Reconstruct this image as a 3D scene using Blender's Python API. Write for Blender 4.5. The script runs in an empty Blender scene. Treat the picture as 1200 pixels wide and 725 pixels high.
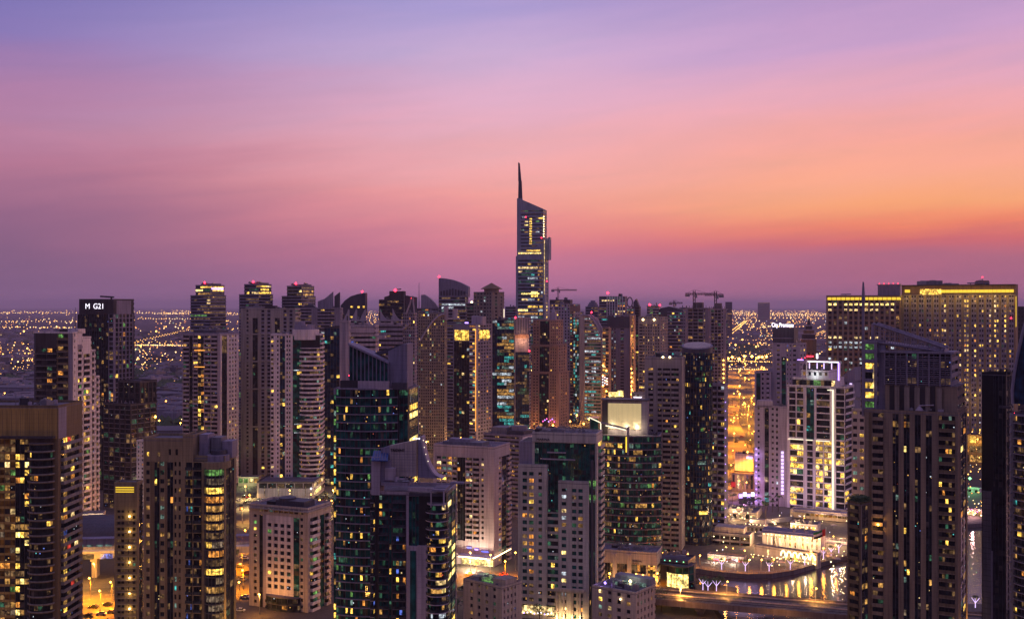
import bpy, math, random
from math import sin, cos, tan, atan, atan2, pi, radians, sqrt, hypot
C = bpy.context.scene
col = C.collection
# ------------------------------------------------------------------ camera
FX, HC, CX, HY = 1300.0, 130.0, 600.0, 358.0     # focal length in photo pixels, eye height in metres, centre column, horizon row
cam_d = bpy.data.cameras.new("camera"); cam = bpy.data.objects.new("camera", cam_d); col.objects.link(cam)
cam.location = (0, 0, HC); cam.rotation_euler = (pi/2, 0, 0)
cam_d.sensor_width = 36; cam_d.lens = 36*FX/1200; cam_d.shift_y = -(362.5-HY)/1200
cam_d.clip_start = 1; cam_d.clip_end = 120000
C.camera = cam
# ------------------------------------------------------------------ view
C.view_settings.view_transform = 'Standard'; C.view_settings.look = 'None'
C.view_settings.exposure = 0; C.view_settings.gamma = 1
C.render.engine = 'CYCLES'
C.cycles.use_denoising = True
try: C.cycles.denoiser = 'OPENIMAGEDENOISE'
except Exception: pass
C.cycles.max_bounces = 5; C.cycles.diffuse_bounces = 2; C.cycles.glossy_bounces = 3
C.cycles.volume_bounces = 1; C.cycles.transparent_max_bounces = 6
C.cycles.sample_clamp_indirect = 6; C.cycles.caustics_reflective = False; C.cycles.caustics_refractive = False
C.cycles.use_light_tree = True

def lin(r, g, b):
    f = lambda c: (c/255/12.92) if c/255 <= .04045 else ((c/255+.055)/1.055)**2.4
    return (f(r), f(g), f(b), 1)
# ------------------------------------------------------------------ dusk sky (a gradient by direction: height above the horizon and bearing)
W = bpy.data.worlds.new("World"); C.world = W; W.use_nodes = True
nt = W.node_tree; N = nt.nodes; Lk = nt.links
for n in list(N): N.remove(n)
def nd(t, **k):
    n = N.new(t)
    for a, b in k.items(): setattr(n, a, b)
    return n
def mth(op, a, b=None, c=None, clamp=False):
    n = nd('ShaderNodeMath', operation=op); n.use_clamp = clamp
    for i, v in enumerate((a, b, c)):
        if v is None: continue
        if isinstance(v, (int, float)): n.inputs[i].default_value = v
        else: Lk.new(v, n.inputs[i])
    return n.outputs[0]
tc = nd('ShaderNodeTexCoord'); sp = nd('ShaderNodeSeparateXYZ'); Lk.new(tc.outputs['Generated'], sp.inputs[0])
X, Y, Z = sp.outputs
hyp = mth('SQRT', mth('ADD', mth('MULTIPLY', X, X), mth('MULTIPLY', Y, Y)))
el = mth('DIVIDE', Z, mth('MAXIMUM', hyp, .02))
az = mth('ARCTAN2', X, Y)
# drifting thin cloud streaks
mp = nd('ShaderNodeCombineXYZ')
Lk.new(mth('MULTIPLY', az, 1.3), mp.inputs[0]); Lk.new(mth('ADD', mth('MULTIPLY', el, 11.0), mth('MULTIPLY', az, -1.1)), mp.inputs[1])
nz = nd('ShaderNodeTexNoise'); nz.inputs['Scale'].default_value = 1.3; nz.inputs['Detail'].default_value = 5; nz.inputs['Roughness'].default_value = .55
Lk.new(mp.outputs[0], nz.inputs['Vector'])
wob = mth('MULTIPLY', mth('SUBTRACT', nz.outputs[0], .5), .085)
nz2 = nd('ShaderNodeTexNoise'); nz2.inputs['Scale'].default_value = 3.4; nz2.inputs['Detail'].default_value = 9; nz2.inputs['Roughness'].default_value = .62; nz2.inputs['Distortion'].default_value = .6
Lk.new(mp.outputs[0], nz2.inputs['Vector'])
t = mth('DIVIDE', mth('ADD', el, mth('MULTIPLY', wob, mth('MINIMUM', mth('MULTIPLY', el, 9), 1))), .5508)     # 0 horizon, .5 = top of the picture, 1 = 29 degrees
def ramp(stops):
    r = nd('ShaderNodeValToRGB'); e = r.color_ramp.elements
    stops = sorted(((358-y)/716, c) for y, c in stops)
    e[0].position = max(0, stops[0][0]); e[0].color = lin(*stops[0][1])
    e[1].position = min(1, stops[-1][0]); e[1].color = lin(*stops[-1][1])
    for p, c in stops[1:-1]:
        q = e.new(p); q.color = lin(*c)
    Lk.new(t, r.inputs[0]); return r.outputs[0]
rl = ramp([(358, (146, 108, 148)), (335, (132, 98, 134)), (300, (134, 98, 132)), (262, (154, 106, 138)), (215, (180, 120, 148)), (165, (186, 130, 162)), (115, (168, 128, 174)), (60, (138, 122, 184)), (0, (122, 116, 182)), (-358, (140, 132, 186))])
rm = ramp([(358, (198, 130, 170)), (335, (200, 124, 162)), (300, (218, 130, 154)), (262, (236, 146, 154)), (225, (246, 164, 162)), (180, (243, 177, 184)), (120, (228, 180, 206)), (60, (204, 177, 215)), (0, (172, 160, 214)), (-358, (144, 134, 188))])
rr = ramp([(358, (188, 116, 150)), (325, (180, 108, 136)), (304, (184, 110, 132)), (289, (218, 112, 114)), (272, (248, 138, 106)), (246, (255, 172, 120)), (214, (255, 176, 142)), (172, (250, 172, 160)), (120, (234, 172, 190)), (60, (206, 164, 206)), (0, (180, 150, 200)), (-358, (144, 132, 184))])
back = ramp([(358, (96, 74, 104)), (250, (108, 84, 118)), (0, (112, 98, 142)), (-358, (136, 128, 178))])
def mixc(f, a, b):
    m = nd('ShaderNodeMix', data_type='RGBA'); Lk.new(f, m.inputs['Factor']); Lk.new(a, m.inputs['A']); Lk.new(b, m.inputs['B']); return m.outputs['Result']
def sm(v, a, b):
    n = nd('ShaderNodeMapRange', interpolation_type='SMOOTHSTEP'); Lk.new(v, n.inputs[0])
    n.inputs[1].default_value = a; n.inputs[2].default_value = b; return n.outputs[0]
azw = mth('ADD', az, mth('MULTIPLY', mth('SUBTRACT', nz.outputs[0], .5), .25))
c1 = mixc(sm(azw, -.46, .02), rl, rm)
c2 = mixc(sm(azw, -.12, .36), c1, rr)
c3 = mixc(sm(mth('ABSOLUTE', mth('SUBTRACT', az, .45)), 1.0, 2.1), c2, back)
# brightness of the streaks
hs = nd('ShaderNodeMix', data_type='RGBA', blend_type='MULTIPLY'); hs.inputs['Factor'].default_value = 1
st = mth('ADD', mth('MULTIPLY', nz2.outputs[0], .30), .86)
cc = nd('ShaderNodeCombineColor'); Lk.new(st, cc.inputs[0]); Lk.new(mth('ADD', mth('MULTIPLY', nz2.outputs[0], .13), .935), cc.inputs[1]); Lk.new(mth('ADD', mth('MULTIPLY', nz2.outputs[0], .08), .96), cc.inputs[2])
Lk.new(c3, hs.inputs['A']); Lk.new(cc.outputs[0], hs.inputs['B'])
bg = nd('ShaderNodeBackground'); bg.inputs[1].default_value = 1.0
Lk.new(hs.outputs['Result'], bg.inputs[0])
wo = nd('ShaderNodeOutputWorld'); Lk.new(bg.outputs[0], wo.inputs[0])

# last afterglow from the horizon to the right, far below daylight strength
sd = bpy.data.lights.new("sun", 'SUN'); sd.energy = .45; sd.angle = radians(20); sd.color = (1, .55, .45)
so = bpy.data.objects.new("sun", sd); col.objects.link(so)
so.rotation_euler = (radians(86), 0, radians(114))     # light arrives from the right and ahead, low

# ------------------------------------------------------------------ materials
M = {}
def newmat(name):
    m = bpy.data.materials.new(name); m.use_nodes = True; M[name] = m
    n = m.node_tree.nodes; b = n['Principled BSDF']; return m, n, m.node_tree.links, b
def wallm(name, c, rough=.8, var=.18, scale=.12, spec=.3, metal=0):
    m, n, l, b = newmat(name)
    tcx = n.new('ShaderNodeTexCoord')
    a = n.new('ShaderNodeTexNoise'); a.inputs['Scale'].default_value = scale; a.inputs['Detail'].default_value = 7; a.inputs['Roughness'].default_value = .65
    mpn = n.new('ShaderNodeMapping'); mpn.inputs['Scale'].default_value = (1, 1, .25)
    l.new(tcx.outputs['Object'], mpn.inputs[0]); l.new(mpn.outputs[0], a.inputs['Vector'])
    r = n.new('ShaderNodeValToRGB'); r.color_ramp.elements[0].position = .3; r.color_ramp.elements[1].position = .7
    r.color_ramp.elements[0].color = tuple(x*(1-var) for x in c)+(1,); r.color_ramp.elements[1].color = tuple(min(1, x*(1+var)) for x in c)+(1,)
    l.new(a.outputs[0], r.inputs[0])
    mp2 = n.new('ShaderNodeMapping'); mp2.inputs['Scale'].default_value = (1.1, 1.1, .07); a3 = n.new('ShaderNodeTexNoise'); a3.inputs['Scale'].default_value = 1; a3.inputs['Detail'].default_value = 4
    l.new(tcx.outputs['Object'], mp2.inputs[0]); l.new(mp2.outputs[0], a3.inputs['Vector'])
    mr = n.new('ShaderNodeMapRange'); mr.inputs[1].default_value = .4; mr.inputs[2].default_value = .68; mr.inputs[3].default_value = 1.05; mr.inputs[4].default_value = .72; l.new(a3.outputs[0], mr.inputs[0])
    mm_ = n.new('ShaderNodeVectorMath'); mm_.operation = 'SCALE'; l.new(r.outputs[0], mm_.inputs[0])
    sx = n.new('ShaderNodeSeparateXYZ'); l.new(tcx.outputs['Object'], sx.inputs[0])
    def mt(op, x, y, z_=None):
        k = n.new('ShaderNodeMath'); k.operation = op
        for i_, v_ in enumerate((x, y)):
            if isinstance(v_, (int, float)): k.inputs[i_].default_value = v_
            elif v_ is not None: l.new(v_, k.inputs[i_])
        return k.outputs[0]
    jt = mt('MAXIMUM', mt('LESS_THAN', mt('FRACT', mt('MULTIPLY', mt('ADD', sx.outputs[0], sx.outputs[1]), .47), None), .045), mt('LESS_THAN', mt('FRACT', mt('MULTIPLY', sx.outputs[2], .58), None), .05))
    l.new(mt('MULTIPLY', mr.outputs[0], mt('SUBTRACT', 1.0, mt('MULTIPLY', jt, .28))), mm_.inputs['Scale']); l.new(mm_.outputs[0], b.inputs['Base Color'])
    b.inputs['Roughness'].default_value = rough; b.inputs['Specular IOR Level'].default_value = spec; b.inputs['Metallic'].default_value = metal
    return m
wallm('rose', (.42, .35, .40)); wallm('mauve', (.26, .225, .29)); wallm('beige', (.35, .30, .28)); wallm('sand', (.28, .225, .19)); wallm('bronze', (.27, .205, .125)); wallm('steel', (.30, .32, .38)); wallm('ivory', (.52, .46, .42)); wallm('cocoa', (.27, .20, .145))
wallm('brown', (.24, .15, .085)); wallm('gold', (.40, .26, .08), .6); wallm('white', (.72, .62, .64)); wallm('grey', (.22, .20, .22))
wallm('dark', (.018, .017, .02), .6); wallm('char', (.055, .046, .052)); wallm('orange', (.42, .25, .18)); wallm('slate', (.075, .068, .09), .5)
wallm('concrete', (.19, .15, .15)); wallm('roofing', (.16, .14, .17), .9, .3, .3); wallm('metal', (.35, .34, .37), .4, .1, 1, .5, .8)
wallm('red', (.45, .03, .03)); wallm('umber', (.17, .12, .07)); wallm('blueroof', (.03, .08, .25), .3)
wallm('cream', (.52, .42, .36)); wallm('asphalt', (.055, .05, .05), .75, .35, .05); wallm('lot', (.20, .18, .15), .85, .3, .06)
wallm('pave', (.13, .105, .09), .8, .25, .3); wallm('soil', (.075, .058, .055), .95, .5, .004); wallm('mark', (.75, .72, .65), .7)
def mullion(n, l, per, w):
    tcx = n.new('ShaderNodeTexCoord'); sx = n.new('ShaderNodeSeparateXYZ'); l.new(tcx.outputs['Object'], sx.inputs[0])
    a = n.new('ShaderNodeMath'); a.operation = 'ADD'; l.new(sx.outputs[0], a.inputs[0]); l.new(sx.outputs[1], a.inputs[1])
    d = n.new('ShaderNodeMath'); d.operation = 'MULTIPLY'; d.inputs[1].default_value = 1/per; l.new(a.outputs[0], d.inputs[0])
    f = n.new('ShaderNodeMath'); f.operation = 'FRACT'; l.new(d.outputs[0], f.inputs[0])
    c = n.new('ShaderNodeMath'); c.operation = 'LESS_THAN'; c.inputs[1].default_value = w; l.new(f.outputs[0], c.inputs[0])
    return tcx, c.outputs[0]
def glassm(name, c, rough=.06, spec=.22, per=1.35, speck=0.0):
    m, n, l, b = newmat(name)
    tcx, mu = mullion(n, l, per, .09)
    a = n.new('ShaderNodeTexNoise'); a.inputs['Scale'].default_value = .35; a.inputs['Detail'].default_value = 4
    l.new(tcx.outputs['Object'], a.inputs['Vector'])
    r = n.new('ShaderNodeValToRGB'); r.color_ramp.elements[0].position = .35; r.color_ramp.elements[1].position = .68
    r.color_ramp.elements[0].color = tuple(x*.35 for x in c)+(1,); r.color_ramp.elements[1].color = tuple(x*2.2 for x in c)+(1,)
    l.new(a.outputs[0], r.inputs[0])
    mx = n.new('ShaderNodeMix'); mx.data_type = 'RGBA'; l.new(mu, mx.inputs['Factor']); l.new(r.outputs[0], mx.inputs['A']); mx.inputs['B'].default_value = (.035, .032, .036, 1)
    l.new(mx.outputs['Result'], b.inputs['Base Color'])
    b.inputs['Roughness'].default_value = rough; b.inputs['Specular IOR Level'].default_value = spec
    bp = n.new('ShaderNodeBump'); bp.inputs['Strength'].default_value = .15; bp.inputs['Distance'].default_value = .3
    l.new(a.outputs[0], bp.inputs['Height']); l.new(bp.outputs[0], b.inputs['Normal'])
    if speck:       # table lamps and screens inside unlit rooms
        g = n.new('ShaderNodeNewGeometry'); v = n.new('ShaderNodeTexVoronoi'); v.inputs['Scale'].default_value = .7; l.new(g.outputs['Position'], v.inputs['Vector'])
        t_ = n.new('ShaderNodeMath'); t_.operation = 'LESS_THAN'; t_.inputs[1].default_value = speck; l.new(v.outputs['Distance'], t_.inputs[0])
        cr = n.new('ShaderNodeValToRGB'); sp_ = n.new('ShaderNodeSeparateColor'); l.new(v.outputs['Color'], sp_.inputs[0]); l.new(sp_.outputs[0], cr.inputs[0])
        e = cr.color_ramp.elements; cr.color_ramp.interpolation = 'CONSTANT'; e[0].position = 0; e[0].color = (1, .5, .12, 1); e[1].position = .35; e[1].color = (1, .7, .3, 1)
        for q, cc_ in ((.6, (.15, .8, .8, 1)), (.72, (.2, .3, 1, 1)), (.8, (1, .15, .1, 1)), (.86, (.8, .9, 1, 1))): k = e.new(q); k.color = cc_
        l.new(cr.outputs[0], b.inputs['Emission Color']); m4 = n.new('ShaderNodeMath'); m4.operation = 'MULTIPLY'; m4.inputs[1].default_value = .9; l.new(t_.outputs[0], m4.inputs[0]); l.new(m4.outputs[0], b.inputs['Emission Strength'])
        m.cycles.emission_sampling = 'NONE'
glassm('glass', (.012, .016, .02)); glassm('tealglass', (.008, .06, .055)); glassm('blueglass', (.006, .024, .055)); glassm('goldglass', (.16, .085, .015), .2, .4)
glassm('speckglass', (.012, .018, .022), speck=.17)
glassm('railglass', (.03, .035, .04), .1, .3); glassm('curtain', (.06, .048, .045), .4); glassm('curtain2', (.022, .02, .024), .3)
def litm(name, c, s, scale=.9, lo=.25, per=1.35):
    m, n, l, b = newmat(name)
    tcx, mu = mullion(n, l, per, .1)
    g = n.new('ShaderNodeNewGeometry')
    a = n.new('ShaderNodeTexVoronoi'); a.inputs['Scale'].default_value = scale*1.3
    l.new(g.outputs['Position'], a.inputs['Vector'])
    sc_ = n.new('ShaderNodeSeparateColor'); l.new(a.outputs['Color'], sc_.inputs[0])
    ns = n.new('ShaderNodeTexNoise'); ns.inputs['Scale'].default_value = .5; ns.inputs['Detail'].default_value = 3; l.new(g.outputs['Position'], ns.inputs['Vector'])
    a2 = n.new('ShaderNodeTexWhiteNoise'); a2.noise_dimensions = '3D'
    sn = n.new('ShaderNodeVectorMath'); sn.operation = 'SNAP'; sn.inputs[1].default_value = (2.7, 2.7, 3.3)
    l.new(g.outputs['Position'], sn.inputs[0]); l.new(sn.outputs[0], a2.inputs['Vector'])
    mr = n.new('ShaderNodeMapRange'); mr.inputs[1].default_value = .1; mr.inputs[2].default_value = .75; mr.inputs[3].default_value = lo; mr.inputs[4].default_value = 1.35
    l.new(sc_.outputs[0], mr.inputs[0])
    nr_ = n.new('ShaderNodeMapRange'); nr_.inputs[1].default_value = .38; nr_.inputs[2].default_value = .62; nr_.inputs[3].default_value = .35; nr_.inputs[4].default_value = 1.3; l.new(ns.outputs[0], nr_.inputs[0])
    def mul(x, y, op='MULTIPLY'):
        k = n.new('ShaderNodeMath'); k.operation = op
        for i_, v_ in enumerate((x, y)):
            if isinstance(v_, float): k.inputs[i_].default_value = v_
            else: l.new(v_, k.inputs[i_])
        return k.outputs[0]
    w_ = mul(mul(a2.outputs[0], .8), .5, 'ADD')
    q = mul(mul(mr.outputs[0], nr_.outputs[0]), mul(w_, s))
    q = mul(q, mul(1.0, mul(mu, .8), 'SUBTRACT'))
    b.inputs['Base Color'].default_value = (.03, .03, .03, 1); b.inputs['Roughness'].default_value = .15; b.inputs['Specular IOR Level'].default_value = .2
    b.inputs['Emission Color'].default_value = c + (1,)
    l.new(q, b.inputs['Emission Strength'])
    m.cycles.emission_sampling = 'NONE'
def emit(name, c, s, sample=False):
    m, n, l, b = newmat(name)
    b.inputs['Base Color'].default_value = (.1, .1, .1, 1)
    b.inputs['Emission Color'].default_value = c + (1,); b.inputs['Emission Strength'].default_value = s
    m.cycles.emission_sampling = 'FRONT' if sample else 'NONE'
litm('Ly', (1, .58, .09), 2.1); litm('Lw', (1, .68, .28), 1.45); litm('Lo', (1, .36, .06), 1.0); litm('Lh', (1, .72, .22), 2.4, .9, .5)
litm('Lc', (.10, .75, .70), .6); litm('Lg', (.35, .85, .2), .35); litm('Lk', (.8, .9, 1), .7); litm('Lb', (.15, .25, 1), .6)
litm('Lm', (1, .5, .12), .6); litm('Lt', (.25, .9, .5), .09, .7, .1); litm('Ld', (1, .55, .22), .16, .7, .1); litm('Lq', (.55, .9, .75), .22); litm('Lr', (1, .08, .05), .8); litm('Ln', (1, .7, .45), .22)
emit('Epurple', (.42, .25, 1), 3.2); emit('Ewhite', (.95, .88, 1), 2.6); emit('Eyellow', (1, .66, .04), 1.6); emit('Ered', (1, .02, .05), 9)
emit('Esod', (1, .40, .05), 18); emit('Ewarm', (1, .74, .35), 6); emit('Egreen', (.3, 1, .35), 2.5); emit('Epink', (1, .1, .45), 3); emit('Elav', (.75, .55, 1), 1.6)
emit('Estar', (1, .62, .16), 16); emit('Eorange', (1, .38, .05), 1.4); emit('Ecyan', (.2, 1, .8), 1.6); emit('Eblue', (.1, .15, 1), 2.2)
emit('Egold', (1, .64, .03), 1.15); emit('Epale', (1, .86, .62), 1.5)
# the far lights of the plain
emit('Far1', (1, .48, .10), 5.5); emit('Far2', (1, .64, .25), 4.5); emit('Far3', (.8, .85, 1), 1.6); emit('Far4', (1, .32, .05), 2.6); emit('Far5', (.6, 1, .6), 1.2)
emit('Esign', (.93, .88, 1), 1.7); emit('Screen', (1, .74, .34), .62)
def foliage(name, a, b_):
    m, n, l, b = newmat(name)
    g = n.new('ShaderNodeNewGeometry'); r = n.new('ShaderNodeValToRGB')
    l.new(g.outputs['Random Per Island'], r.inputs[0]); r.color_ramp.elements[0].color = a+(1,); r.color_ramp.elements[1].color = b_+(1,)
    l.new(r.outputs[0], b.inputs['Base Color']); b.inputs['Roughness'].default_value = .7
foliage('leaf', (.02, .045, .012), (.07, .11, .03)); wallm('bark', (.12, .075, .045))
# ------------------------------------------------------------------ mesh builder
class MB:
    def __init__(s): s.v = []; s.f = []; s.m = []; s.names = []
    def mi(s, m):
        if m not in s.names: s.names.append(m)
        return s.names.index(m)
    def poly(s, pts, m):
        i = len(s.v); s.v += pts; s.f.append(tuple(range(i, i+len(pts)))); s.m.append(s.mi(m))
    def hexa(s, p, m):       # p: 4 bottom, 4 top, counterclockwise
        i = len(s.v); s.v += p; k = s.mi(m)
        for q in ((3, 2, 1, 0), (4, 5, 6, 7), (0, 1, 5, 4), (1, 2, 6, 5), (2, 3, 7, 6), (3, 0, 4, 7)):
            s.f.append(tuple(i+a for a in q)); s.m.append(k)
    def box(s, x0, y0, z0, x1, y1, z1, m):
        s.hexa([(x0, y0, z0), (x1, y0, z0), (x1, y1, z0), (x0, y1, z0), (x0, y0, z1), (x1, y0, z1), (x1, y1, z1), (x0, y1, z1)], m)
    def prism(s, poly, z0, z1, m, mtop=None):
        n = len(poly); i = len(s.v); k = s.mi(m)
        zt = z1 if callable(z1) else (lambda x, y: z1)
        s.v += [(x, y, z0) for x, y in poly] + [(x, y, zt(x, y)) for x, y in poly]
        for a in range(n):
            b = (a+1) % n; s.f.append((i+a, i+b, i+n+b, i+n+a)); s.m.append(k)
        s.f.append(tuple(i+n+a for a in range(n))); s.m.append(s.mi(mtop) if mtop else k)
        s.f.append(tuple(i+a for a in reversed(range(n)))); s.m.append(k)
    def bar(s, a, b, r, m, n=6, r2=None):
        r2 = r if r2 is None else r2
        d = [b[i]-a[i] for i in range(3)]; L = sqrt(sum(x*x for x in d)) or 1; d = [x/L for x in d]
        up = (0, 0, 1) if abs(d[2]) < .9 else (1, 0, 0)
        u = (d[1]*up[2]-d[2]*up[1], d[2]*up[0]-d[0]*up[2], d[0]*up[1]-d[1]*up[0]); lu = sqrt(sum(x*x for x in u)); u = [x/lu for x in u]
        w = (d[1]*u[2]-d[2]*u[1], d[2]*u[0]-d[0]*u[2], d[0]*u[1]-d[1]*u[0])
        i = len(s.v); k = s.mi(m)
        for c, rr_ in ((a, r), (b, r2)):
            for j in range(n):
                t_ = 2*pi*j/n; s.v.append(tuple(c[q]+rr_*(cos(t_)*u[q]+sin(t_)*w[q]) for q in range(3)))
        for j in range(n):
            j2 = (j+1) % n; s.f.append((i+j2, i+j, i+n+j, i+n+j2)); s.m.append(k)
        s.f.append(tuple(i+j for j in range(n))); s.m.append(k); s.f.append(tuple(i+n+j for j in reversed(range(n)))); s.m.append(k)
    def octa(s, c, r, m):
        x, y, z = c; i = len(s.v); k = s.mi(m)
        s.v += [(x+r, y, z), (x, y+r, z), (x-r, y, z), (x, y-r, z), (x, y, z+r), (x, y, z-r)]
        for q in ((0, 1, 4), (1, 2, 4), (2, 3, 4), (3, 0, 4), (1, 0, 5), (2, 1, 5), (3, 2, 5), (0, 3, 5)):
            s.f.append(tuple(i+a for a in q)); s.m.append(k)
    def build(s, name, parent=None, off=(0, 0, 0), **props):
        if not s.f: return None
        me = bpy.data.meshes.new(name)
        ox, oy, oz = off
        me.from_pydata([(x-ox, y-oy, z-oz) for x, y, z in s.v], [], s.f)
        for n in s.names: me.materials.append(M[n])
        me.polygons.foreach_set('material_index', s.m); me.update()
        o = bpy.data.objects.new(name, me); col.objects.link(o)
        if parent: o.parent = parent
        for k, v in props.items(): o[k] = v
        return o
def gx(px, D): return (px-CX)/FX*D
def gz(py, D): return HC-(py-HY)/FX*D
def gd(py): return HC*FX/(py-HY)
def root(name, loc, rz, label, cat, group=None):
    o = bpy.data.objects.new(name, None); col.objects.link(o); o.empty_display_size = 2
    o.location = loc; o.rotation_euler = (0, 0, rz); o['label'] = label; o['category'] = cat
    if group: o['group'] = group
    return o
def plight(x, y, z, p, c=(1, .5, .14), r=.6):
    l = bpy.data.lights.new('lamp_light', 'POINT'); l.energy = p; l.color = c; l.shadow_soft_size = r
    o = bpy.data.objects.new('lamp_light', l); col.objects.link(o); o.location = (x, y, z); return o
def downlight(x, y, z, p, c=(1, .45, .08), r=.5, ang=145):
    l = bpy.data.lights.new('street_light', 'SPOT'); l.energy = p; l.color = c; l.shadow_soft_size = r; l.spot_size = radians(ang); l.spot_blend = .5
    o = bpy.data.objects.new('street_light', l); col.objects.link(o); o.location = (x, y, z); return o
PAL = {'y': 'Ly', 'w': 'Lw', 'o': 'Lo', 'h': 'Lh', 'c': 'Lc', 'g': 'Lg', 'k': 'Lk', 'b': 'Lb', 'd': 'Ld', 'q': 'Lq', 'r': 'Lr', 'n': 'Ln'}
FOOT = []
class Tower:
    def __init__(s, name, label, x0, xm, x1, D, ytop, cat='tower', ratio=.8, group=None, seed=1, fh=3.3, fpx=None,
                 wall='rose', glass='glass', p=.08, pal='yywodn', winmin=9, seen=True):
        s.rng = random.Random(seed); s.D = D; s.fh = fpx*D/FX if fpx else fh
        s.wm = wall; s.gl = glass; s.p = p*(2.1 if D < 900 else 1.5); s.pal = pal; s.winmin = winmin
        a0, am, a1 = [(q-CX)/FX for q in (x0, xm, x1)]
        Cx, Cy = am*D, D
        def LW(t):
            c, n = cos(t), sin(t); dl = c+a0*n; dw = n-a1*c
            if dl <= 1e-4 or dw <= 1e-4: return None
            L = (Cx-a0*Cy)/dl; w = (a1*Cy-Cx)/dw
            return (L, w) if L > 0 and w > 0 else None
        if x1-xm < 1.5:
            th = atan(am)+.001; L = (Cx-a0*Cy)/(cos(th)+a0*sin(th)); w = ratio*L
        else:
            best = None
            for i in range(-35, 86):
                t_ = radians(i); r = LW(t_)
                if r:
                    e = abs(math.log(r[1]/r[0]/ratio))
                    if best is None or e < best[0]: best = (e, t_, r)
            th, (L, w) = best[1], best[2]
        s.th, s.L, s.Wd, s.Cx, s.Cy = th, L, w, Cx, Cy
        s.P0 = (Cx-L*cos(th), Cy+L*sin(th)); s.a = a0
        s.z1 = s.z(ytop)
        ce = (s.P0[0]+L/2*cos(th)+w/2*sin(th), s.P0[1]-L/2*sin(th)+w/2*cos(th))
        s.off = (L/2, w/2, 0)
        FOOT.append((s.P0, th, L, w))
        s.root = root(name, (ce[0], ce[1], 0), -th, label, cat, group)
        s.wallb = MB(); s.roofb = MB(); s.panes = []; s.balcs = []; s.extra = {}; s.colw = {}
    # photo pixel -> local metres
    def z(s, py, D=None): return gz(py, D or s.D)
    def u(s, px): a = (px-CX)/FX; return (a*s.P0[1]-s.P0[0])/(cos(s.th)+a*sin(s.th))
    def v(s, px):
        a = (px-CX)/FX; d = sin(s.th)-a*cos(s.th)
        return (a*s.Cy-s.Cx)/d if abs(d) > 1e-6 else 0
    def F(s, lst): return [(s.u(e),)+tuple(r) for e, *r in lst]
    def R(s, lst): return [(s.v(e),)+tuple(r) for e, *r in lst]
    def world(s, p):
        x, y, z = p; c, n = cos(s.th), sin(s.th)
        return (s.P0[0]+x*c+y*n, s.P0[1]-x*n+y*c, z)
    def part(s, name):
        if name not in s.extra: s.extra[name] = []
        b = MB(); s.extra[name].append(b); return b
    def lit(s, o, prev, key=None):
        p = o.get('p', s.p); r = s.rng.random()
        if key is not None and p < .4:
            if key not in s.colw: s.colw[key] = s.rng.choice((.1, .2, .35, .6, 1, 1.6, 3.2))
            p = min(.75, p*s.colw[key])
        if o.get('run') and prev and r < o['run'] and prev[0] == 'L': return prev
        if s.rng.random() < p:
            q = s.rng.random(); return 'Lm' if q < .24 else 'Ld' if q < .36 else PAL[s.rng.choice(o.get('pal', s.pal))]
        q = s.rng.random()
        q = s.rng.random(); gl_ = o.get('gl', s.gl)
        if s.p > 0 and q < .13: return 'Lt' if gl_ == 'tealglass' or s.rng.random() < .25 else 'Ld'
        return 'curtain' if q < .17 else 'curtain2' if q < .26 else 'speckglass' if q < .40 and s.D < 800 and s.p > 0 else o.get('gl', s.gl)
    def face(s, O, ud, nd_, a, b, z0, z1, bays, fh, dep, wm, a0=0):
        def P(u, d, z): return (O[0]+ud[0]*u+nd_[0]*d, O[1]+ud[1]*u+nd_[1]*d, z)
        def fbox(u0, u1, za, zb, d0, d1, m, tgt=None):
            (tgt or s.wallb).hexa([P(u0, d1, za), P(u1, d1, za), P(u1, d0, za), P(u0, d0, za), P(u0, d1, zb), P(u1, d1, zb), P(u1, d0, zb), P(u0, d0, zb)], m)
        def pane(u0, u1, za, zb, d, m):
            s.panes.append(([P(u0, d, za), P(u1, d, za), P(u1, d, zb), P(u0, d, zb)], m, nd_))
        ua = a
        for bi, bay in enumerate(bays):
            ub = min(bay[0], b) if bi < len(bays)-1 else b
            if ub-ua < .05: continue
            typ = bay[1]; o = bay[2] if len(bay) > 2 else {}
            m = o.get('m', wm); zs = o.get('z0', z0); ze = o.get('z1', z1); f = o.get('fh', fh)
            if zs > z0+.1: fbox(ua, ub, z0, zs, 0, dep, m)
            if ze < z1-.1: fbox(ua, ub, ze, z1, 0, dep, m)
            nf = max(1, int(round((ze-zs)/f))); f = (ze-zs)/nf; n = o.get('n', 1); e = .02
            if typ == 'W': fbox(ua, ub, zs, ze, 0, dep, m)
            elif typ == 'P':
                wf, hf = o.get('wf', .5), o.get('hf', .5); cell = (ub-ua)/n; pw = cell*(1-wf)
                ed = [ua]+[ua+cell*i-pw/2 for i in range(1, n)]+[ub-pw/2]
                wd = [pw/2]+[pw]*(n-1)+[pw/2]
                for q, w_ in zip(ed, wd): fbox(q, q+w_, zs, ze, 0, dep, m)
                for k in range(nf):
                    zb_ = zs+k*f
                    fbox(ua+e, ub-e, zb_, zb_+f*(1-hf), 0, dep-.04, o.get('ms', m)); prev = None
                    for i in range(n):
                        q0 = ua+cell*i+pw/2; q1 = q0+cell*wf; prev = s.lit(o, prev, (O, ua, i)); pane(q0, q1, zb_+f*(1-hf), zb_+f, .06, prev)
                fbox(ua+e, ub-e, ze-.15, ze, 0, dep-.02, m)
            elif typ in 'GR':
                hf = o.get('hf', .70 if typ == 'G' else .5); cell = (ub-ua)/n
                out = o.get('out', 0 if typ == 'G' else .15)
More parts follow.
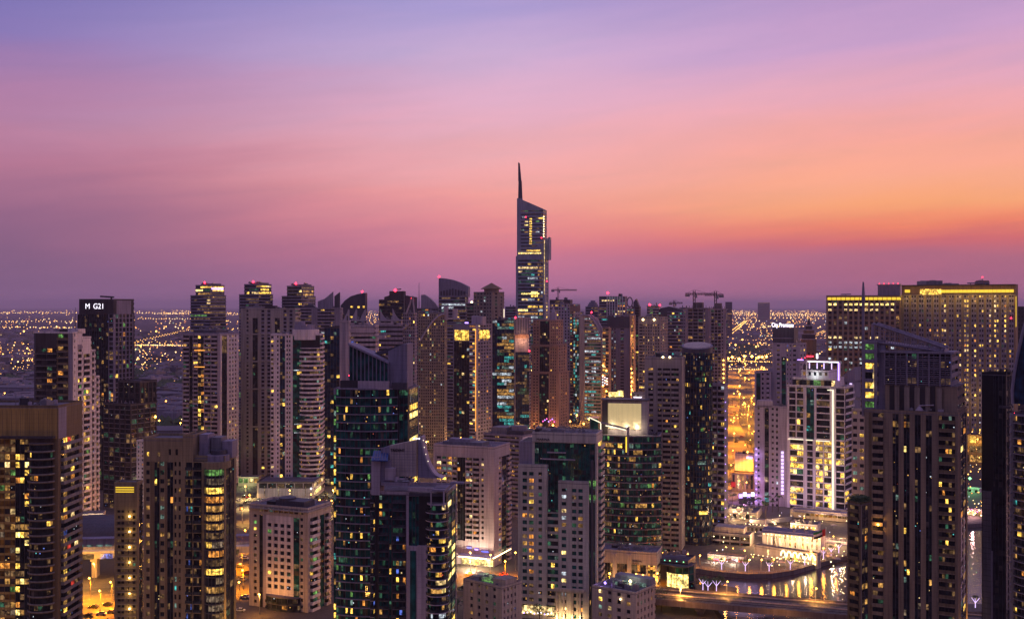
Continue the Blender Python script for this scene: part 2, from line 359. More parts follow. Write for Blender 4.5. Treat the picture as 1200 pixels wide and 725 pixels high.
                for k in range(nf):
                    zb_ = zs+k*f; prev = None
                    fbox(ua+e, ub-e, zb_, zb_+f*(1-hf), 0, dep-.06+out, o.get('ms', m if typ == 'R' else o.get('gl', s.gl)))
                    for i in range(n):
                        prev = s.lit(o, prev, (O, ua, i)); pane(ua+cell*i+.05, ua+cell*(i+1)-.05, zb_+f*(1-hf), zb_+f, dep-.2 if typ == 'G' else .06, prev)
                if typ == 'G' or o.get('mull'):
                    for i in range(n+1):
                        q = ua+cell*i; w_ = o.get('mw', .12); fbox(max(ua, q-w_/2), min(ub, q+w_/2), zs, ze, 0, dep+.02, o.get('mm', 'slate' if typ == 'G' else m))
                fbox(ua+e, ub-e, ze-.3, ze, 0, dep-.01, m)
            elif typ == 'B':
                pr = o.get('out', 1.1); cell = (ub-ua)/n; rh = o.get('rail', 1.05); pw = o.get('pw', .5)
                for i in range(n+1):
                    q = ua+cell*i; fbox(max(ua, q-pw/2), min(ub, q+pw/2), zs, ze, 0, dep, m)
                np_ = o.get('np', 2)
                for k in range(nf):
                    zb_ = zs+k*f; prev = None
                    for i in range(n):
                        q0 = ua+cell*i+pw/2; q1 = ua+cell*(i+1)-pw/2; bb = MB()
                        fbox(q0, q1, zb_, zb_+.28, .05, dep+pr, o.get('ms', m), bb)
                        fbox(q0+.003, q1-.003, zb_+.28, zb_+.28+rh, dep+pr-.15, dep+pr-.02, o.get('mr', m), bb)
                        if pr > .6:
                            for qq in (q0, q1-.12): fbox(qq+.002, qq+.118, zb_+.28, zb_+.28+rh-.01, dep+.01, dep+pr-.15, o.get('mr', m), bb)
                        s.balcs.append((bb, P((q0+q1)/2, dep+pr, zb_+.6), (q1-q0)*(rh+.3), nd_))
                        for j in range(np_):
                            prev = s.lit(o, prev, (O, ua, i, j)); w_ = (q1-q0)/np_
                            pane(q0+w_*j+.1, q0+w_*(j+1)-.1, zb_+.3, zb_+f-.25, .08, prev)
                fbox(ua+e, ub-e, ze-.3, ze, 0, dep-.01, m)
            ua = ub
    def block(s, z1=None, z0=0, F=None, R=None, Lf=None, u0=0, v0=0, u1=None, v1=None, fh=None, wm=None, dep=.5, roof=True, core='dark', par=1.1):
        u1 = s.L if u1 is None else u1; v1 = s.Wd if v1 is None else v1; z1 = s.z1 if z1 is None else z1
        fh = fh or s.fh; wm = wm or s.wm; d = dep
        s.wallb.box(u0+d, v0+d, z0, u1-d, v1-d, z1-.3, core)
        hid = [(9e9, 'R', dict(hf=.45, n=1, p=0))]
        F = F or hid; R = R or hid; Lf = Lf or hid
        s.face((u0, v0+d), (1, 0), (0, -1), 0, u1-u0, z0, z1, [(e-u0,)+tuple(r) for e, *r in F], fh, d, wm)
        s.face((u1-d, v0), (0, 1), (1, 0), d, v1-v0-d, z0, z1, [(e-v0,)+tuple(r) for e, *r in R], fh, d, wm)
        s.face((u0+d, v1), (0, -1), (-1, 0), d, v1-v0-d, z0, z1, Lf, fh, d, wm)
        s.face((u1, v1-d), (-1, 0), (0, 1), 0, u1-u0, z0, z1, hid, fh, d, wm)
        if roof:
            s.roofb.box(u0+.02, v0+.02, z1+.004, u1-.02, v1-.02, z1+.25, 'roofing')
            if par:
                for (a, b, c, e) in ((u0, v0, u1, v0+.35), (u0, v1-.35, u1, v1), (u0, v0+.35, u0+.35, v1-.35), (u1-.35, v0+.35, u1, v1-.35)):
                    s.roofb.box(a, b, z1+.25, c, e, z1+par, wm)
    def clutter(s, n=5, z=None, u0=None, u1=None, v0=None, v1=None, h=3, m='grey'):
        z = (s.z1 if z is None else z)+.26; u0 = s.L*.12 if u0 is None else u0; u1 = s.L*.88 if u1 is None else u1; v0 = s.Wd*.2 if v0 is None else v0; v1 = s.Wd*.85 if v1 is None else v1
        for i in range(n):
            b = s.part('roof_plant')
            w = (u1-u0)*s.rng.uniform(.08, .22); d = (v1-v0)*s.rng.uniform(.12, .3); a = s.rng.uniform(u0, u1-w); c = s.rng.uniform(v0, v1-d); hh = h*s.rng.uniform(.4, 1.1)
            b.box(a, c, z+i*.003, a+w, c+d, z+hh, s.rng.choice([m, 'metal', 'grey', 'char']))
            b.box(a+w*.2, c+d*.2, z+hh, a+w*.6, c+d*.7, z+hh+.6, 'metal')
        if s.D < 820:
            for i in range(n*2):
                b = s.part('roof_plant'); a = s.rng.uniform(u0, u1-1.6); c = s.rng.uniform(v0, v1); k = s.rng.random(); zz = z+.02+i*.003
                if k < .4: b.box(a, c, zz, a+1.5, c+1.2, zz+1.1, 'metal'); b.bar((a+.75, c+.6, zz+1.1), (a+.75, c+.6, zz+1.25), .5, 'char', 10)
                elif k < .6: b.bar((a, c, zz+.3), (min(u1, a+s.rng.uniform(3, 9)), c, zz+.3), .22, 'metal', 6); b.box(a-.3, c-.3, zz, a+.3, c+.3, zz+.7, 'grey')
                elif k < .8: b.bar((a, c, zz), (a, c, zz+1.6), .8, 'rose', 10); b.bar((a, c, zz+1.6), (a, c, zz+1.9), .3, 'grey', 8)
                else: b.bar((a, c, zz), (a, c, zz+s.rng.uniform(2.5, 5)), .07, 'grey', 4)
    def curve(s, pts, z1, z0=0, fh=None, band=.9, out=.9, m=None, mr=None, o=None, cap=True, mull=True, gl=None, backpts=None, part='floor_band', np_=1):
        """glazing with a projecting floor band along an open polyline of local points, outside on the right of its direction"""
        m = m or s.wm; fh = fh or s.fh; o = dict(o or {}); 
        if gl: o['gl'] = gl
        n = len(pts); nr = []
        for i in range(n):
            a = pts[max(0, i-1)]; b = pts[min(n-1, i+1)]; dx, dy = b[0]-a[0], b[1]-a[1]; q = hypot(dx, dy) or 1; nr.append((dy/q, -dx/q))
        def off(i, d): return (pts[i][0]+nr[i][0]*d, pts[i][1]+nr[i][1]*d)
        back = backpts or [(pts[-1][0], pts[-1][1]), (pts[0][0], pts[0][1])]
        s.wallb.prism([off(i, -.12) for i in range(n)]+list(backpts or []), z0, z1-.05, 'dark')
        nf = max(1, int(round((z1-z0)/fh))); f = (z1-z0)/nf
        for k in range(nf):
            zb = z0+k*f; bb = MB(); prev = None
            for i in range(n-1):
                a0, b0, a1, b1 = off(i, -.1), off(i+1, -.1), off(i, out), off(i+1, out)
                bb.hexa([a1+(zb,), b1+(zb,), b0+(zb,), a0+(zb,), a1+(zb+.3,), b1+(zb+.3,), b0+(zb+.3,), a0+(zb+.3,)], m)
                if band > .35:
                    a2, b2 = off(i, out-.15), off(i+1, out-.15)
                    bb.hexa([a1+(zb+.3,), b1+(zb+.3,), b2+(zb+.3,), a2+(zb+.3,), a1+(zb+band,), b1+(zb+band,), b2+(zb+band,), a2+(zb+band,)], mr or m)
                for j in range(np_):
                    prev = s.lit(o, prev, (pts[0], i, j))
                    q = lambda t_, d_=0: tuple(off(i, d_)[x]*(1-t_)+off(i+1, d_)[x]*t_ for x in (0, 1))
                    qa, qb = q((j+.03)/np_), q((j+.97)/np_)
                    zl = zb+(.3+.22*f if prev[0] == 'L' else .3)
                    if prev[0] == 'L': s.wallb.poly([qa+(zb+.3,), qb+(zb+.3,), qb+(zl,), qa+(zl,)], s.gl)
                    s.panes.append(([qa+(zl,), qb+(zl,), qb+(zb+f-.1,), qa+(zb+f-.1,)], prev, nr[i]))
            mid = off(n//2, out); s.balcs.append((bb, mid+(zb+.5,), 12*band, nr[n//2], part))
        if mull:
            for i in range(n):
                a = off(i, .08); s.wallb.box(a[0]-.08, a[1]-.08, z0, a[0]+.08, a[1]+.08, z1, 'slate')
        if cap: s.roofb.prism([off(i, out*.6) for i in range(n)]+list(backpts or []), z1, z1+.5, m, 'roofing')
    def text(s, txt, u, z, size, m, d=.35, face='F', ext=.12):
        cu = bpy.data.curves.new('sign_lettering', 'FONT'); cu.body = txt; cu.size = size; cu.extrude = ext; cu.offset = 0
        cu.materials.append(M[m]); tmp = bpy.data.objects.new('sign_text', cu); me = bpy.data.meshes.new_from_object(tmp); bpy.data.objects.remove(tmp)
        o = bpy.data.objects.new('sign_lettering', me); col.objects.link(o); o.parent = s.root
        if not me.materials: me.materials.append(M[m])
        o.rotation_euler = (pi/2, 0, 0); o.location = (u-s.off[0], -d-s.off[1], z)
        return o
    def mast(s, u, v, z0, h, r=.4, beacon=True, m='grey'):
        b = s.part('mast'); b.bar((u, v, z0), (u, v, z0+h), r, m, 5, r*.4)
        if beacon: s.beacon(u, v, z0+h+.5)
    def beacon(s, u, v, z, r=1.1):
        b = s.part('beacon'); b.octa((u, v, z), r*s.D/1500, 'Ered'); b.bar((u, v, z-1.4), (u, v, z-.4), .15, 'grey', 4)
    def done(s):
        s.wallb.build('wall', s.root, s.off)
        rf = s.roofb.build('roof', s.root, s.off)
        for nme, lst in s.extra.items():
            for b in lst: b.build(nme, rf if rf and nme in ('roof_plant', 'plant_room', 'beacon', 'mast', 'roof_lamp', 'chiller', 'rebar', 'column_stub') else s.root, s.off)
        def vis(p, nd_):
            w = s.world(p); c, n = cos(s.th), sin(s.th); nx, ny = nd_[0]*c+nd_[1]*n, -nd_[0]*n+nd_[1]*c
            dd = hypot(w[0], w[1]); f = -(nx*w[0]+ny*w[1])/dd
            px = CX+FX*w[0]/max(1, w[1]); py = HY-FX*(w[2]-HC)/max(1, w[1])
            return (max(0, f) if -2 < px < 1202 and py < 728 else 0)*(FX/dd)**2
        sc = []
        for q in s.panes:
            p = q[0]; w = hypot(p[1][0]-p[0][0], p[1][1]-p[0][1]); h = p[2][2]-p[1][2]
            lit_ = 1.0 if q[1][0] == 'L' else .75
            sc.append((vis(p[0], q[2])*w*h*lit_, q))
        sc.sort(key=lambda t_: -t_[0]); rest = MB()
        def pbox(b, q):
            p, m, nn = q; k = .05
            b.hexa([p[0], p[1], (p[1][0]-nn[0]*k, p[1][1]-nn[1]*k, p[1][2]), (p[0][0]-nn[0]*k, p[0][1]-nn[1]*k, p[0][2]),
                    p[3], p[2], (p[2][0]-nn[0]*k, p[2][1]-nn[1]*k, p[2][2]), (p[3][0]-nn[0]*k, p[3][1]-nn[1]*k, p[3][2])], m)
        many = len(sc) > 100
        for i, (a, q) in enumerate(sc):
            if i < 100 and a >= s.winmin: b = MB(); pbox(b, q); b.build('window', s.root, s.off)
            else: rest.poly(q[0], q[1])
        o = rest.build('windows', s.root, s.off)
        if o: o['kind'] = 'stuff'
        by = {}
        for t_ in s.balcs: by.setdefault(t_[4] if len(t_) > 4 else 'balcony', []).append(t_)
        for nme, ls in by.items():
            sb = sorted(((vis(t_[1], t_[3])*t_[2], t_) for t_ in ls), key=lambda t_: -t_[0])
            rest = MB()
            for i, (a, t_) in enumerate(sb):
                if i < 100 and a >= s.winmin*1.6: t_[0].build(nme, s.root, s.off)
                else:
                    b = t_[0]; k = len(rest.v); rest.v += b.v
                    for ff, mm in zip(b.f, b.m): rest.f.append(tuple(x+k for x in ff)); rest.m.append(rest.mi(b.names[mm]))
            o = rest.build('balconies' if nme == 'balcony' else nme+'s', s.root, s.off)
            if o: o['kind'] = 'stuff'
        return s
def arc(cx, cy, rx, ry, a0, a1, n):
    return [(cx+rx*cos(radians(a0+(a1-a0)*i/n)), cy+ry*sin(radians(a0+(a1-a0)*i/n))) for i in range(n+1)]
# ================================================================== THE SETTING
def sheet(name, pts, z, m, kind='structure', label=None):
    b = MB(); b.poly([(x, y, z) for x, y in pts], m); o = b.build(name); o['kind'] = kind; return o
def rectpts(x0, y0, x1, y1): return [(x0, y0), (x1, y0), (x1, y1), (x0, y1)]
sheet('ground', rectpts(-60000, -3000, 60000, 70000), 0, 'soil')
def strip(name, pts, w, z, m):
    """a road along a polyline of world points"""
    b = MB(); n = len(pts); L_, R_ = [], []
    for i in range(n):
        a = pts[max(0, i-1)]; c = pts[min(n-1, i+1)]; dx, dy = c[0]-a[0], c[1]-a[1]; q = hypot(dx, dy)
        L_.append((pts[i][0]-dy/q*w/2, pts[i][1]+dx/q*w/2, z)); R_.append((pts[i][0]+dy/q*w/2, pts[i][1]-dx/q*w/2, z))
    for i in range(n-1): b.poly([R_[i], R_[i+1], L_[i+1], L_[i]], m)
    o = b.build(name); o['kind'] = 'structure'; return o
def wp(px, py): D = gd(py); return (gx(px, D), D)
# paved city floor round the near towers
sheet('pavement', rectpts(-420, 330, 86, 900), .02, 'pave')
main = [(-420, 470), (-200, 492), (-60, 520), (20, 512), (95, 494)]
strip('road', main, 34, .03, 'asphalt')
strip('road', [(-330, 640), (-150, 655), (-60, 690), (60, 700), (160, 740), (250, 860)], 16, .028, 'asphalt')
strip('road', [(-128, 505), (-132, 640), (-115, 700), (-95, 860)], 14, .026, 'asphalt')
for k in (-10.5, -3.6, 3.6, 10.5):
    b = MB()
    for (ax, ay), (bx_, by_) in zip(main, main[1:]):
        L_ = hypot(bx_-ax, by_-ay); n = int(L_/9); ux, uy = (bx_-ax)/L_, (by_-ay)/L_
        for i in range(n):
            s0 = i*9; cx_, cy_ = ax+ux*s0-uy*k, ay+uy*s0+ux*k
            b.poly([(cx_, cy_, .036), (cx_+ux*4, cy_+uy*4, .036), (cx_+ux*4-uy*.2, cy_+uy*4+ux*.2, .036), (cx_-uy*.2, cy_+ux*.2, .036)], 'mark')
    o = b.build('road_marking'); o['kind'] = 'structure'
sheet('parking_ground', [(-215, 692), (-92, 692), (-86, 838), (-230, 838)], .034, 'lot')
b = MB()
for r_ in range(5):
    for i in range(34): 
        q = -205+i*3.1; y_ = 705+r_*11; b.poly([(q, y_, .04), (q+.15, y_, .04), (q+.15, y_+4.8, .04), (q, y_+4.8, .04)], 'mark')
o = b.build('parking_marking'); o['kind'] = 'structure'
# the floodlit highway land on the right, seen between the towers
wallm('sandlot', (.30, .22, .13), .9, .45, .02)
sheet('floodlit_ground', [(118, 700), (245, 700), (420, 1250), (900, 2350), (330, 2350), (205, 1250)], .024, 'sandlot')
for i, (pts, w_) in enumerate((([(100, 860), (190, 905), (330, 1000)], 26), ([(120, 1050), (240, 1090), (420, 1230)], 34), ([(130, 1330), (300, 1290), (560, 1380)], 30), ([(205, 760), (212, 900), (262, 1230), (420, 2000), (520, 2600)], 20), ([(150, 1650), (420, 1600), (800, 1750)], 26))):
    strip('road', pts, w_, .05+.008*i, 'asphalt')
# canal
b = MB(); m, n, l, bs = newmat('water')
bs.inputs['Base Color'].default_value = (.03, .028, .05, 1); bs.inputs['Roughness'].default_value = .07; bs.inputs['Specular IOR Level'].default_value = 1.0; bs.inputs['IOR'].default_value = 1.5
tcx = n.new('ShaderNodeTexCoord'); mpn = n.new('ShaderNodeMapping'); mpn.inputs['Scale'].default_value = (.45, .9, 1); wn = n.new('ShaderNodeTexNoise'); wn.inputs['Scale'].default_value = .8; wn.inputs['Detail'].default_value = 5
l.new(tcx.outputs['Object'], mpn.inputs[0]); l.new(mpn.outputs[0], wn.inputs['Vector'])
bp = n.new('ShaderNodeBump'); bp.inputs['Strength'].default_value = .3; bp.inputs['Distance'].default_value = .4; l.new(wn.outputs[0], bp.inputs['Height']); l.new(bp.outputs[0], bs.inputs['Normal'])
sheet('water', [(88, 250), (700, 250), (700, 660), (300, 648), (255, 640), (190, 575), (150, 548), (88, 552)], .03, 'water')
# promenade: a raised quay with a dark wall
qe = [wp(px, py) for px, py in ((776, 668), (815, 671), (845, 675), (875, 677.5), (905, 677), (930, 673), (955, 666), (990, 656), (1040, 640))]+[(262, 648), (330, 668), (700, 690)]
b = MB(); b.prism(qe+[(700, 760), (230, 760), (86, 700), (86, 545)], -.5, 2.2, 'concrete', 'pave'); o = b.build('promenade'); o['kind'] = 'structure'
b = MB()
for (a, c) in zip(qe, qe[1:]): b.bar((a[0], a[1]+.5, 3.2), (c[0], c[1]+.5, 3.2), .08, 'metal', 4)
for (a, c) in zip(qe, qe[1:]):
    n_ = max(2, int(hypot(c[0]-a[0], c[1]-a[1])/2.5))
    for i in range(n_): q = [a[k]+(c[k]-a[k])*i/n_ for k in (0, 1)]; b.bar((q[0], q[1]+.5, 2.2), (q[0], q[1]+.5, 3.2), .05, 'metal', 4)
o = b.build('quay_railing'); o['label'] = 'thin metal railing along the curved edge of the lit promenade'; o['category'] = 'railing'
isl = [(84, 500), (94, 499), (101, 502), (103, 507), (97, 512), (84, 514)]
b = MB(); b.prism(isl, -.5, 1.2, 'concrete', 'pave'); o = b.build('promontory_path'); o['kind'] = 'structure'
# haze over the whole place
hz = MB(); hz.box(-60500, -3500, -1, 60500, 70500, 345, 'soil')
m = bpy.data.materials.new('haze'); m.use_nodes = True; M['haze'] = m; nn = m.node_tree.nodes; nn.clear()
ho = nn.new('ShaderNodeOutputMaterial'); hv = nn.new('ShaderNodeVolumePrincipled'); hv.inputs['Density'].default_value = HAZE = .000045
hv.inputs['Color'].default_value = (1, .80, .92, 1); hv.inputs['Anisotropy'].default_value = 0
m.node_tree.links.new(hv.outputs[0], ho.inputs['Volume']); hz.names = ['haze']; o = hz.build('haze'); o['kind'] = 'stuff'; o['label'] = 'mauve evening haze over the plain'
# ================================================================== THE TOWERS
def T(*a, **k): return Tower(*a, **k)
dk = dict(gl='glass')
# ---- A golden-brown apartment tower, left edge
t = T('apartment_tower', 'golden brown tower at the left edge with a blank gold parapet and stacked dark balconies', -70, 68, 97, 430, 478, ratio=.5, wall='umber', fpx=9, p=.05, seed=11, pal='yywo')
zt = t.z(514)
t.block(F=t.F([(18, 'G', dict(n=14, gl='goldglass', p=.42, pal='dgdnmwdd'.replace('m', 'o'), m='gold', mm='umber', ms='gold')), (34, 'G', dict(n=3, p=.45, pal='yyho')), (36, 'W'), (62, 'W'), (68, 'W')]),
        R=t.R([(71, 'W'), (93, 'B', dict(n=1, np=5, p=.25, pal='yowdkyrb', mr='grey', ms='grey', out=1.4)), (97, 'W')]), z1=zt, wm='umber', roof=False)
t.block(z0=zt+.01, F=[(t.u(67), 'W', dict(m='gold')), (99, 'W')], R=t.R([(78, 'W', dict(m='mauve')), (97, 'W')]), wm='umber')
c0, c1 = t.u(36), t.u(62)
t.curve(arc((c0+c1)/2, 0, (c1-c0)/2, 3.2, 182, 358, 8), zt-2, m='umber', mr='grey', o=dict(p=.05, pal='yyo'), band=.7, out=1.0, part='balcony', mull=False)
b = t.part('canopy'); b.box(t.u(2), -2.5, zt+.3, c1+1, -.01, zt+1.1, 'char')
for i in range(24): 
    b = t.part('cladding_seam'); uu = t.u(-60)+i*(t.u(66)-t.u(-60))/24; b.box(uu, -.05, zt+1.2, uu+.12, .02, t.z1-.8, 'umber')
t.clutter(5, u0=t.L*.5); t.done()
# ---- B slim gold-lit tower
t = T('slim_tower', 'slim tan tower with three yellow top bands and a vertical row of bright wall lamps', 134, 161, 167.5, 424, 568, ratio=.7, wall='bronze', fpx=7.0, p=.03, seed=12, winmin=5)
t.block(F=t.F([(137, 'W'), (141.5, 'P', dict(n=1, wf=.85, z1=t.z(597))), (146, 'P', dict(n=1, wf=.8, z1=t.z(597))), (155, 'P', dict(n=1, wf=.12, z1=t.z(597), p=0)), (159, 'P', dict(n=1, wf=.85, z1=t.z(597))), (161, 'W')]),
        R=t.R([(163, 'W'), (167.5, 'G', dict(n=2, p=.05))]))
for k in range(3):
    b = t.part('light_band'); zz = t.z(576.5-k*2.6); b.box(t.u(135.5), -.12, zz, t.u(157), -.02, zz+.35, 'Egold')
for k in range(8):
    zz = t.z(604.5+k*18); b = t.part('wall_lamp'); uu = t.u(152)
    b.box(uu-.25, -.45, zz-.25, uu+.25, -.03, zz+.25, 'Estar')
    w = t.world((uu, -1.1, zz)); plight(w[0], w[1], w[2], 160, (1, .62, .16), .25)
for k in range(17):
    b = t.part('ledge'); zz = t.z(722-k*7.0); b.box(t.u(136), -.5, zz, t.u(160.5), -.002, zz+.3, 'sand')
t.clutter(2, h=1.5); t.done()
# ---- C brown tower with rounded glass column
t = T('apartment_tower', 'brown stone tower with a rounded dark glass bay and cyan lit rooms, drum shaped crown', 168, 262, 277, 400, 517, ratio=.5, wall='bronze', fpx=10.4, p=.06, seed=13, pal='yywoc')
zr, zl = t.z(540), t.z1
t.block(z1=t.z(541), F=t.F([(170.5, 'W'), (176, 'P', dict(n=1, wf=.75, hf=.5, p=.3, pal='cdqdqb')), (181, 'W', dict(m='umber')), (187, 'G', dict(n=2, p=.06)), (193, 'P', dict(n=1, wf=.8, hf=.5, p=.35, pal='dcqdqy')), (196, 'W', dict(m='umber')),
        (203, 'G', dict(n=2, p=.05)), (213, 'P', dict(n=2, wf=.5, hf=.55, p=.12, pal='qcdqy')), (217, 'W'), (226, 'B', dict(n=1, np=3, p=.12, pal='cqcbd', out=.9, mr='railglass')), (237, 'B', dict(n=1, np=3, p=.08, out=1.0, mr='railglass')), (240, 'W'), (262, 'W')]),
        R=t.R([(265, 'W'), (274.5, 'G', dict(n=2, p=.05)), (277, 'W')]), roof=False)
zb = t.z(541)
t.block(z1=zl, z0=zb+.01, u1=t.u(214), F=t.F([(170.5, 'W'), (176, 'P', dict(n=1, z1=t.z(530))), (183, 'W'), (189, 'P', dict(n=1, z1=t.z(530), p=.2)), (197, 'W'), (201, 'P', dict(n=1, wf=.7, z1=t.z(526))), (205, 'W'), (209, 'P', dict(n=1, wf=.7, z1=t.z(526))), (214, 'W')]), R=[(99, 'W')])
t.block(z1=t.z(513), z0=zb+.02, u0=t.u(214)+.05, u1=t.u(226), F=[(99, 'W')], R=[(99, 'W')])
t.block(z1=t.z(538), z0=zb+.03, u0=t.u(226)+.05, F=[(99, 'W')], R=[(99, 'W')], v0=1.5)
cu = (t.u(240)+t.u(262))/2; hw = (t.u(262)-t.u(240))/2
t.curve(arc(cu, .2, hw, 2.6, 180, 360, 8), t.z(549), fh=t.fh, band=.3, out=.2, m='slate', o=dict(p=.42, pal='yygodddnnnq', run=.93), gl='glass')
b = t.part('crown_drum'); b.prism(arc(cu, 3.5, hw*1.35, 6.2, 0, 345, 23), t.z(549), t.z(541), 'bronze'); b.prism(arc(cu, 4.5, hw*1.15, 4.6, 0, 345, 23), t.z(541)+.01, t.z(534), 'mauve'); b.prism(arc(cu, 5.5, hw*.85, 3.6, 0, 345, 23), t.z(534)+.01, t.z(529), 'slate')
b = t.part('plant_room'); b.box(t.u(228), 5, zl-6, t.u(238), 12, t.z(511), 'mauve'); b.box(t.u(240), 7, t.z(539), t.u(252), 13, t.z(515), 'grey'); b.box(t.u(254), 6, t.z(539), t.u(266), 12, t.z(519), 'mauve')
b.bar((t.u(226), 3, t.z(513)), (t.u(226), 3, t.z(505)), .15, 'grey', 4)
t.clutter(6, z=t.z(538), u0=t.u(228), h=4); t.done()
# ---- D pale block with window grid
t = T('apartment_block', 'pale squarish block with a white grid of small windows under a dark plant roof', 292, 361, 388, 470, 600, ratio=.6, wall='cream', fpx=8.1, p=.06, seed=14, pal='gqyod', winmin=6)
t.block(F=t.F([(296, 'W'), (302, 'P', dict(n=1, wf=.6)), (304, 'W'), (308, 'G', dict(n=1, p=.03)), (312, 'W', dict(m='rose')), (342, 'P', dict(n=4, wf=.6, hf=.58, m='white', p=.07, z0=t.z(697), z1=t.z(616), pal='qoyg')), (344, 'W', dict(m='white')), (351, 'G', dict(n=1, p=.1, pal='qgd', gl='tealglass')), (356, 'P', dict(n=1, wf=.6)), (361, 'W')]),
        R=t.R([(363, 'W'), (373, 'B', dict(n=1, np=2, out=1.3, mr='white', ms='white')), (375, 'W'), (380, 'G', dict(n=1, gl='tealglass')), (386, 'B', dict(n=1, np=2, out=1.2, mr='rose')), (388, 'W')]), z1=t.z(607), roof=False)
t.block(z0=t.z(607)+.01, z1=t.z(598), F=t.F([(303, 'W'), (356, 'P', dict(n=9, wf=.8, hf=.6, gl='goldglass', p=.04)), (361, 'W')]), R=[(99, 'W')])
cu = t.u(332); hw = t.u(352)-t.u(332)
t.curve(arc(cu, .3, hw, 3.4, 185, 355, 9), t.z(702), m='slate', mr='railglass', band=1.1, out=.6, o=dict(p=.05, pal='qdo'), part='balcony')
b = t.part('plant_room'); b.box(t.u(318), 3, t.z(600), t.u(352), 11, t.z(590), 'slate'); b.prism(arc(t.u(326), 7, 3.6, 4, 0, 345, 16), t.z(600), t.z(588), 'slate'); b.box(t.u(306), 4, t.z(600), t.u(316), 10, t.z(593), 'dark')
b = t.part('cornice'); b.box(t.u(293), -.9, t.z(600.5), t.L+.6, t.Wd, t.z(600.5)+.5, 'beige')
t.clutter(5, h=2, m='slate'); t.done()
# ---- E big dark glass tower with sloped glass crown
t = T('glass_tower', 'dark glass tower with curved pale floor lines, sloping glass fin roof, green lit edge', 391, 478, 491, 392, 450, ratio=.7, wall='mauve', glass='tealglass', fpx=9.8, p=.05, seed=15, pal='yyoqg')
zc = t.z(456)
t.block(z1=zc, F=t.F([(394, 'G', dict(n=1, p=.5, pal='ggqyck', z1=t.z(462))), (465, 'W', dict(m='dark')), (468, 'W', dict(m='dark')), (478, 'G', dict(n=2, p=.05, pal='yo'))]), R=t.R([(480, 'W', dict(m='dark')), (490, 'G', dict(n=1, p=.33, pal='hhyo', run=.5)), (491, 'W')]), roof=True, par=0)
x0_, x1_ = t.u(396), t.u(466)
pts = [(x0_+(x1_-x0_)*i/12, -.2-3.4*sin(pi*(.15+.85*i/12))**.8) for i in range(13)]
t.curve(pts, t.z(456), m='mauve', band=.3, out=.7, o=dict(p=.07, pal='yyoqyg'), gl='tealglass', part='floor_band', np_=2)
x = t.u
b = t.part('crown_glass'); z_, y0_, y1_ = t.z, 4, 12
b.prism([(x(406), 4), (x(452), 4), (x(452), 12), (x(406), 12)], zc+.3, lambda a, c: z_(405)+(z_(427)-z_(405))*(a-x(406))/(x(452)-x(406)), 'tealglass')
for i in range(11):
    a = x(406)+(x(452)-x(406))*i/10; b2 = t.part('crown_mullion'); zz = z_(405)+(z_(427)-z_(405))*i/10; b2.box(a-.15, 3.6, zc+.3, a+.15, 3.98, zz+.3, 'mauve')
b = t.part('crown_rim'); b.hexa([(x(405), 3, z_(405)), (x(453), 3, z_(427)), (x(453), 12.5, z_(427)), (x(405), 12.5, z_(405)), (x(405), 3, z_(402.5)), (x(453), 3, z_(424.5)), (x(453), 12.5, z_(424.5)), (x(405), 12.5, z_(402.5))], 'mauve')
b = t.part('crown_wall'); b.prism([(x(451), 5), (x(470), 5), (x(470), 13), (x(451), 13)], zc+.35, lambda a, c: z_(412)+(z_(403)-z_(412))*(a-x(451))/(x(470)-x(451)), 'mauve')
b = t.part('crown_wall'); b.box(x(470)+.2, 3, zc+.35, x(475), 13, z_(403), 'mauve')
b = t.part('crown_wing'); b.hexa([(x(425), 9, z_(420)), (x(470), 6, z_(410)), (x(470), 14, z_(410)), (x(425), 15, z_(420)), (x(425), 9, z_(417)), (x(470), 6, z_(403)), (x(470), 14, z_(403)), (x(425), 15, z_(417))], 'slate')
b = t.part('parapet_panel'); b.box(x(422), -3.2, z_(456), x(458), -2.4, z_(446), 'rose')
b = t.part('parapet_panel'); b.box(x(399), -.5, z_(456), x(419), .3, z_(446), 'char')
b = t.part('parapet_panel'); b.box(x(460), -1.5, z_(456), x(478), .3, z_(448), 'slate')
t.beacon(x(410), -1.2, z_(440), .9)
t.clutter(4, z=zc, u0=x(455), u1=x(476), v0=13, v1=20, h=2); t.done()
# ---- F the hotel-sign tower
t = T('apartment_tower', 'dark balconied tower with a TRIDENT sign wall and a curved white sail on its roof', 434, 523, 535, 350, 566, ratio=.75, wall='rose', glass='tealglass', fpx=9.8, p=.07, seed=16, pal='yyoqb')
x, z_ = t.u, t.z; zc = t.z1
t.block(F=t.F([(440, 'B', dict(n=1, np=2, p=.2, out=1.2, mr='railglass', m='char', ms='grey')), (443, 'W', dict(m='dark')), (456, 'B', dict(n=1, np=3, p=.06, out=.6, mr='railglass', m='char', ms='slate', rail=.8)), (459, 'G', dict(n=1, m='char')), (476, 'B', dict(n=1, np=4, p=.07, out=.5, mr='railglass', m='char', ms='slate', rail=.8)), (479, 'W', dict(m='rose', z1=z_(592))), (491, 'G', dict(n=3, gl='tealglass', p=.05, z0=z_(640))), (502.5, 'W', dict(m='dark')), (523, 'W', dict(m='dark'))]),
        R=t.R([(525, 'W', dict(m='dark')), (534, 'G', dict(n=2, p=.45, pal='hhygy')), (535, 'W')]), z1=zc-4)
b = t.part('stone_panel'); b.box(x(479.5), -1.1, 0, x(490), -.6, z_(640), 'rose'); b.box(x(481.5), -1.25, 0, x(488.5), -1.12, z_(645), 'tealglass'); b.box(x(490)+.05, -1.6, 0, x(502), -.6, z_(638.5), 'rose')
c0, c1 = x(503), x(522.5)
t.curve(arc((c0+c1)/2, 0, (c1-c0)/2, 3.0, 183, 357, 8), z_(590), m='rose', mr='railglass', band=1.2, out=1.1, o=dict(p=.35, pal='yyowdhkd', run=.5), part='balcony', mull=False)
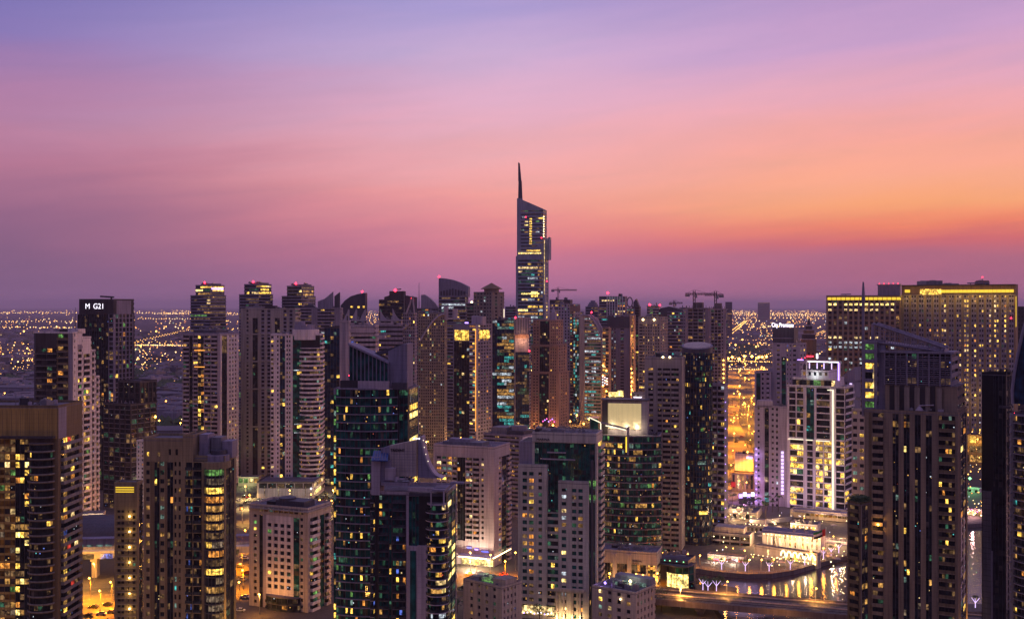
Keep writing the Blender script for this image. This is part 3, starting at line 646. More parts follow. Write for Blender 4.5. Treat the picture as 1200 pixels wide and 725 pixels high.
b = t.part('pergola'); b.box(x(479), -1.5, z_(575), x(523), -.4, z_(571), 'rose'); b.box(x(509), -4, z_(573), x(524), 6, z_(571), 'mauve'); b.box(x(507), -3.8, z_(592), x(508.2), -2.9, z_(573), 'rose')
for q in (x(523),): b.box(q-.3, -4, z_(592), q+.1, -3.6, z_(573), 'rose')
b.box(x(525), 4, z_(569), x(541), 6, z_(567), 'mauve')
b = t.part('roof_terrace'); b.box(x(448), -1.6, z_(569), x(480), 8, z_(565.5), 'mauve'); b.box(x(480)+.1, -1.2, zc-4, x(524), 10, z_(577), 'slate')
b = t.part('sign_wall'); b.prism([(x(455), 2), (x(486), 2), (x(486), 4.5), (x(455), 4.5)], z_(560), lambda a, c: z_(524)+(z_(517)-z_(524))*(a-x(455))/(x(486)-x(455)), 'cream')
for i in range(9):
    b = t.part('tile_joint'); a = x(457)+i*(x(485)-x(457))/9; b.box(a, 1.93, z_(556), a+.07, 1.99, z_(526-i*.7), 'mauve')
for i in range(8):
    b = t.part('tile_joint'); zz = z_(554-i*3.4); b.box(x(455.5), 1.92, zz, x(485.5), 1.985, zz+.07, 'mauve')
t.text('TRIDENT', x(456), z_(530.5), 1.15, 'dark', d=-1.85)
b = t.part('sign_wall_wing'); b.prism([(x(444), 2.6), (x(455)-.05, 2.2), (x(455)-.05, 4.6), (x(444), 5)], z_(565), lambda a, c: z_(528)+(z_(524)-z_(528))*(a-x(444))/(x(455)-x(444)), 'mauve')
b = t.part('stair_tower'); b.box(x(436), -1, zc-4, x(446), 5, z_(536), 'rose'); b.box(x(446)+.02, 0, z_(566), x(457), 4, z_(541), 'mauve'); b.box(x(452), -1, z_(563), x(463), 1.8, z_(549), 'rose')
b = t.part('solar_roof'); b.hexa([(x(438), -3, z_(540)), (x(457), -3, z_(540)), (x(452), 4, z_(532)), (x(434.5), 4, z_(532)), (x(438), -3, z_(540)+.3), (x(457), -3, z_(540)+.3), (x(452), 4, z_(532)+.3), (x(434.5), 4, z_(532)+.3)], 'blueroof')
for i in range(1, 6):
    f_ = i/6; b = t.part('solar_roof_rib'); b.bar((x(438+19*f_), -3, z_(540)+.45), (x(434.5+17.5*f_), 4, z_(532)+.45), .1, 'mauve', 4)
# curved sail: a thick concave blade
b = t.part('roof_sail'); sec = []
for i in range(13):
    f_ = i/12; zz = z_(513)+(z_(562)-z_(513))*f_; px_ = 491+ (1-sqrt(max(0, 1-f_**1.6)))*24 ; sec.append((px_, zz))
for (pa, za), (pb, zb_) in zip(sec, sec[1:]):
    b.hexa([(x(487.5), 3, zb_), (x(pb), 3, zb_), (x(pb), 3.9, zb_), (x(487.5), 3.9, zb_), (x(487.5), 3, za), (x(pa), 3, za), (x(pa), 3.9, za), (x(487.5), 3.9, za)], 'mauve')
    b.hexa([(x(pb), 2.5, zb_), (x(pb)+.6, 2.5, zb_), (x(pb)+.6, 7, zb_), (x(pb), 7, zb_), (x(pa), 2.5, za), (x(pa)+.6, 2.5, za), (x(pa)+.6, 7, za), (x(pa), 7, za)], 'rose')
for i, (px_, zz) in enumerate(sec[1:9:2]): b = t.part('sail_lamp'); b.octa((x(px_)+.9, 2.2, zz), .22, 'Epale')
for px_ in (483, 486, 489): b = t.part('roof_lamp'); b.octa((x(px_), 3, z_(515.5)), .32, 'Ewhite')
t.clutter(3, z=z_(566), u0=x(463), u1=x(480), v0=-1, v1=2, h=1); t.done()
# ---- G grey residential slab
t = T('apartment_block', 'grey flat roofed slab of recessed balconies with shops lit white at its foot', 508, 579, 598, 552, 528, ratio=.65, wall='rose', fpx=6.1, p=.07, seed=17, winmin=4.5, pal='yywoqk')
t.block(z1=t.z(537), F=t.F([(511, 'W'), (536, 'B', dict(n=4, np=1, out=.5, rail=.9, z0=12)), (545.5, 'G', dict(n=3, p=.03, z0=12)), (562, 'B', dict(n=2, np=2, out=.9, rail=.9, z0=12)), (569, 'P', dict(n=1, wf=.4, z0=12)), (579, 'W')]), R=t.R([(584, 'W'), (588, 'P', dict(n=1, wf=.7)), (593, 'G', dict(n=1, p=.3, pal='dqbw')), (598, 'B', dict(n=1, np=1))]), roof=False)
t.block(z0=t.z(537)+.01, z1=t.z(526), F=[(999, 'W')], R=[(999, 'W')])
b = t.part('plant_room'); b.box(t.u(514), 5, t.z(527), t.u(560), 14, t.z(521), 'grey'); b.box(t.u(520), 6, t.z(521), t.u(545), 12, t.z(518), 'mauve')
b = t.part('shop_canopy'); b.box(t.u(540), -6, 5, t.L+1, -.02, 5.6, 'white')
b = t.part('shop_window'); b.box(t.u(542), -.7, .5, t.u(578), -.52, 4.6, 'Lh')
b = t.part('light_strip'); b.box(t.u(543), -6.3, 5.1, t.u(576), -6.02, 5.5, 'Ewarm')
b = t.part('light_strip'); b.box(t.L+1.05, -4, 5.1, t.L+1.35, t.Wd*.9, 5.5, 'Ewarm')
for px_ in (556, 566): w = t.world((t.u(px_), -9, 4)); plight(w[0], w[1], w[2], 9000, (1, .8, .5), .5)
b = t.part('neon_sign'); b.box(t.u(548), -.9, t.z(644), t.u(553), -.72, t.z(642.7), 'Eblue'); b.box(t.u(557), -.9, t.z(645.5), t.u(561), -.72, t.z(644), 'Epurple'); b.box(t.u(565), -.9, t.z(647), t.u(573), -.72, t.z(646), 'Eblue')
t.clutter(6, h=2.5); t.done()
# ---- G2 block behind with lavender window wall
t = T('office_block', 'mauve block behind the grey slab with a small lavender lit window wall', 566, 612, 632, 680, 512, wall='mauve', ratio=.8, fpx=5, p=.05, seed=18, winmin=9)
t.block(F=t.F([(608, 'R', dict(n=9, p=.03)), (612, 'W')]), R=t.R([(631, 'P', dict(n=5, wf=.6, hf=.6, p=.75, pal='bkdb', z0=t.z(545), z1=t.z(517), m='white')), (632, 'W')]))
b = t.part('plant_room'); b.box(t.u(572), 4, t.z1+.3, t.u(590), 15, t.z(503), 'grey'); b.box(t.u(592), 4, t.z1+.3, t.u(610), 18, t.z(506), 'slate')
b = t.part('plant_room'); b.prism(arc(t.u(600), 10, 5, 5, 0, 345, 20), t.z(506), t.z(501), 'mauve')
t.clutter(7, h=2.5, m='mauve'); t.done()
# ---- H cream hotel with dark glass crown
t = T('hotel', 'cream stone hotel with stepped shoulders, dark glass upper part and lit base piers', 607, 698, 706, 455, 512, cat='hotel', ratio=.55, wall='ivory', glass='tealglass', fpx=8.2, p=.22, seed=19, winmin=5, pal='yyoowd')
x, z_ = t.u, t.z
o4 = dict(n=2, wf=.62, hf=.55, p=.3, pal='oywod'); 
t.block(z1=z_(520), v0=2.5, F=t.F([(622, 'W', dict(m='mauve')), (625, 'W'), (690, 'G', dict(n=14, p=.025, pal='gqyk', gl='tealglass')), (696, 'G', dict(n=1, p=.12, pal='gqdg')), (698, 'W')]),
        R=t.R([(699.5, 'W', dict(m='slate')), (701, 'W'), (706, 'B', dict(n=1, np=1, out=1.2, p=.1))]), roof=False)
t.block(z0=z_(520)+.01, z1=z_(511.5), v0=2.0, u0=x(622.5), F=[(999, 'W')], R=[(999, 'W')])
t.block(z1=z_(550), z0=0, u1=x(641), v1=2.7, dep=.4, F=t.F([(611, 'W'), (626.5, 'P', dict(n=2, wf=.68, hf=.56, p=.3, pal='oodyw', z1=z_(555))), (630, 'W'), (636, 'P', dict(n=1, wf=.7, hf=.5, p=.3, pal='kwwn', z1=z_(555))), (641, 'W')]), R=[(9, 'W')])
t.block(z1=z_(568), z0=0, u0=x(654), u1=x(690), v0=.1, v1=2.75, dep=.4, F=t.F([(657, 'W'), (664.5, 'P', dict(n=1, wf=.7, hf=.5, p=.5, pal='kwhy', z1=z_(573))), (669, 'W'), (684, 'P', dict(n=2, wf=.68, hf=.56, p=.38, pal='ooydo', z1=z_(573))), (690, 'W')]), R=[(9, 'W')])
t.block(z1=z_(603), z0=0, u0=x(641)+.05, u1=x(654)-.05, v0=.5, v1=2.8, dep=.3, F=t.F([(654, 'R', dict(n=3, hf=.62, p=.25, pal='gydnq'))]), R=[(9, 'W')], roof=False)
b = t.part('balcony_rail'); 
for (pa, pb, py) in ((632, 673, 539.5), (640, 662, 531.5)):
    b = t.part('glass_rail'); b.box(x(pa), 1.9, z_(py+1.5), x(pb), 2.4, z_(py), 'rose')
b = t.part('corner_lantern'); b.box(x(689.5), 1.2, z_(586), x(697), 2.45, z_(581), 'Lg'); b.box(x(689.5), 1.2, z_(570), x(697), 2.45, z_(564), 'Lg')
t.text('MARINA', x(627.5), z_(518.6), 1.5, 'char', d=-1.9)
for px_ in (653, 661, 671, 680):
    b = t.part('lit_pier'); b.box(x(px_)-.4, -1.2, 0, x(px_)+.4, -.01, z_(694), 'cream'); w = t.world((x(px_), -2.6, 1.5)); plight(w[0], w[1], w[2], 900, (1, .66, .28), .3)
b = t.part('porch_roof'); b.box(x(650), -1.6, z_(694), x(686), -.01, z_(690.5), 'cream')
b = t.part('shop_window'); b.box(x(612), -.6, 2, x(650), -.45, 5.5, 'Lw')
for i in range(9):
    b = t.part('string_lights'); b.octa((x(616+i*4), -3, 3+.3*(i % 3)), .35, 'Epurple' if i % 3 == 0 else 'Ewhite')
b = t.part('vertical_fin'); b.box(x(692), .5, 0, x(694.5), 2.45, z_(540), 'slate')
t.clutter(6, z=z_(511), h=1.8); t.done()
# ---- I curved glass tower with glowing screen wall
t = T('glass_tower', 'curved dark glass tower topped by a big glowing cream screen wall and white edged frames', 700, 772, 776, 560, 514, ratio=.7, wall='mauve', glass='tealglass', fpx=7.6, p=.1, seed=20, pal='yyqockrg', winmin=6)
x, z_ = t.u, t.z
t.block(z0=0, v0=4, F=[(999, 'W', dict(m='dark'))], R=[(999, 'R', dict(n=4))])
n_ = 14; pts = [(x(701)+(x(774)-x(701))*i/n_, 4-5.5*sin(pi*i/n_)**.7) for i in range(n_+1)]
t.curve(pts, z_(512), z0=z_(652), m='mauve', mr='slate', band=.7, out=.9, o=dict(p=.15, pal='yyoqdckdgq', run=.3), part='floor_band', np_=2)
b = t.part('screen_frame'); sx0, sx1 = x(704), x(758); b.box(sx0, 6, z_(514), sx1, 14, z_(471), 'mauve')
b.box(sx0-.5, 5.0, z_(471), sx1+.5, 14, z_(469.5), 'slate'); b.box(sx0, 5.1, z_(512), x(710.5), 5.98, z_(471)-.01, 'char'); b.box(x(750.5), 5.1, z_(512), sx1, 5.98, z_(471)-.01, 'mauve')
b = t.part('glowing_screen'); b.box(x(711), 5.6, z_(505), x(750), 5.96, z_(474.5), 'Screen')
for px_, pw in ((717, 1500), (733, 1300), (745, 1700)): w = t.world((x(px_), 3.8, z_(502))); plight(w[0], w[1], w[2], pw*1.1, (1, .80, .42), .4)
for i in range(26):
    b = t.part('screen_fin'); a = x(711.8+i*1.48); b.box(a-.06, 5.3, z_(505), a+.06, 5.58, z_(474.8), 'cream')
def frame_line(t, pts, r, mt='Epale', name='lit_frame'):
    for a, c in zip(pts, pts[1:]): b = t.part(name); b.bar(a, c, r, mt, 5)
frame_line(t, [(x(690), 2, z_(491)), (x(704), 0, z_(496.5)), (x(704), 0, z_(507))], .28)
frame_line(t, [(x(704.5), -1, z_(496)), (x(735), -2, z_(502.5))], .45, 'mauve', 'frame_beam')
frame_line(t, [(x(710), -1, z_(499.5)), (x(734), -2, z_(504))], .3); frame_line(t, [(x(734.5), -2.2, z_(512)), (x(734.5), -2.2, z_(530))], .35, 'Eyellow')
b = t.part('frame_leg'); b.box(x(735.2), -2.4, z_(533), x(737.5), 3, z_(501), 'mauve')
b = t.part('side_glass'); b.box(x(690.5), 2.5, 0, x(700), 14, z_(492), 'tealglass'); b.box(x(690), 2.3, 0, x(691), 2.45, z_(491), 'mauve')
b = t.part('sphere_lamp'); b.prism(arc(x(713), 20, 2.4, 2.4, 0, 330, 11), z_(469), z_(464), 'Lh')
t.clutter(6, z=z_(514), u0=x(752), u1=x(772), h=2); t.done()
# ---- J beige balcony tower
t = T('apartment_tower', 'tall beige tower of dense dark balcony rows with two white lamps on its roof', 756, 799, 803, 580, 421, ratio=.7, wall='beige', fpx=6.05, p=.06, seed=21, winmin=5, pal='ooydg')
t.block(F=t.F([(759, 'W'), (766, 'B', dict(n=1, np=1, out=.5, p=.1, pal='gqd')), (770, 'W'), (776, 'B', dict(n=1, np=1, out=.5)), (796, 'B', dict(n=2, np=3, out=.9, p=.06)), (799, 'W')]), R=t.R([(803, 'W')]), z1=t.z(431), roof=False)
t.block(z0=t.z(431)+.01, F=[(999, 'W')], R=[(999, 'W')])
for px_ in (777, 785): b = t.part('roof_lamp'); b.octa((t.u(px_), -.4, t.z(418.5)), .7, 'Ewarm'); b.bar((t.u(px_), -.2, t.z1), (t.u(px_), -.4, t.z(419)), .12, 'grey', 4)
t.clutter(6, h=3, m='char'); t.done()
# ---- K dark cylinder
t = T('glass_tower', 'round black glass tower with a pale tilted oval roof', 798, 834, 835.5, 590, 412, ratio=.9, wall='slate', glass='blueglass', fpx=6.5, p=.05, seed=22, winmin=5, pal='qgyrc')
r_ = t.L/2; 
t.curve(arc(r_, r_, r_, r_, 170, 370, 18), t.z(410), fh=t.fh, band=.3, out=.15, m='char', o=dict(p=.07, pal='qgycyd', run=.45), np_=2, gl='blueglass', cap=False, backpts=arc(r_, r_, r_, r_, 10, 170, 10)[1:-1])
b = t.part('oval_roof'); b.prism(arc(r_, r_, r_*1.03, r_*1.03, 0, 350, 35), t.z(414), lambda a, c: t.z(409)+(c/(2*r_))*(t.z(402)-t.z(409)), 'slate', 'mauve')
b = t.part('roof_disc'); b.prism(arc(r_, r_, r_*.9, r_*.9, 0, 350, 35), t.z(412), lambda a, c: t.z(409)+.35+(c/(2*r_))*(t.z(402)-t.z(409)), 'cream')
t.done()
# ---- L narrow tower with wavy balconies
t = T('apartment_tower', 'narrow mauve tower of wavy balconies tucked behind the round black tower', 832, 849, 853, 640, 452, ratio=.8, wall='mauve', fpx=7.2, p=.16, seed=23, winmin=5, pal='qyknd')
t.block(F=t.F([(849, 'B', dict(n=2, np=2, out=1.1))]), R=t.R([(853, 'W')]))
for k in range(14):
    b = t.part('edge_lamp'); b.octa((t.L+.3, 1, 8+k*5.1), .35, 'Epurple')
t.clutter(3, h=2); t.done()
# ---- M two towers under construction
for nm, a_, b_, c_, D_, top, sd_, lb in (('unfinished_tower', 803, 830, 834, 1010, 362, 24, 'bare concrete tower shell under construction, the left one below two cranes'), ('unfinished_tower', 830, 851, 853, 985, 363, 25, 'bare concrete tower shell under construction with a strip of work lamps on its edge')):
    t = T(nm, lb, a_, b_, c_, D_, top, ratio=.8, group='unfinished towers below the cranes', wall='mauve', fpx=4, p=.03, seed=sd_, pal='nwd')
    t.block(F=t.F([(a_+3, 'W'), (b_-6, 'B', dict(n=3, np=1, out=.1, rail=.5)), (b_-3, 'P', dict(n=1, wf=.5, p=.25, pal='nwd')), (b_, 'W')]), R=t.R([(c_, 'B', dict(n=1, np=1, out=.3, rail=.4))]))
    b = t.part('lift_core'); b.box(t.L*.3, t.Wd*.3, t.z1, t.L*.7, t.Wd*.7, t.z1+6, 'concrete')
    for i in range(8): b = t.part('rebar'); q = t.L*(.06+.12*i); b.bar((q, .5, t.z1+.2), (q, .5, t.z1+3.2), .18, 'char', 4)
    for i in range(9):
        if sd_ == 25: b = t.part('work_lamp'); b.octa((t.L*.86, -1.2, t.z(422+i*5.2)), .7, 'Esod')
    t.clutter(2); t.done()
# ---- N riverside hotel group
t = T('hotel', 'tall pale hotel slab with a glowing white City Premiere sign on its roof box', 886, 937, 945, 735, 404, cat='hotel', ratio=.5, wall='rose', fpx=5.6, p=.05, seed=26, winmin=4, pal='ykwdb')
x, z_ = t.u, t.z
t.block(u0=x(905), F=t.F([(908, 'W'), (916, 'P', dict(n=1, wf=.45, hf=.4)), (921, 'G', dict(n=1, gl='tealglass', z1=z_(418))), (928, 'P', dict(n=2, wf=.35, hf=.4, p=.15)), (934, 'P', dict(n=1, wf=.6, hf=.4)), (937, 'W')]), R=t.R([(945, 'P', dict(n=2, wf=.45, hf=.4))]))
t.block(u0=x(886), u1=x(905)-.05, z1=z_(438), v0=-3, F=t.F([(888, 'W'), (893, 'G', dict(n=1, gl='tealglass')), (898, 'P', dict(n=1, wf=.5)), (905, 'P', dict(n=1, wf=.5, hf=.4))]), R=[(99, 'W')])
b = t.part('sign_box'); b.box(x(905), 1, z_(403.5), x(930), 10, z_(384), 'slate'); b.box(x(904.5), .5, z_(397), x(928.5), .98, z_(396), 'mauve')
o = t.text('City Premiere', x(904), z_(383.2), 4.0, 'Ewhite', d=-.4, ext=.15); o.scale.x = .66
b = t.part('podium_storey'); b.box(x(900), .5, z_(438), x(905)-.1, 8, z_(432), 'rose')
t.clutter(5, u0=x(930), h=2.5); t.done()
t = T('hotel', 'white riverfront hotel with open balconies, yellow lit lower rooms and violet roof lights', 922, 990, 1001, 684, 438, cat='hotel', ratio=.55, wall='white', fpx=7.3, p=.3, seed=27, winmin=6, pal='yyhywd')
x, z_ = t.u, t.z
o1 = dict(np=2, out=.4, p=.62, pal='yyhyw', rail=.5, pw=.7)
lowz = z_(517)
t.block(z1=lowz, F=t.F([(925, 'W'), (942, 'B', dict(n=1, **o1)), (945, 'W'), (953, 'B', dict(n=1, **dict(o1, p=.2))), (955, 'W'), (975, 'B', dict(n=2, **dict(o1, p=.75))), (979, 'W'), (990, 'B', dict(n=1, **dict(o1, p=.1)))]), R=t.R([(1001, 'B', dict(n=1, np=2, out=.6, p=.3))]), roof=False)
o2 = dict(np=2, out=.4, p=.04, rail=.5, pw=.7)
t.block(z0=lowz+.01, z1=z_(455), F=t.F([(924, 'W'), (942, 'B', dict(n=2, **o2)), (945, 'W'), (954, 'G', dict(n=2, p=.15, pal='qcg', gl='tealglass')), (956, 'W'), (973, 'B', dict(n=1, **o2)), (979, 'W'), (990, 'B', dict(n=1, **o2))]), R=t.R([(1001, 'B', dict(n=1, np=2, out=.6, p=.08))]))
t.block(z0=z_(455)+.3, z1=z_(446), u0=x(928), u1=x(978), v0=1, F=t.F([(978, 'G', dict(n=12, p=.5, pal='qdgwn', hf=.9))]), R=[(99, 'W')])
t.block(z0=z_(446)+.3, z1=z_(437), u0=x(938), u1=x(970), v0=2, F=t.F([(970, 'P', dict(n=5, wf=.5, p=.6, pal='kcw', fh=3.6))]), R=[(99, 'W')])
for i, (pa, pb, py, mt) in enumerate(((924, 942, 517.5, 'Epale'), (945, 953, 517.5, 'Epale'), (957, 973, 517.5, 'Epale'))):
    b = t.part('light_strip'); b.box(x(pa), -1.2, z_(py+.9), x(pb), -.95, z_(py), mt)
b = t.part('light_strip'); b.box(x(975.5), -.9, z_(603), x(977.2), -.55, z_(458), 'Epale')
b = t.part('light_strip'); b.box(x(970), -.9, z_(458), x(977.2), -.55, z_(457), 'Epale')
b = t.part('roof_frame'); b.box(x(945), 1, z_(424.5), x(984), 1.6, z_(423), 'white'); b.box(x(983), 1, z_(447), x(984.6), 1.6, z_(423), 'white'); b.box(x(944), 1, z_(446), x(945), 1.6, z_(423), 'white')
b = t.part('light_strip'); b.box(x(946), .7, z_(425.2), x(982), .98, z_(424.2), 'Ewhite'); b = t.part('light_strip'); b.box(x(981.5), .7, z_(446), x(983), .98, z_(425), 'Epurple')
b = t.part('light_strip'); b.box(x(934), .7, z_(423.5), x(941), .98, z_(422.5), 'Epurple'); b = t.part('sign_lamp'); b.box(x(956), .7, z_(421), x(958), 1.2, z_(415), 'Ewhite')
for px_ in (948, 957, 965, 974): b = t.part('roof_uplight'); b.box(x(px_)-.3, .8, z_(433), x(px_)+.3, 1.1, z_(426), 'Elav')
for px_ in (943, 954, 966): b = t.part('chiller'); b.box(x(px_)-2, 3, z_(437), x(px_)+2, 7, z_(429), 'char')
w = t.world((x(955), -1.5, z_(440))); plight(w[0], w[1], w[2], 900, (.8, 1, .95), .3)
for px_, py in ((934, 585), (950, 560), (966, 590), (985, 560)): w = t.world((x(px_), -9, z_(py))); plight(w[0], w[1], w[2], 900, (.62, .5, 1), .5)
t.beacon(x(938), 2, z_(421.5), .7); t.beacon(x(942), 2, z_(420.5), .7)
t.done()
t = T('hotel_wing', 'pale lower wing beside the riverfront hotel with violet lamps down its edge', 884, 922, 924, 705, 478, cat='hotel', ratio=.4, wall='rose', fpx=6.6, p=.12, seed=28, winmin=5, pal='kqycb')
x, z_ = t.u, t.z
t.block(F=t.F([(887, 'W'), (891, 'P', dict(n=1, wf=.6, hf=.4)), (896, 'W'), (901, 'G', dict(n=1, p=.3, pal='qdcb')), (903, 'W'), (908, 'P', dict(n=1, wf=.5, hf=.4)), (913, 'P', dict(n=1, wf=.5, p=.3)), (922, 'W')]), R=[(99, 'W')])
for k in range(11):
    b = t.part('edge_lamp'); b.octa((x(886.5), -.9, z_(527+k*6.8)), .55, 'Epurple')
    if k % 4 == 1: w = t.world((x(886.5), -2.5, z_(527+k*6.8))); plight(w[0], w[1], w[2], 700, (.55, .35, 1), .5)
b = t.part('light_ladder'); 
for k in range(12): b = t.part('light_bar'); b.box(x(915.5), -.8, z_(579-k*4.3), x(918.5), -.52, z_(576-k*4.3), 'Elav')
b = t.part('wing_top'); b.box(x(887), 0, t.z1+.3, x(905), 6, z_(470), 'rose')
t.clutter(4, h=2); t.done()
t = T('tower', 'pale narrow tower behind the riverfront hotel with a lavender lit vertical edge', 984, 1000, 1009, 760, 448, ratio=.8, wall='mauve', fpx=6.5, p=.05, seed=29)
t.block(F=t.F([(994, 'P', dict(n=2, wf=.5)), (996, 'W'), (1000, 'W')]), R=t.R([(1009, 'W')]))
b = t.part('light_strip'); b.box(t.u(996.2), -.6, t.z(600), t.u(998.6), -.2, t.z(449), 'Elav')
b = t.part('sloped_crown'); b.prism([(0, 1), (t.L, 1), (t.L, t.Wd), (0, t.Wd)], t.z1+.3, lambda a, c: t.z(443)+(t.z(430)-t.z(443))*a/t.L, 'mauve'); t.done()
# spire tower behind
t = T('domed_tower', 'distant old style tower with a stepped dome and a needle spire beside the hotel sign', 936, 955, 959, 1090, 430, ratio=.9, wall='brown', fpx=5, p=.02, seed=30)
t.block(z1=t.z(413), F=t.F([(954, 'P', dict(n=4, wf=.5))]), R=t.R([(958, 'P', dict(n=2))]))
r_ = t.L/2
for (ra, za, zb2, mt) in ((.95, 413, 398, 'brown'), (.85, 398, 392, 'char'), (.66, 392, 387, 'brown'), (.42, 387, 382, 'char')):
    b = t.part('dome_tier'); b.prism(arc(r_, r_, r_*ra, r_*ra, 0, 345, 12), t.z(za)+.02, t.z(zb2), mt); b.prism(arc(r_, r_, r_*ra*1.08, r_*ra*1.08, 0, 345, 12), t.z(zb2)+.02, t.z(zb2)+.8, 'rose')
b = t.part('spire'); b.bar((r_, r_, t.z(383)), (r_, r_, t.z(372)), 2.2, 'char', 8, .25)
for i in range(6): b = t.part('red_strip'); b.box(t.L*(.1+.14*i), -.9, t.z(418), t.L*(.2+.14*i), -.6, t.z(417), 'Ered')
t.done()
# ---- P right front brown tower
t = T('apartment_tower', 'big brown ribbed tower in front with a louvred top and a slanted glass roof screen', 1013, 1123, 1134, 400, 487, ratio=.8, wall='cocoa', fpx=9.9, p=.05, seed=31, pal='yyohn')
x, z_ = t.u, t.z
g = dict(n=2, p=.07, pal='yhyoqn')
t.block(F=t.F([(1018, 'W'), (1021.5, 'W', dict(m='umber')), (1036, 'B', dict(n=1, np=2, out=1.2, p=.10, pal='oyqd')), (1046, 'W'), (1053, 'G', dict(g, p=.14)), (1059, 'W'), (1066, 'G', dict(g, p=.1)), (1072, 'W'), (1079, 'G', g), (1085, 'W'), (1092, 'G', g), (1099, 'W'), (1120, 'B', dict(n=1, np=5, out=1.0, p=.18, pal='oyodkyq', mr='umber')), (1123, 'W')]),
        R=t.R([(1126, 'W'), (1132, 'G', dict(n=2)), (1134, 'W')]), wm='cocoa')
t.block(z0=t.z1+.26, z1=z_(454), u0=x(1036), u1=x(1121), v0=2.2, v1=t.Wd-3, F=t.F([(1041, 'W'), (1047, 'W', dict(m='char')), (1053, 'W'), (1059, 'W', dict(m='char')), (1065, 'W'), (1071, 'W', dict(m='char')), (1077, 'W'), (1083, 'W', dict(m='char')), (1089, 'W'), (1095, 'W', dict(m='char')), (1103, 'W'), (1121, 'W')]), wm='cocoa', par=0)
for (pa, pb) in ((1048, 1053), (1059, 1065), (1071, 1077), (1084, 1089), (1097, 1103)):
    b = t.part('rib_pier'); b.box(x(pa), 1.2, t.z1+.3, x(pb), 2.19, z_(456), 'sand')
t.block(z0=z_(454)+.05, z1=z_(415), u0=x(1034), u1=x(1113), v0=3, v1=t.Wd-5, F=t.F([(1113, 'R', dict(n=12, hf=.72, p=.05, pal='gqy', mull=True, mw=.35))]), wm='mauve', fh=3.0, par=0)
for i in range(14):
    b = t.part('louvre'); zz = z_(452)+i*(z_(417)-z_(452))/14; b.box(x(1036), 1.6, zz, x(1114), 2.4, zz+.22, 'mauve')
for i in range(7): b = t.part('louvre_post'); a = x(1036+i*13); b.box(a-.2, 1.3, z_(454), a+.2, 1.58, z_(415), 'mauve')
b = t.part('roof_slab'); b.box(x(1030), 1.4, z_(415), x(1117), 16, z_(412.5), 'mauve')
# slanted roof screen (open lattice)
za, zb2, zc2 = z_(380), z_(408), z_(411)
def sc(px_): f_ = (px_-1021)/(1106-1021); return za+(zb2-za)*f_
b = t.part('screen_rim'); b.bar((x(1021), 3, sc(1021)), (x(1106), 3, sc(1106)), .5, 'mauve', 6); b.bar((x(1021), 12, sc(1021)), (x(1106), 12, sc(1106)), .5, 'mauve', 6); b.bar((x(1106), 3, zb2), (x(1102), 3, zc2), .5, 'mauve', 6); b.bar((x(1021), 3, za), (x(1020), 3, z_(402)), .5, 'mauve', 6)
b.bar((x(1020), 3, z_(402)), (x(1102), 3, zc2-.3), .4, 'mauve', 6)
for i in range(30):
    p0 = 1022+i*2.8; b = t.part('screen_bar'); lo = z_(402)+(zc2-z_(402))*(p0-1020)/82; b.bar((x(p0), 3, lo), (x(p0), 3, sc(p0)), .13, 'mauve', 4)
for i in range(1, 5):
    f_ = i/5; b = t.part('screen_bar'); b.bar((x(1021), 3.2, z_(402)+(za-z_(402))*f_), (x(1021+82*(1)), 3.2, zc2+(zb2-zc2)*f_), .11, 'mauve', 4)
b = t.part('roof_deck'); b.hexa([(x(1018), 4, z_(404)), (x(1105), 4, zc2-1), (x(1105), 15, zc2-1), (x(1018), 15, z_(404)), (x(1018), 4, z_(401)), (x(1105), 4, zc2+.2), (x(1105), 15, zc2+.2), (x(1018), 15, z_(401))], 'mauve')
# left white shaft with mast
t.block(z0=t.z1+.27, z1=z_(404), u0=x(1009.5), u1=x(1027), v0=1.5, v1=9, F=t.F([(1012, 'W'), (1024, 'B', dict(n=1, np=1, out=.8, p=.2, pal='yg')), (1027, 'W')]), wm='mauve', fh=3.4)
t.block(z0=t.z1+.28, z1=z_(404)-.02, u0=x(1027)+.02, u1=x(1035.5), v0=3.5, v1=9, F=[(99, 'W')], wm='mauve')
b = t.part('mast'); b.prism([(x(1008.5), 2), (x(1011.5), 2), (x(1011.2), 3), (x(1008.8), 3)], t.z1-2, z_(352), 'mauve'); b.bar((x(1010), 2.5, z_(352)), (x(1010), 2.5, z_(329)), .8, 'mauve', 5, .3)
b = t.part('light_strip'); b.box(x(1022.2), .9, z_(462), x(1023.4), 1.2, z_(430), 'Lw')
b = t.part('dish'); b.bar((x(1077), 1, t.z1+1.2), (x(1077), 1, t.z1+2.8), 1.6, 'rose', 12, .4); b.bar((x(1077), 1, t.z1+3), (x(1094), 1, t.z1+3.4), .25, 'rose', 5)
t.clutter(5, u0=x(1060), v0=.6, v1=2, h=1.5, m='sand'); 
w = t.world((x(1030), -2.5, z_(622))); plight(w[0], w[1], w[2], 420, (1, .5, .1), .4)
b = t.part('wall_lamp'); b.octa((x(1030), -1.6, z_(622)), .5, 'Esod')
t.done()
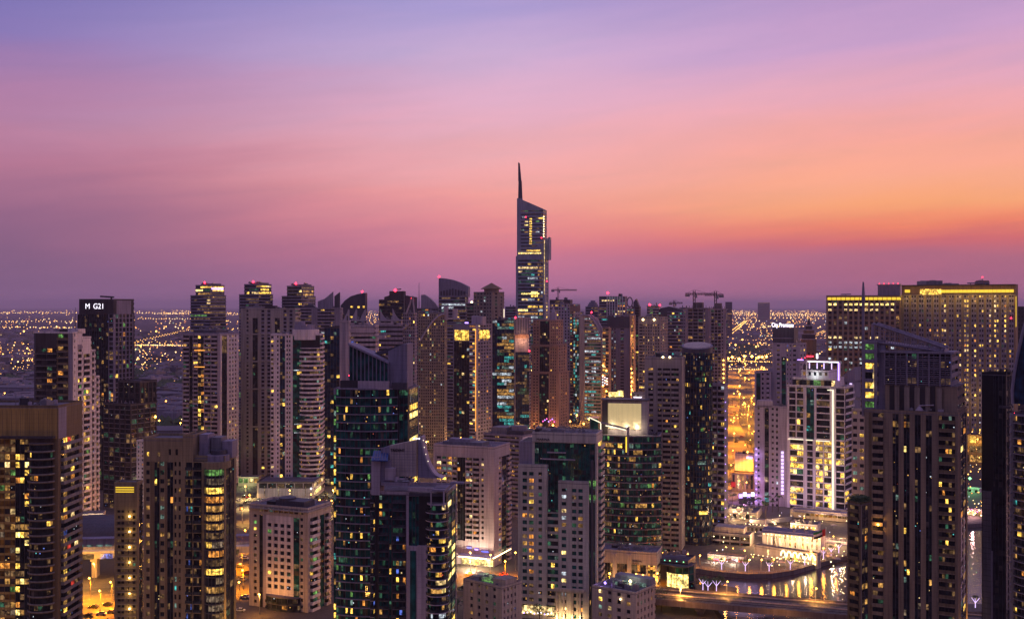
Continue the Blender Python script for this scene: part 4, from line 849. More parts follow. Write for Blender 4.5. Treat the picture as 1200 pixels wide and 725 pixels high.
# annex
t = T('apartment_block', 'low grey brown wing with a planted roof terrace beside the big brown tower', 993, 1008, 1021, 386, 592, ratio=1.3, wall='umber', fpx=9.2, p=.05, seed=32, winmin=6, pal='oyd')
t.block(F=t.F([(994.5, 'W'), (1007, 'B', dict(n=1, np=2, out=.5, p=.04)), (1008, 'W')]), R=t.R([(1010, 'W', dict(m='sand')), (1017, 'G', dict(n=2)), (1021, 'W')]))
for i in range(60):
    b = t.part('terrace_shrub') if i % 6 == 0 else b
    cx_, cy_ = t.rng.uniform(.5, t.L-.5), t.rng.uniform(.6, t.Wd*.9)
    for j in range(14): b.octa((cx_+t.rng.gauss(0, .7), cy_+t.rng.gauss(0, .7), t.z1+.6+t.rng.random()*2), t.rng.uniform(.15, .4), 'leaf')
t.done()
t = T('apartment_tower', 'pale tower with small square windows seen in the slit left of the big brown tower', 998, 1022, 1024, 560, 470, ratio=.5, wall='cream', fpx=9, p=.12, seed=33, winmin=5, pal='yqd')
t.block(F=t.F([(1022, 'P', dict(n=3, wf=.6, hf=.45))]), R=[(99, 'W')], z1=t.z(482))
t.clutter(2); t.done()
# ---- Q big ribbed hotel
t = T('hotel', 'vast ribbed hotel slab on the right crowned by a band of golden light', 1056, 1190, 1193, 1110, 334, cat='hotel', ratio=.3, wall='brown', fpx=5.9, p=.19, seed=34, winmin=5, pal='yywyo')
x, z_ = t.u, t.z
bays = []
for i in range(15): bays += [(1059+i*8.8, 'W', dict(m='bronze')), (1065+i*8.8, 'P', dict(n=2, wf=.62, hf=.5, m='mauve', p=.10 if i < 8 else .3))]
t.block(z1=z_(345), F=t.F(bays+[(1190, 'W')]), R=t.R([(1193, 'W')]), dep=.9, roof=False)
t.block(z0=z_(345)+.05, z1=z_(334), v0=2.5, F=[(9e3, 'W', dict(m='brown'))], wm='brown', R=[(99, 'W')])
for i in range(22):
    pa = 1078+i*5; b = t.part('cornice_light'); b.box(x(pa), 1.7, z_(342.5), x(pa+4.7), 2.3, z_(339), 'Egold')
b = t.part('cornice_light'); b.box(x(1060), 1.7, z_(342), x(1066), 2.3, z_(338.5), 'Egold'); b = t.part('cornice_light'); b.box(x(1078), .6, z_(344.5), x(1103), 1.2, z_(338), 'Ly')
b = t.part('cornice'); b.box(x(1056), -.8, z_(346), t.L, 2.4, z_(345)+.4, 'sand'); b.box(x(1056), .2, z_(334), t.L, 2.49, z_(332.8), 'char')
b = t.part('light_strip'); b.box(t.L+.1, 2, z_(383), t.L+.5, 4, z_(347), 'Egold')
t.beacon(x(1185), -1.5, z_(372.5), 1.1)
for px_ in (1064, 1084, 1104, 1124, 1144, 1164, 1184): w = t.world((x(px_), -9, z_(349))); plight(w[0], w[1], w[2], 2200, (1, .62, .12), 1)
for px_ in (1130, 1150, 1175, 1090): w = t.world((x(px_), -16, z_(470))); plight(w[0], w[1], w[2], 2200, (1, .6, .2), 1)
b = t.part('bright_window'); b.box(x(1127), -1.3, z_(467), x(1129.5), -.95, z_(461), 'Ewarm')
t.clutter(6, h=5, m='brown', z=z_(334)); t.mast(x(1150), 9, z_(334), 8); 
b = t.part('roof_gantry'); b.bar((x(1132), 10, z_(331)), (x(1158), 10, z_(331)), .7, 'mauve', 5)
for q in (1136, 1154): b.bar((x(q), 10, z_(334)), (x(q), 10, z_(331)), .5, 'mauve', 4)
t.done()
t = T('hotel_wing', 'lower wing of the ribbed hotel with rows of white lit windows under golden eaves', 968, 1054, 1056, 1130, 346, cat='hotel', ratio=.4, wall='brown', fpx=6.2, p=.04, seed=35, winmin=4, pal='yk')
x, z_ = t.u, t.z; bays = []
for i in range(14):
    bays += [(970.5+i*6.1, 'W', dict(m='sand')), (974.6+i*6.1, 'P', dict(n=1, wf=.85, hf=.55, m='brown', p=.05))]
t.block(z1=z_(352), F=t.F(bays+[(1056, 'W')]), R=[(99, 'W')], dep=.9, roof=False)
t.block(z0=z_(352)+.05, z1=z_(347), v0=2.5, F=[(9e3, 'W')], R=[(99, 'W')])
for i in range(16):
    pa = 969.5+i*5.4; b = t.part('cornice_light'); b.box(x(pa), 1.7, z_(351.3), x(pa+4.6), 2.3, z_(348.2), 'Egold')
for row, pr, mt in ((356.5, .9, 'Lh'), (363, .6, 'Lw'), (396, .75, 'Lw'), (402, .8, 'Lk'), (407.5, .9, 'Lk'), (421.5, .7, 'Lk'), (426, .8, 'Lk')):
    for i in range(13):
        if t.rng.random() < pr and (row < 390 or i < 9 or t.rng.random() < .5):
            pa = 970.9+i*6.1; b = t.part('lit_window'); b.box(x(pa), -.25, z_(row+1.3), x(pa+3.5), -.02, z_(row-1.3), mt)
b = t.part('plant_room'); b.box(x(1028), 6, z_(347), x(1054), 22, z_(334), 'mauve'); b.box(x(1027), 5.5, z_(334), x(1055), 22, z_(332.6), 'rose')
for i in range(5): b = t.part('beacon'); b.octa((x(1030+i*5.5), 5, z_(332)), .45, 'Ered')
b = t.part('roof_gantry'); b.bar((x(984), 10, z_(344.5)), (x(996), 10, z_(344.2)), .6, 'mauve', 5); b.bar((x(990), 10, z_(347)), (x(990), 10, z_(344)), .5, 'mauve', 4)
t.done()
# ---- R black tower, S curved tower
t = T('tower', 'unlit black tower with a grey lower fin beside the canal at the right', 1150.5, 1179, 1186, 410, 440, ratio=.9, wall='dark', fpx=9, p=0.0, seed=36, glass='glass')
x, z_ = t.u, t.z
t.block(F=t.F([(1164, 'W'), (1166, 'G', dict(n=1)), (1179, 'G', dict(n=3, p=.006, pal='n'))]), R=t.R([(1186, 'G', dict(n=2))]), wm='dark')
b = t.part('stone_fin'); b.box(x(1152), -.8, 0, x(1162), -.01, z_(577), 'grey'); b.box(x(1162)+.05, -.6, 0, x(1163.5), -.02, z_(647), 'rose')
for k in range(22): b = t.part('fin_joint'); zz = z_(722-k*6.5); b.box(x(1152.1), -.86, zz, x(1161.9), -.805, zz+.1, 'char')
b = t.part('terrace'); b.box(x(1172), -1.5, z_(478), x(1186), -.5, z_(475), 'slate')
for k in range(5): b = t.part('roof_plant'); b.box(x(1166+k*3.4), 2+k*.1, t.z1+.3, x(1168.4+k*3.4), 5, t.z1+1.4+k % 2, 'char')
t.done()
t = T('apartment_tower', 'dark tower cut by the right edge with curved balconies and a blue sail shaped crown', 1181.5, 1262, 1275, 368, 492, ratio=.6, wall='slate', fpx=9.3, p=.07, seed=37, pal='yycgo', glass='glass')
x, z_ = t.u, t.z
t.block(v0=4, F=[(999, 'W', dict(m='dark'))], R=[(999, 'W')])
pts = [(x(1184)+(x(1262)-x(1184))*i/12, 4-5.0*sin(pi*(i/12))**.6) for i in range(13)]
t.curve(pts, z_(492), m='mauve', mr='railglass', band=.95, out=1.0, o=dict(p=.12, pal='yycodgd'), part='balcony')
b = t.part('edge_column'); b.prism(arc(x(1183.5), 3, 1.0, 1.0, 0, 330, 11), 0, z_(490), 'grey')
for k in range(25): b = t.part('column_bracket'); zz = z_(495+k*9.3); b.box(x(1181), 1.5, zz, x(1183), 3.2, zz+.5, 'mauve')
b = t.part('sail_crown'); prof = [(1183.5, 478), (1183, 462), (1185.5, 440), (1190, 415), (1196, 388), (1204, 360), (1214, 335)]
for (pa, ya), (pb, yb) in zip(prof, prof[1:]):
    b.hexa([(x(pa), 3, z_(ya)), (x(1240), 3, z_(ya)), (x(1240), 9, z_(ya)), (x(pa), 9, z_(ya)), (x(pb), 3, z_(yb)), (x(1240), 3, z_(yb)), (x(1240), 9, z_(yb)), (x(pb), 9, z_(yb))], 'blueglass')
for (pa, ya), (pb, yb) in zip(prof, prof[1:]): b = t.part('crown_edge'); b.bar((x(pa), 2.8, z_(ya)), (x(pb), 2.8, z_(yb)), .55, 'mauve', 6)
t.beacon(x(1186), 2.4, z_(489), .5); t.done()
t = T('tower', 'far dark block peeping between the ribbed hotel and the right edge', 1192, 1215, 1218, 1250, 360, ratio=.6, wall='char', fpx=5, p=.05, seed=38)
t.block(F=t.F([(1215, 'P', dict(n=6))])); t.done()

# ---- T pink lit tower, left
t = T('apartment_tower', 'tower with one dark balconied side and one pale pink stepped side, thin mast on top', 40, 85, 117, 655, 391, ratio=1.0, wall='rose', fpx=7.2, p=.08, seed=41, winmin=5, pal='yyoyg')
x, z_, v = t.u, t.z, t.v
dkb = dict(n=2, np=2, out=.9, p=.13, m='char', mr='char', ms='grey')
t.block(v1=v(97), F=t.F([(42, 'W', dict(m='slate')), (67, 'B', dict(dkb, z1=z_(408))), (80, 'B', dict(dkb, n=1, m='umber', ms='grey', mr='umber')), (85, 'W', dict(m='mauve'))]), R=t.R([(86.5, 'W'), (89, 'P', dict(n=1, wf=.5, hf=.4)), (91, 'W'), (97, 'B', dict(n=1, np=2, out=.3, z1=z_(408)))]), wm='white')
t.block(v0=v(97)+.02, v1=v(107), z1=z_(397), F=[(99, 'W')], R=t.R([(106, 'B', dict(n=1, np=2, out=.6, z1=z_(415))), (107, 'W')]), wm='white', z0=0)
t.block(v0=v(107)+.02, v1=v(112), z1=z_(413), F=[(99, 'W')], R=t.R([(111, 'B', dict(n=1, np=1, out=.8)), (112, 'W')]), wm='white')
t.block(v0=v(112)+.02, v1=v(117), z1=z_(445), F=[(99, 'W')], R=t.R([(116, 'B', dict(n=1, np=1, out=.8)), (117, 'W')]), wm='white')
b = t.part('plant_room'); b.box(x(62), 6, t.z1, x(73), 14, z_(386), 'char'); b.box(x(73)+.05, 5, t.z1, x(85), v(100), z_(385.5), 'white')
b = t.part('recessed_panel'); b.box(t.L+.02, v(91), z_(410), t.L+.1, v(96), z_(404), 'mauve')
t.mast(x(82), 5, z_(386), 13, .3, False); t.beacon(x(70), 2, z_(387.5), .01)
t.clutter(4, h=2, u0=1, u1=x(62)); t.done()
# ---- U dark tower with lettering
t = T('office_tower', 'tall dark tower with white M G21 lettering on its blank top, crane arm above', 91, 133, 158, 780, 352, ratio=.8, wall='char', glass='glass', fpx=5.4, p=.035, seed=42, winmin=4, pal='yyogq')
x, z_, v = t.u, t.z, t.v
t.block(z1=z_(368), F=t.F([(127, 'G', dict(n=13, p=.03, pal='yyog', mm='slate')), (133, 'P', dict(n=1, wf=.8, hf=.75, m='mauve', p=.06))]), R=t.R([(135, 'W', dict(m='mauve')), (156, 'P', dict(n=5, wf=.74, hf=.8, m='mauve', p=.08, pal='yogkq')), (158, 'W', dict(m='slate'))]), roof=False)
t.block(z0=z_(368)+.02, u0=.8, u1=t.L-.3, v0=.5, v1=t.Wd-.5, F=[(99, 'W')], R=t.R([(137, 'W'), (154, 'W', dict(m='mauve')), (158, 'W')]))
t.text('M', x(99.2), z_(361.7), 5.4, 'Esign', d=-.55, ext=.15); t.text('G21', x(108.6), z_(361.7), 5.4, 'Esign', d=-.55, ext=.15)
b = t.part('crane_arm'); b.bar((x(122), 8, t.z1), (x(122), 8, z_(348.5)), .6, 'char', 5); b.bar((x(109), 8, z_(347)), (x(125), 8, z_(348)), .6, 'char', 5)
b = t.part('bright_window_column'); b.box(x(128), -.2, z_(473), x(130), -.02, z_(458), 'Lq'); t.done()
# ---- V bare frame
t = T('unfinished_building', 'brown concrete frame building under construction in front of the lettered tower', 121, 153, 184, 705, 475, cat='building', ratio=1, wall='char', fpx=5.7, p=.008, seed=43, pal='on')
t.block(F=t.F([(153, 'B', dict(n=5, np=1, out=.1, rail=.1, ms='mauve', pw=.9))]), R=t.R([(184, 'B', dict(n=4, np=1, out=.1, rail=.1, ms='mauve', pw=.9))]))
t.block(z0=t.z1+.3, z1=t.z(449), u0=t.L*.2, v0=t.Wd*.35, F=[(99, 'B', dict(n=4, np=1, out=.1, rail=.1, pw=1.2))], R=[(99, 'B', dict(n=4, np=1, out=.1, rail=.1, pw=1.2))])
b = t.part('work_lamp'); b.octa((t.L+.8, t.v(181), t.z(491.5)), 1.0, 'Esod')
for i in range(7): b = t.part('column_stub'); b.bar((t.L*(.05+.15*i), .6, t.z1), (t.L*(.05+.15*i), .6, t.z1+3), .3, 'mauve', 4)
t.clutter(3); t.done()
t = T('apartment_block', 'small white walled block in front of the concrete frame building', 160, 169, 176, 640, 518, cat='building', ratio=.8, wall='white', fpx=5, p=.03, seed=44)
t.block(F=t.F([(169, 'P', dict(n=2, wf=.4))]), R=t.R([(176, 'W')])); t.done()
# ---- W the triplet
for i, (a_, m_, b_, y_, D_, lb) in enumerate(((223, 246, 265, 333, 1040, 'striped tower with a violet sign and red beacon, leftmost of three alike on the skyline'), (280, 303, 320, 332, 1010, 'striped tower with red beacon behind the tall beige tower, middle one of three alike'), (330, 353, 370, 334, 1020, 'striped tower with red beacon, rightmost of three alike on the skyline'))):
    t = T('office_tower', lb, a_, m_, b_, D_, y_, ratio=.9, group='three striped towers with red beacons', wall='mauve', fpx=3.6, p=.10, seed=50+i, winmin=9, pal='hywgk')
    x, z_, v = t.u, t.z, t.v
    rr_ = dict(n=6, hf=.55, run=.85, p=.08, pal='hywg')
    t.block(z1=z_(y_+14), F=[(999, 'R', rr_)], R=[(999, 'R', dict(rr_, p=.1))])
    t.block(z0=z_(y_+14)+.02, z1=z_(y_+2), u0=x(a_+6), v1=t.Wd*.9, F=[(999, 'R', dict(rr_, p=.2, m='grey'))], R=[(999, 'R', dict(rr_, p=.45, pal='ywhy', m='grey'))])
    b = t.part('crown'); b.box(x(a_+10), 3, z_(y_+2), x(m_), t.Wd*.7, z_(y_-1), 'grey')
    t.beacon(x(a_+15), 2, z_(y_-2), 2.0)
    if i == 0: b = t.part('neon_sign'); b.box(t.L+.1, 2, z_(y_+6), t.L+.5, t.Wd*.8, z_(y_+4), 'Epurple')
    t.clutter(3, h=2); t.done()
# ---- X wide striped tower
t = T('apartment_tower', 'wide tower of striped balconies with an amber lit stair column and a white framed side', 214, 258, 280, 792, 393, ratio=.85, wall='rose', fpx=5.1, p=.06, seed=54, winmin=4, pal='yyoyq')
x, z_, v = t.u, t.z, t.v
t.block(F=t.F([(222, 'B', dict(n=1, np=2, out=.9)), (226, 'G', dict(n=1, p=.03)), (232, 'B', dict(n=1, np=1, out=.9)), (239, 'G', dict(n=2, p=.33, pal='oodyo')), (255, 'B', dict(n=2, np=2, out=.9)), (258, 'W')]), R=t.R([(260, 'W', dict(m='white')), (266, 'G', dict(n=1, p=.04, fh=17)), (268, 'W', dict(m='white')), (278, 'P', dict(n=3, wf=.5, hf=.5, m='white')), (280, 'W', dict(m='white'))]))
b = t.part('light_band'); b.box(x(229), -1.6, z_(430.5), x(241), -1.3, z_(429.5), 'Eorange'); b.box(x(229), -1.6, z_(411), x(241), -1.3, z_(410), 'Eorange')
b = t.part('crown'); b.box(x(216), 1, t.z1+.3, x(256), t.Wd-4, z_(390), 'mauve'); b.box(x(224), 3, z_(390), x(250), t.Wd-6, z_(387), 'slate')
t.clutter(5, z=z_(388), h=2); t.done()
# ---- Y tall beige
t = T('apartment_tower', 'tall plain beige tower with deep vertical window slots left of the white balconied tower', 282, 346, 350, 838, 363, ratio=.5, wall='beige', fpx=4.6, p=.02, seed=55, winmin=9)
x, z_ = t.u, t.z
s_ = dict(n=1, wf=.85, hf=.6, p=.03, m='mauve')
t.block(F=t.F([(287, 'W'), (293, 'P', dict(n=1, wf=.4, hf=.5)), (296, 'W'), (302, 'G', dict(n=2, z1=z_(372))), (306, 'W'), (310, 'P', s_), (313, 'W'), (317, 'P', s_), (322, 'W'), (328, 'G', dict(n=2, z1=z_(372))), (332, 'W'), (336, 'P', s_), (339, 'W'), (343, 'P', s_), (346, 'W')]))
for py in (392, 424, 456, 500): b = t.part('belt_course'); b.box(x(285), -.5, z_(py), x(344), -.02, z_(py)+1, 'beige')
b = t.part('crown'); b.box(x(287), 2, t.z1, x(308), 14, z_(360), 'beige'); b.box(x(310), 3, t.z1, x(322), 14, z_(358), 'char')
t.clutter(4, h=3); t.done()
t = T('apartment_tower', 'beige wing set back beside the tall plain tower with a cornice of small arches', 331, 350, 352, 865, 363, ratio=.5, wall='beige', fpx=4.6, p=.02, seed=56)
t.block(F=t.F([(350, 'P', dict(n=8, wf=.4, p=.03))])); b = t.part('arched_cornice')
for i in range(9): b.box(t.L*(.08+.1*i), -.4, t.z(373), t.L*(.13+.1*i), -.01, t.z(368), 'cream')
t.done()
# ---- Z white tower with curved balconies
t = T('apartment_tower', 'white balconied tower with a rounded bay and a round roof disc on a lit podium', 317, 375, 379, 775, 393, ratio=.7, wall='white', fpx=5.2, p=.07, seed=57, winmin=4, pal='ywqgyk')
x, z_ = t.u, t.z
t.block(F=t.F([(321, 'B', dict(n=1, np=1, out=.3)), (324, 'W'), (327, 'P', dict(n=1, wf=.6)), (328, 'W'), (334, 'G', dict(n=2, gl='blueglass', p=.1, pal='yyqd')), (335, 'W'), (341, 'P', dict(n=2, wf=.55, hf=.5)), (343, 'W'), (353, 'G', dict(n=2, p=.22, pal='cgqyk', gl='tealglass')), (375, 'W', dict(m='dark'))]), R=[(99, 'B', dict(n=1, np=2))])
c0, c1 = x(353), x(375)
t.curve(arc((c0+c1)/2, 0, (c1-c0)/2, 5, 180, 360, 8), z_(408), z0=z_(570), m='white', mr='white', band=1.3, out=1.2, o=dict(p=.13, pal='ygqod'), part='balcony', mull=False)
b = t.part('roof_disc'); b.prism(arc((c0+c1)/2-4, 6, (c1-c0)*.72, 10, 0, 345, 23), z_(398), z_(386), 'white'); b.prism(arc((c0+c1)/2-5, 7, (c1-c0)*.55, 8, 0, 345, 23), z_(386), z_(381), 'mauve'); b.prism(arc((c0+c1)/2-8, 7, 3.5, 4, 0, 345, 23), z_(381), z_(377), 'mauve')
b = t.part('terrace_band'); b.prism(arc((c0+c1)/2-3, 3, (c1-c0)*.62, 8.5, 180, 360, 12), z_(491), z_(486), 'tealglass')
b = t.part('cyan_window_band'); b.box(x(348), -2.7, z_(490), x(366), -2.5, z_(488), 'Lc')
for py, pa in ((433, 344), (496, 345), (506, 345)): b = t.part('lit_window_band'); b.box(x(pa), -.3, z_(py+1), x(pa+8), -.05, z_(py), 'Lk')
t.clutter(4, h=2, u1=x(345)); t.done()
# ================================================================== SKYLINE
def simple(name, lb, x0, xm, x1, D, y, wall='mauve', fpx=3.6, p=.08, seed=0, bays=None, rb=None, ratio=.8, pal='ywqcgo', glass='glass', cat='tower', clut=2, group=None, wm=14, **k):
    t = T(name, lb, x0, xm, x1, D, y, cat=cat, wall=wall, fpx=fpx, p=p, seed=seed or int(x0*7+y), ratio=ratio, pal=pal, glass=glass, winmin=wm, group=group)
    t.block(F=t.F(bays) if bays else [(999, 'R', dict(n=max(3, int((xm-x0)/3)), hf=.5, run=.6))], R=(t.R(rb) if rb else [(999, 'P', dict(n=3, wf=.5))]) if x1-xm > 1.5 else None, **k)
    if clut: t.clutter(clut, h=4)
    return t
P_ = lambda e, n, **o: (e, 'P', dict(n=n, **o)); G_ = lambda e, n, **o: (e, 'G', dict(n=n, **o)); R_ = lambda e, n, **o: (e, 'R', dict(n=n, **o)); B_ = lambda e, n, **o: (e, 'B', dict(n=n, **o)); W_ = lambda e, **o: (e, 'W', o)
def fin(t, prof, v0, v1, m, base, name='crown_fin'):
    """prof: pixel outline of the top, left to right; a solid down to base"""
    b = t.part(name)
    for (pa, ya), (pb, yb) in zip(prof, prof[1:]):
        b.hexa([(t.u(pa), v0, base), (t.u(pb), v0, base), (t.u(pb), v1, base), (t.u(pa), v1, base), (t.u(pa), v0, t.z(ya)), (t.u(pb), v0, t.z(yb)), (t.u(pb), v1, t.z(yb)), (t.u(pa), v1, t.z(ya))], m)
# tallest tower
t = T('skyscraper', 'tallest tower on the skyline with a slanted top and a thin blade spire', 604.5, 638, 643, 1450, 278, cat='skyscraper', ratio=.8, wall='steel', glass='glass', fpx=4.2, p=.1, seed=60, winmin=5, pal='hyygkw')
x, z_ = t.u, t.z
t.block(z1=z_(304), F=t.F([W_(607), R_(630, 6, hf=.55, run=.8, p=.30, pal='yhgykcw', z1=z_(304), gl='tealglass'), R_(636, 3, hf=.6, run=.6, p=.5, pal='ygkcw'), W_(638)]), R=t.R([W_(640), P_(642, 1, wf=.6, p=.45, pal='yh'), W_(643)]), roof=False)
fin(t, [(604.5, 300), (638, 284)], 0, t.Wd-.1, 'steel', z_(304)+.02, 'slanted_storey')
t.block(z0=z_(304)+.03, z1=z_(246), u0=x(605.5), u1=x(636.2), v0=1.5, v1=t.Wd-3, F=t.F([W_(610), R_(636.5, 6, p=.05, hf=.35)]), roof=False, wm='steel')
fin(t, [(605.5, 231.5), (613, 234), (622, 238), (636.2, 244.5)], 1.5, t.Wd-3, 'steel', z_(246)+.02, 'slanted_crown')
for k in range(11): b = t.part('lit_window'); b.box(x(620.3), 1.2, z_(286-k*2.9), x(623), 1.46, z_(284.4-k*2.9), 'Ly')
for k in range(9): b = t.part('edge_lamp'); b.octa((x(637), 1.4, z_(277-k*2.9)), .9, 'Ewarm')
for py, pa, pb, m_ in ((254, 612, 615, 'Lk'), (255.5, 631, 637, 'Ly'), (269, 610, 614, 'Lq'), (296.5, 607.5, 634, 'Lh'), (293.5, 617, 633, 'Ly'), (318, 607.5, 612, 'Lw'), (344, 611, 632, 'Lh')): b = t.part('lit_window'); b.box(x(pa), -.5 if py > 285 else 1.2, z_(py+.8), x(pb), -.02 if py > 285 else 1.46, z_(py-.8), m_)
b = t.part('blade_spire'); b.prism([(x(605.6), 2), (x(611.5), 2), (x(611.5), 6), (x(605.6), 6)], z_(246), z_(231.5), 'steel')
b.hexa([(x(606.6), 3, z_(232)), (x(611.3), 3, z_(232)), (x(611.3), 6, z_(232)), (x(606.6), 6, z_(232)), (x(607), 3, z_(211)), (x(610.5), 3, z_(211)), (x(610.5), 6, z_(211)), (x(607), 6, z_(211))], 'slate')
b.hexa([(x(606.7), 3, z_(211)), (x(610.1), 3, z_(211)), (x(610.1), 6, z_(211)), (x(606.7), 6, z_(211)), (x(606.5), 3.5, z_(189)), (x(608.3), 3.5, z_(190)), (x(608.3), 5.5, z_(190)), (x(606.5), 5.5, z_(189))], 'slate')
fin(t, [(638.2, 281), (643, 277.5)], t.Wd*.1, t.Wd*.6, 'steel', z_(304), 'corner_fin')
b = t.part('light_strip'); b.box(t.L-.2, -1, z_(345), t.L+.6, -.4, z_(281), 'Lw'); b = t.part('beacon'); b.octa((x(616), 1, z_(254)), 1.1, 'Ered'); b = t.part('beacon'); b.octa((x(641), -1, z_(329.5)), 1.2, 'Ered'); b = t.part('beacon'); b.octa((x(634.5), .9, z_(278.5)), 1, 'Ered')
t.done()
# left-centre cluster
t = simple('tower', 'tower with two dark concave sail fins on its roof, right of the striped three', 345, 399, 401, 900, 362, 'mauve', 3.8, seed=61, bays=[R_(365, 5), W_(372), R_(392, 5, p=.08, pal='qky'), W_(399)])
fin(t, [(372, 353), (380, 350), (386, 345), (390, 341.5)], 4, 9, 'mauve', t.z1+.25); fin(t, [(391.5, 347), (398, 342)], 4, 9, 'slate', t.z1+.3); b = t.part('roof_vault')
fin(t, [(352, 361), (358, 357), (366, 357.5), (371, 361)], 5, 20, 'slate', t.z1+.3, 'roof_vault'); b = t.part('lit_room'); b.octa((t.u(358), 3, t.z(347)), .5, 'Lw'); t.done()
t = simple('tower', 'pink framed block with dark ribbon glass below the sail finned roof', 384, 399, 402, 960, 362, 'rose', 4.5, seed=62, bays=[W_(387), R_(399, 3, hf=.6)]); t.done()
t = simple('glass_tower', 'dark blue glass tower with a few yellow windows left of the mauve shaft', 380, 398, 400, 800, 384, 'char', 5, glass='blueglass', seed=63, p=.05, pal='yyqc', bays=[G_(398, 5)], wm=6); fin(t, [(380, 388), (384, 383), (398, 381)], 3, 12, 'slate', t.z1+.26); t.done()
t = simple('tower', 'pale windowless mauve shaft rising behind the sloped glass fin roof', 398, 408.5, 411, 560, 378, 'rose', 8, seed=64, bays=[W_(401), W_(405, m='mauve'), W_(408.5)]); t.done()
t = simple('office_tower', 'pink banded office top with blue lit ribbons behind the sloped glass fin roof', 408, 440, 444, 640, 383, 'rose', 5.6, seed=65, bays=[W_(409), R_(440, 5, hf=.45, p=.12, pal='bqck')], z1=None); b = t.part('signboard'); b.box(t.u(411), -.6, t.z(390), t.u(439), -.02, t.z(384), 'rose'); b.box(t.u(441), 0, t.z(396), t.u(451), 5, t.z(393), 'rose'); t.done()
t = simple('tower', 'curved top dark tower with a red beacon left of centre', 399, 425, 428.5, 1150, 370, 'slate', 3.8, seed=66, bays=[R_(425, 7, hf=.6, p=.07, pal='yyhq')], p=.07)
fin(t, [(399, 358), (404, 352), (411, 347), (419, 344.5), (428, 343)], .3, t.Wd*.7, 'slate', t.z1+.2, 'curved_crown'); t.beacon(t.u(424), 2, t.z(341.5), 1.6)
for px_ in (411, 419, 425): b = t.part('crown_window'); b.box(t.u(px_), -.3, t.z(360.5), t.u(px_+2.5), -.02, t.z(358.5), 'Ly')
t.done()
t = simple('tower', 'tower with a row of concave pink roof fins below the curved dark tower', 401, 429, 431, 1050, 376, 'rose', 4, seed=67, bays=[R_(429, 8)])
for pa, pb in ((402, 409), (411, 418), (421, 428.5)): fin(t, [(pa, 375), (pa+2, 370), (pa+4, 366), (pb-1.5, 362), (pb, 363)], 1+pa*.01, 5, 'rose', t.z1+.2)
t.done()
t = simple('tower', 'dark stepped tower with a jagged top and red beacons', 444, 474, 478, 1200, 352, 'char', 3.8, seed=68, bays=[R_(474, 9, hf=.6, p=.06, pal='ygqy')], z1=None)
fin(t, [(456, 341), (473, 341)], 1, 14, 'char', t.z1+.2, 'crown'); fin(t, [(450, 348), (456, 346)], 1, 14, 'char', t.z1+.21, 'crown'); fin(t, [(474, 346), (486, 348)], 6, 18, 'slate', t.z(372), 'crown_wing'); t.beacon(t.u(463), 1, t.z(340), 2.6); t.beacon(t.u(482), 5, t.z(349.5), 1.8)
b = t.part('crane_arm'); b.bar((t.u(460), 6, t.z(339.5)), (t.u(469), 6, t.z(338.5)), .6, 'char', 4)
t.done()
t = simple('tower', 'tower with two pale concave wings below the jagged dark tower', 444, 470, 473, 1030, 376, 'rose', 4, seed=69, bays=[W_(446), R_(458, 3), W_(461), R_(470, 3)])
for pa, pb in ((444, 455), (459, 472)): fin(t, [(pa, 361), (pa+2, 366), (pa+5, 371), (pa+8, 374), (pb, 376)], 1+pa*.01, 5, 'rose', t.z1-.5)
t.done()
t = simple('office_tower', 'low mauve tower with wide ribbon floors right of the sloped crown', 440, 476, 480, 900, 382, 'mauve', 5.2, seed=70, bays=[R_(476, 6, hf=.42, p=.05)]); t.mast(t.u(473), 3, t.z1, 26, .5, False); t.done()
t = simple('apartment_tower', 'slender tower with dense small windows and a leaning pointed white frame', 472, 486, 489, 860, 368, 'mauve', 4, seed=71, bays=[P_(486, 6, wf=.6, hf=.6, p=.02)]); 
b = t.part('pointed_frame'); b.bar((t.u(476), -.6, t.z1), (t.u(484), -.6, t.z(347)), .7, 'rose', 5); b.bar((t.u(484), -.6, t.z(347)), (t.u(486), -.6, t.z1), .7, 'rose', 5); b.bar((t.u(472), -.6, t.z(386)), (t.u(482), -.6, t.z(378)), .6, 'rose', 5); t.done()
t = simple('tower', 'small sail topped tower with a mast left of the curved slab tower', 487, 513, 516, 1250, 362, 'mauve', 3.6, seed=72, bays=[R_(513, 7, p=.1)]); fin(t, [(493, 345.5), (497, 345), (503, 349), (509, 355), (513, 361)], 2, 10, 'rose', t.z1+.2); t.mast(t.u(490.5), 3, t.z1, 30, .6, False); t.done()
t = simple('apartment_tower', 'tower with a great arch outline over its small windows, green white lights midway', 490, 521, 524, 1000, 368, 'sand', 3.5, seed=73, p=.17, pal='wkgyq', wm=6, bays=[P_(493, 1), P_(521, 11, wf=.55, hf=.6, p=.14)])
b = t.part('roof_arch')
ap = [(492+29*f_/8, 400-32*sin(pi/2*f_/8)) for f_ in range(9)]
for (pa, ya), (pb, yb) in zip(ap, ap[1:]): b = t.part('roof_arch'); b.bar((t.u(pa), -.7, t.z(ya)), (t.u(pb), -.7, t.z(yb)), .8, 'rose', 5)
b = t.part('crown'); b.box(t.u(520), 1, t.z(375), t.u(524), 8, t.z(359), 'rose'); b.box(t.u(524), 1, t.z(374), t.u(538), 8, t.z(372), 'rose'); b.box(t.u(530), 2, t.z(374), t.u(535), 8, t.z(362), 'rose'); t.done()
t = simple('tower', 'dark slab tower with a curved slanted top and a red beacon on its left horn', 514, 545, 549, 1230, 348, 'mauve', 3.8, seed=74, bays=[R_(545, 9, hf=.6, p=.12, pal='qkyw', run=.6)], rb=[R_(549, 2)])
fin(t, [(514, 325.5), (521, 326), (529, 327.5), (538, 330.5), (545, 334), (548.5, 336)], .4, t.Wd*.6, 'mauve', t.z1+.2, 'curved_crown'); b = t.part('crown_pipe')
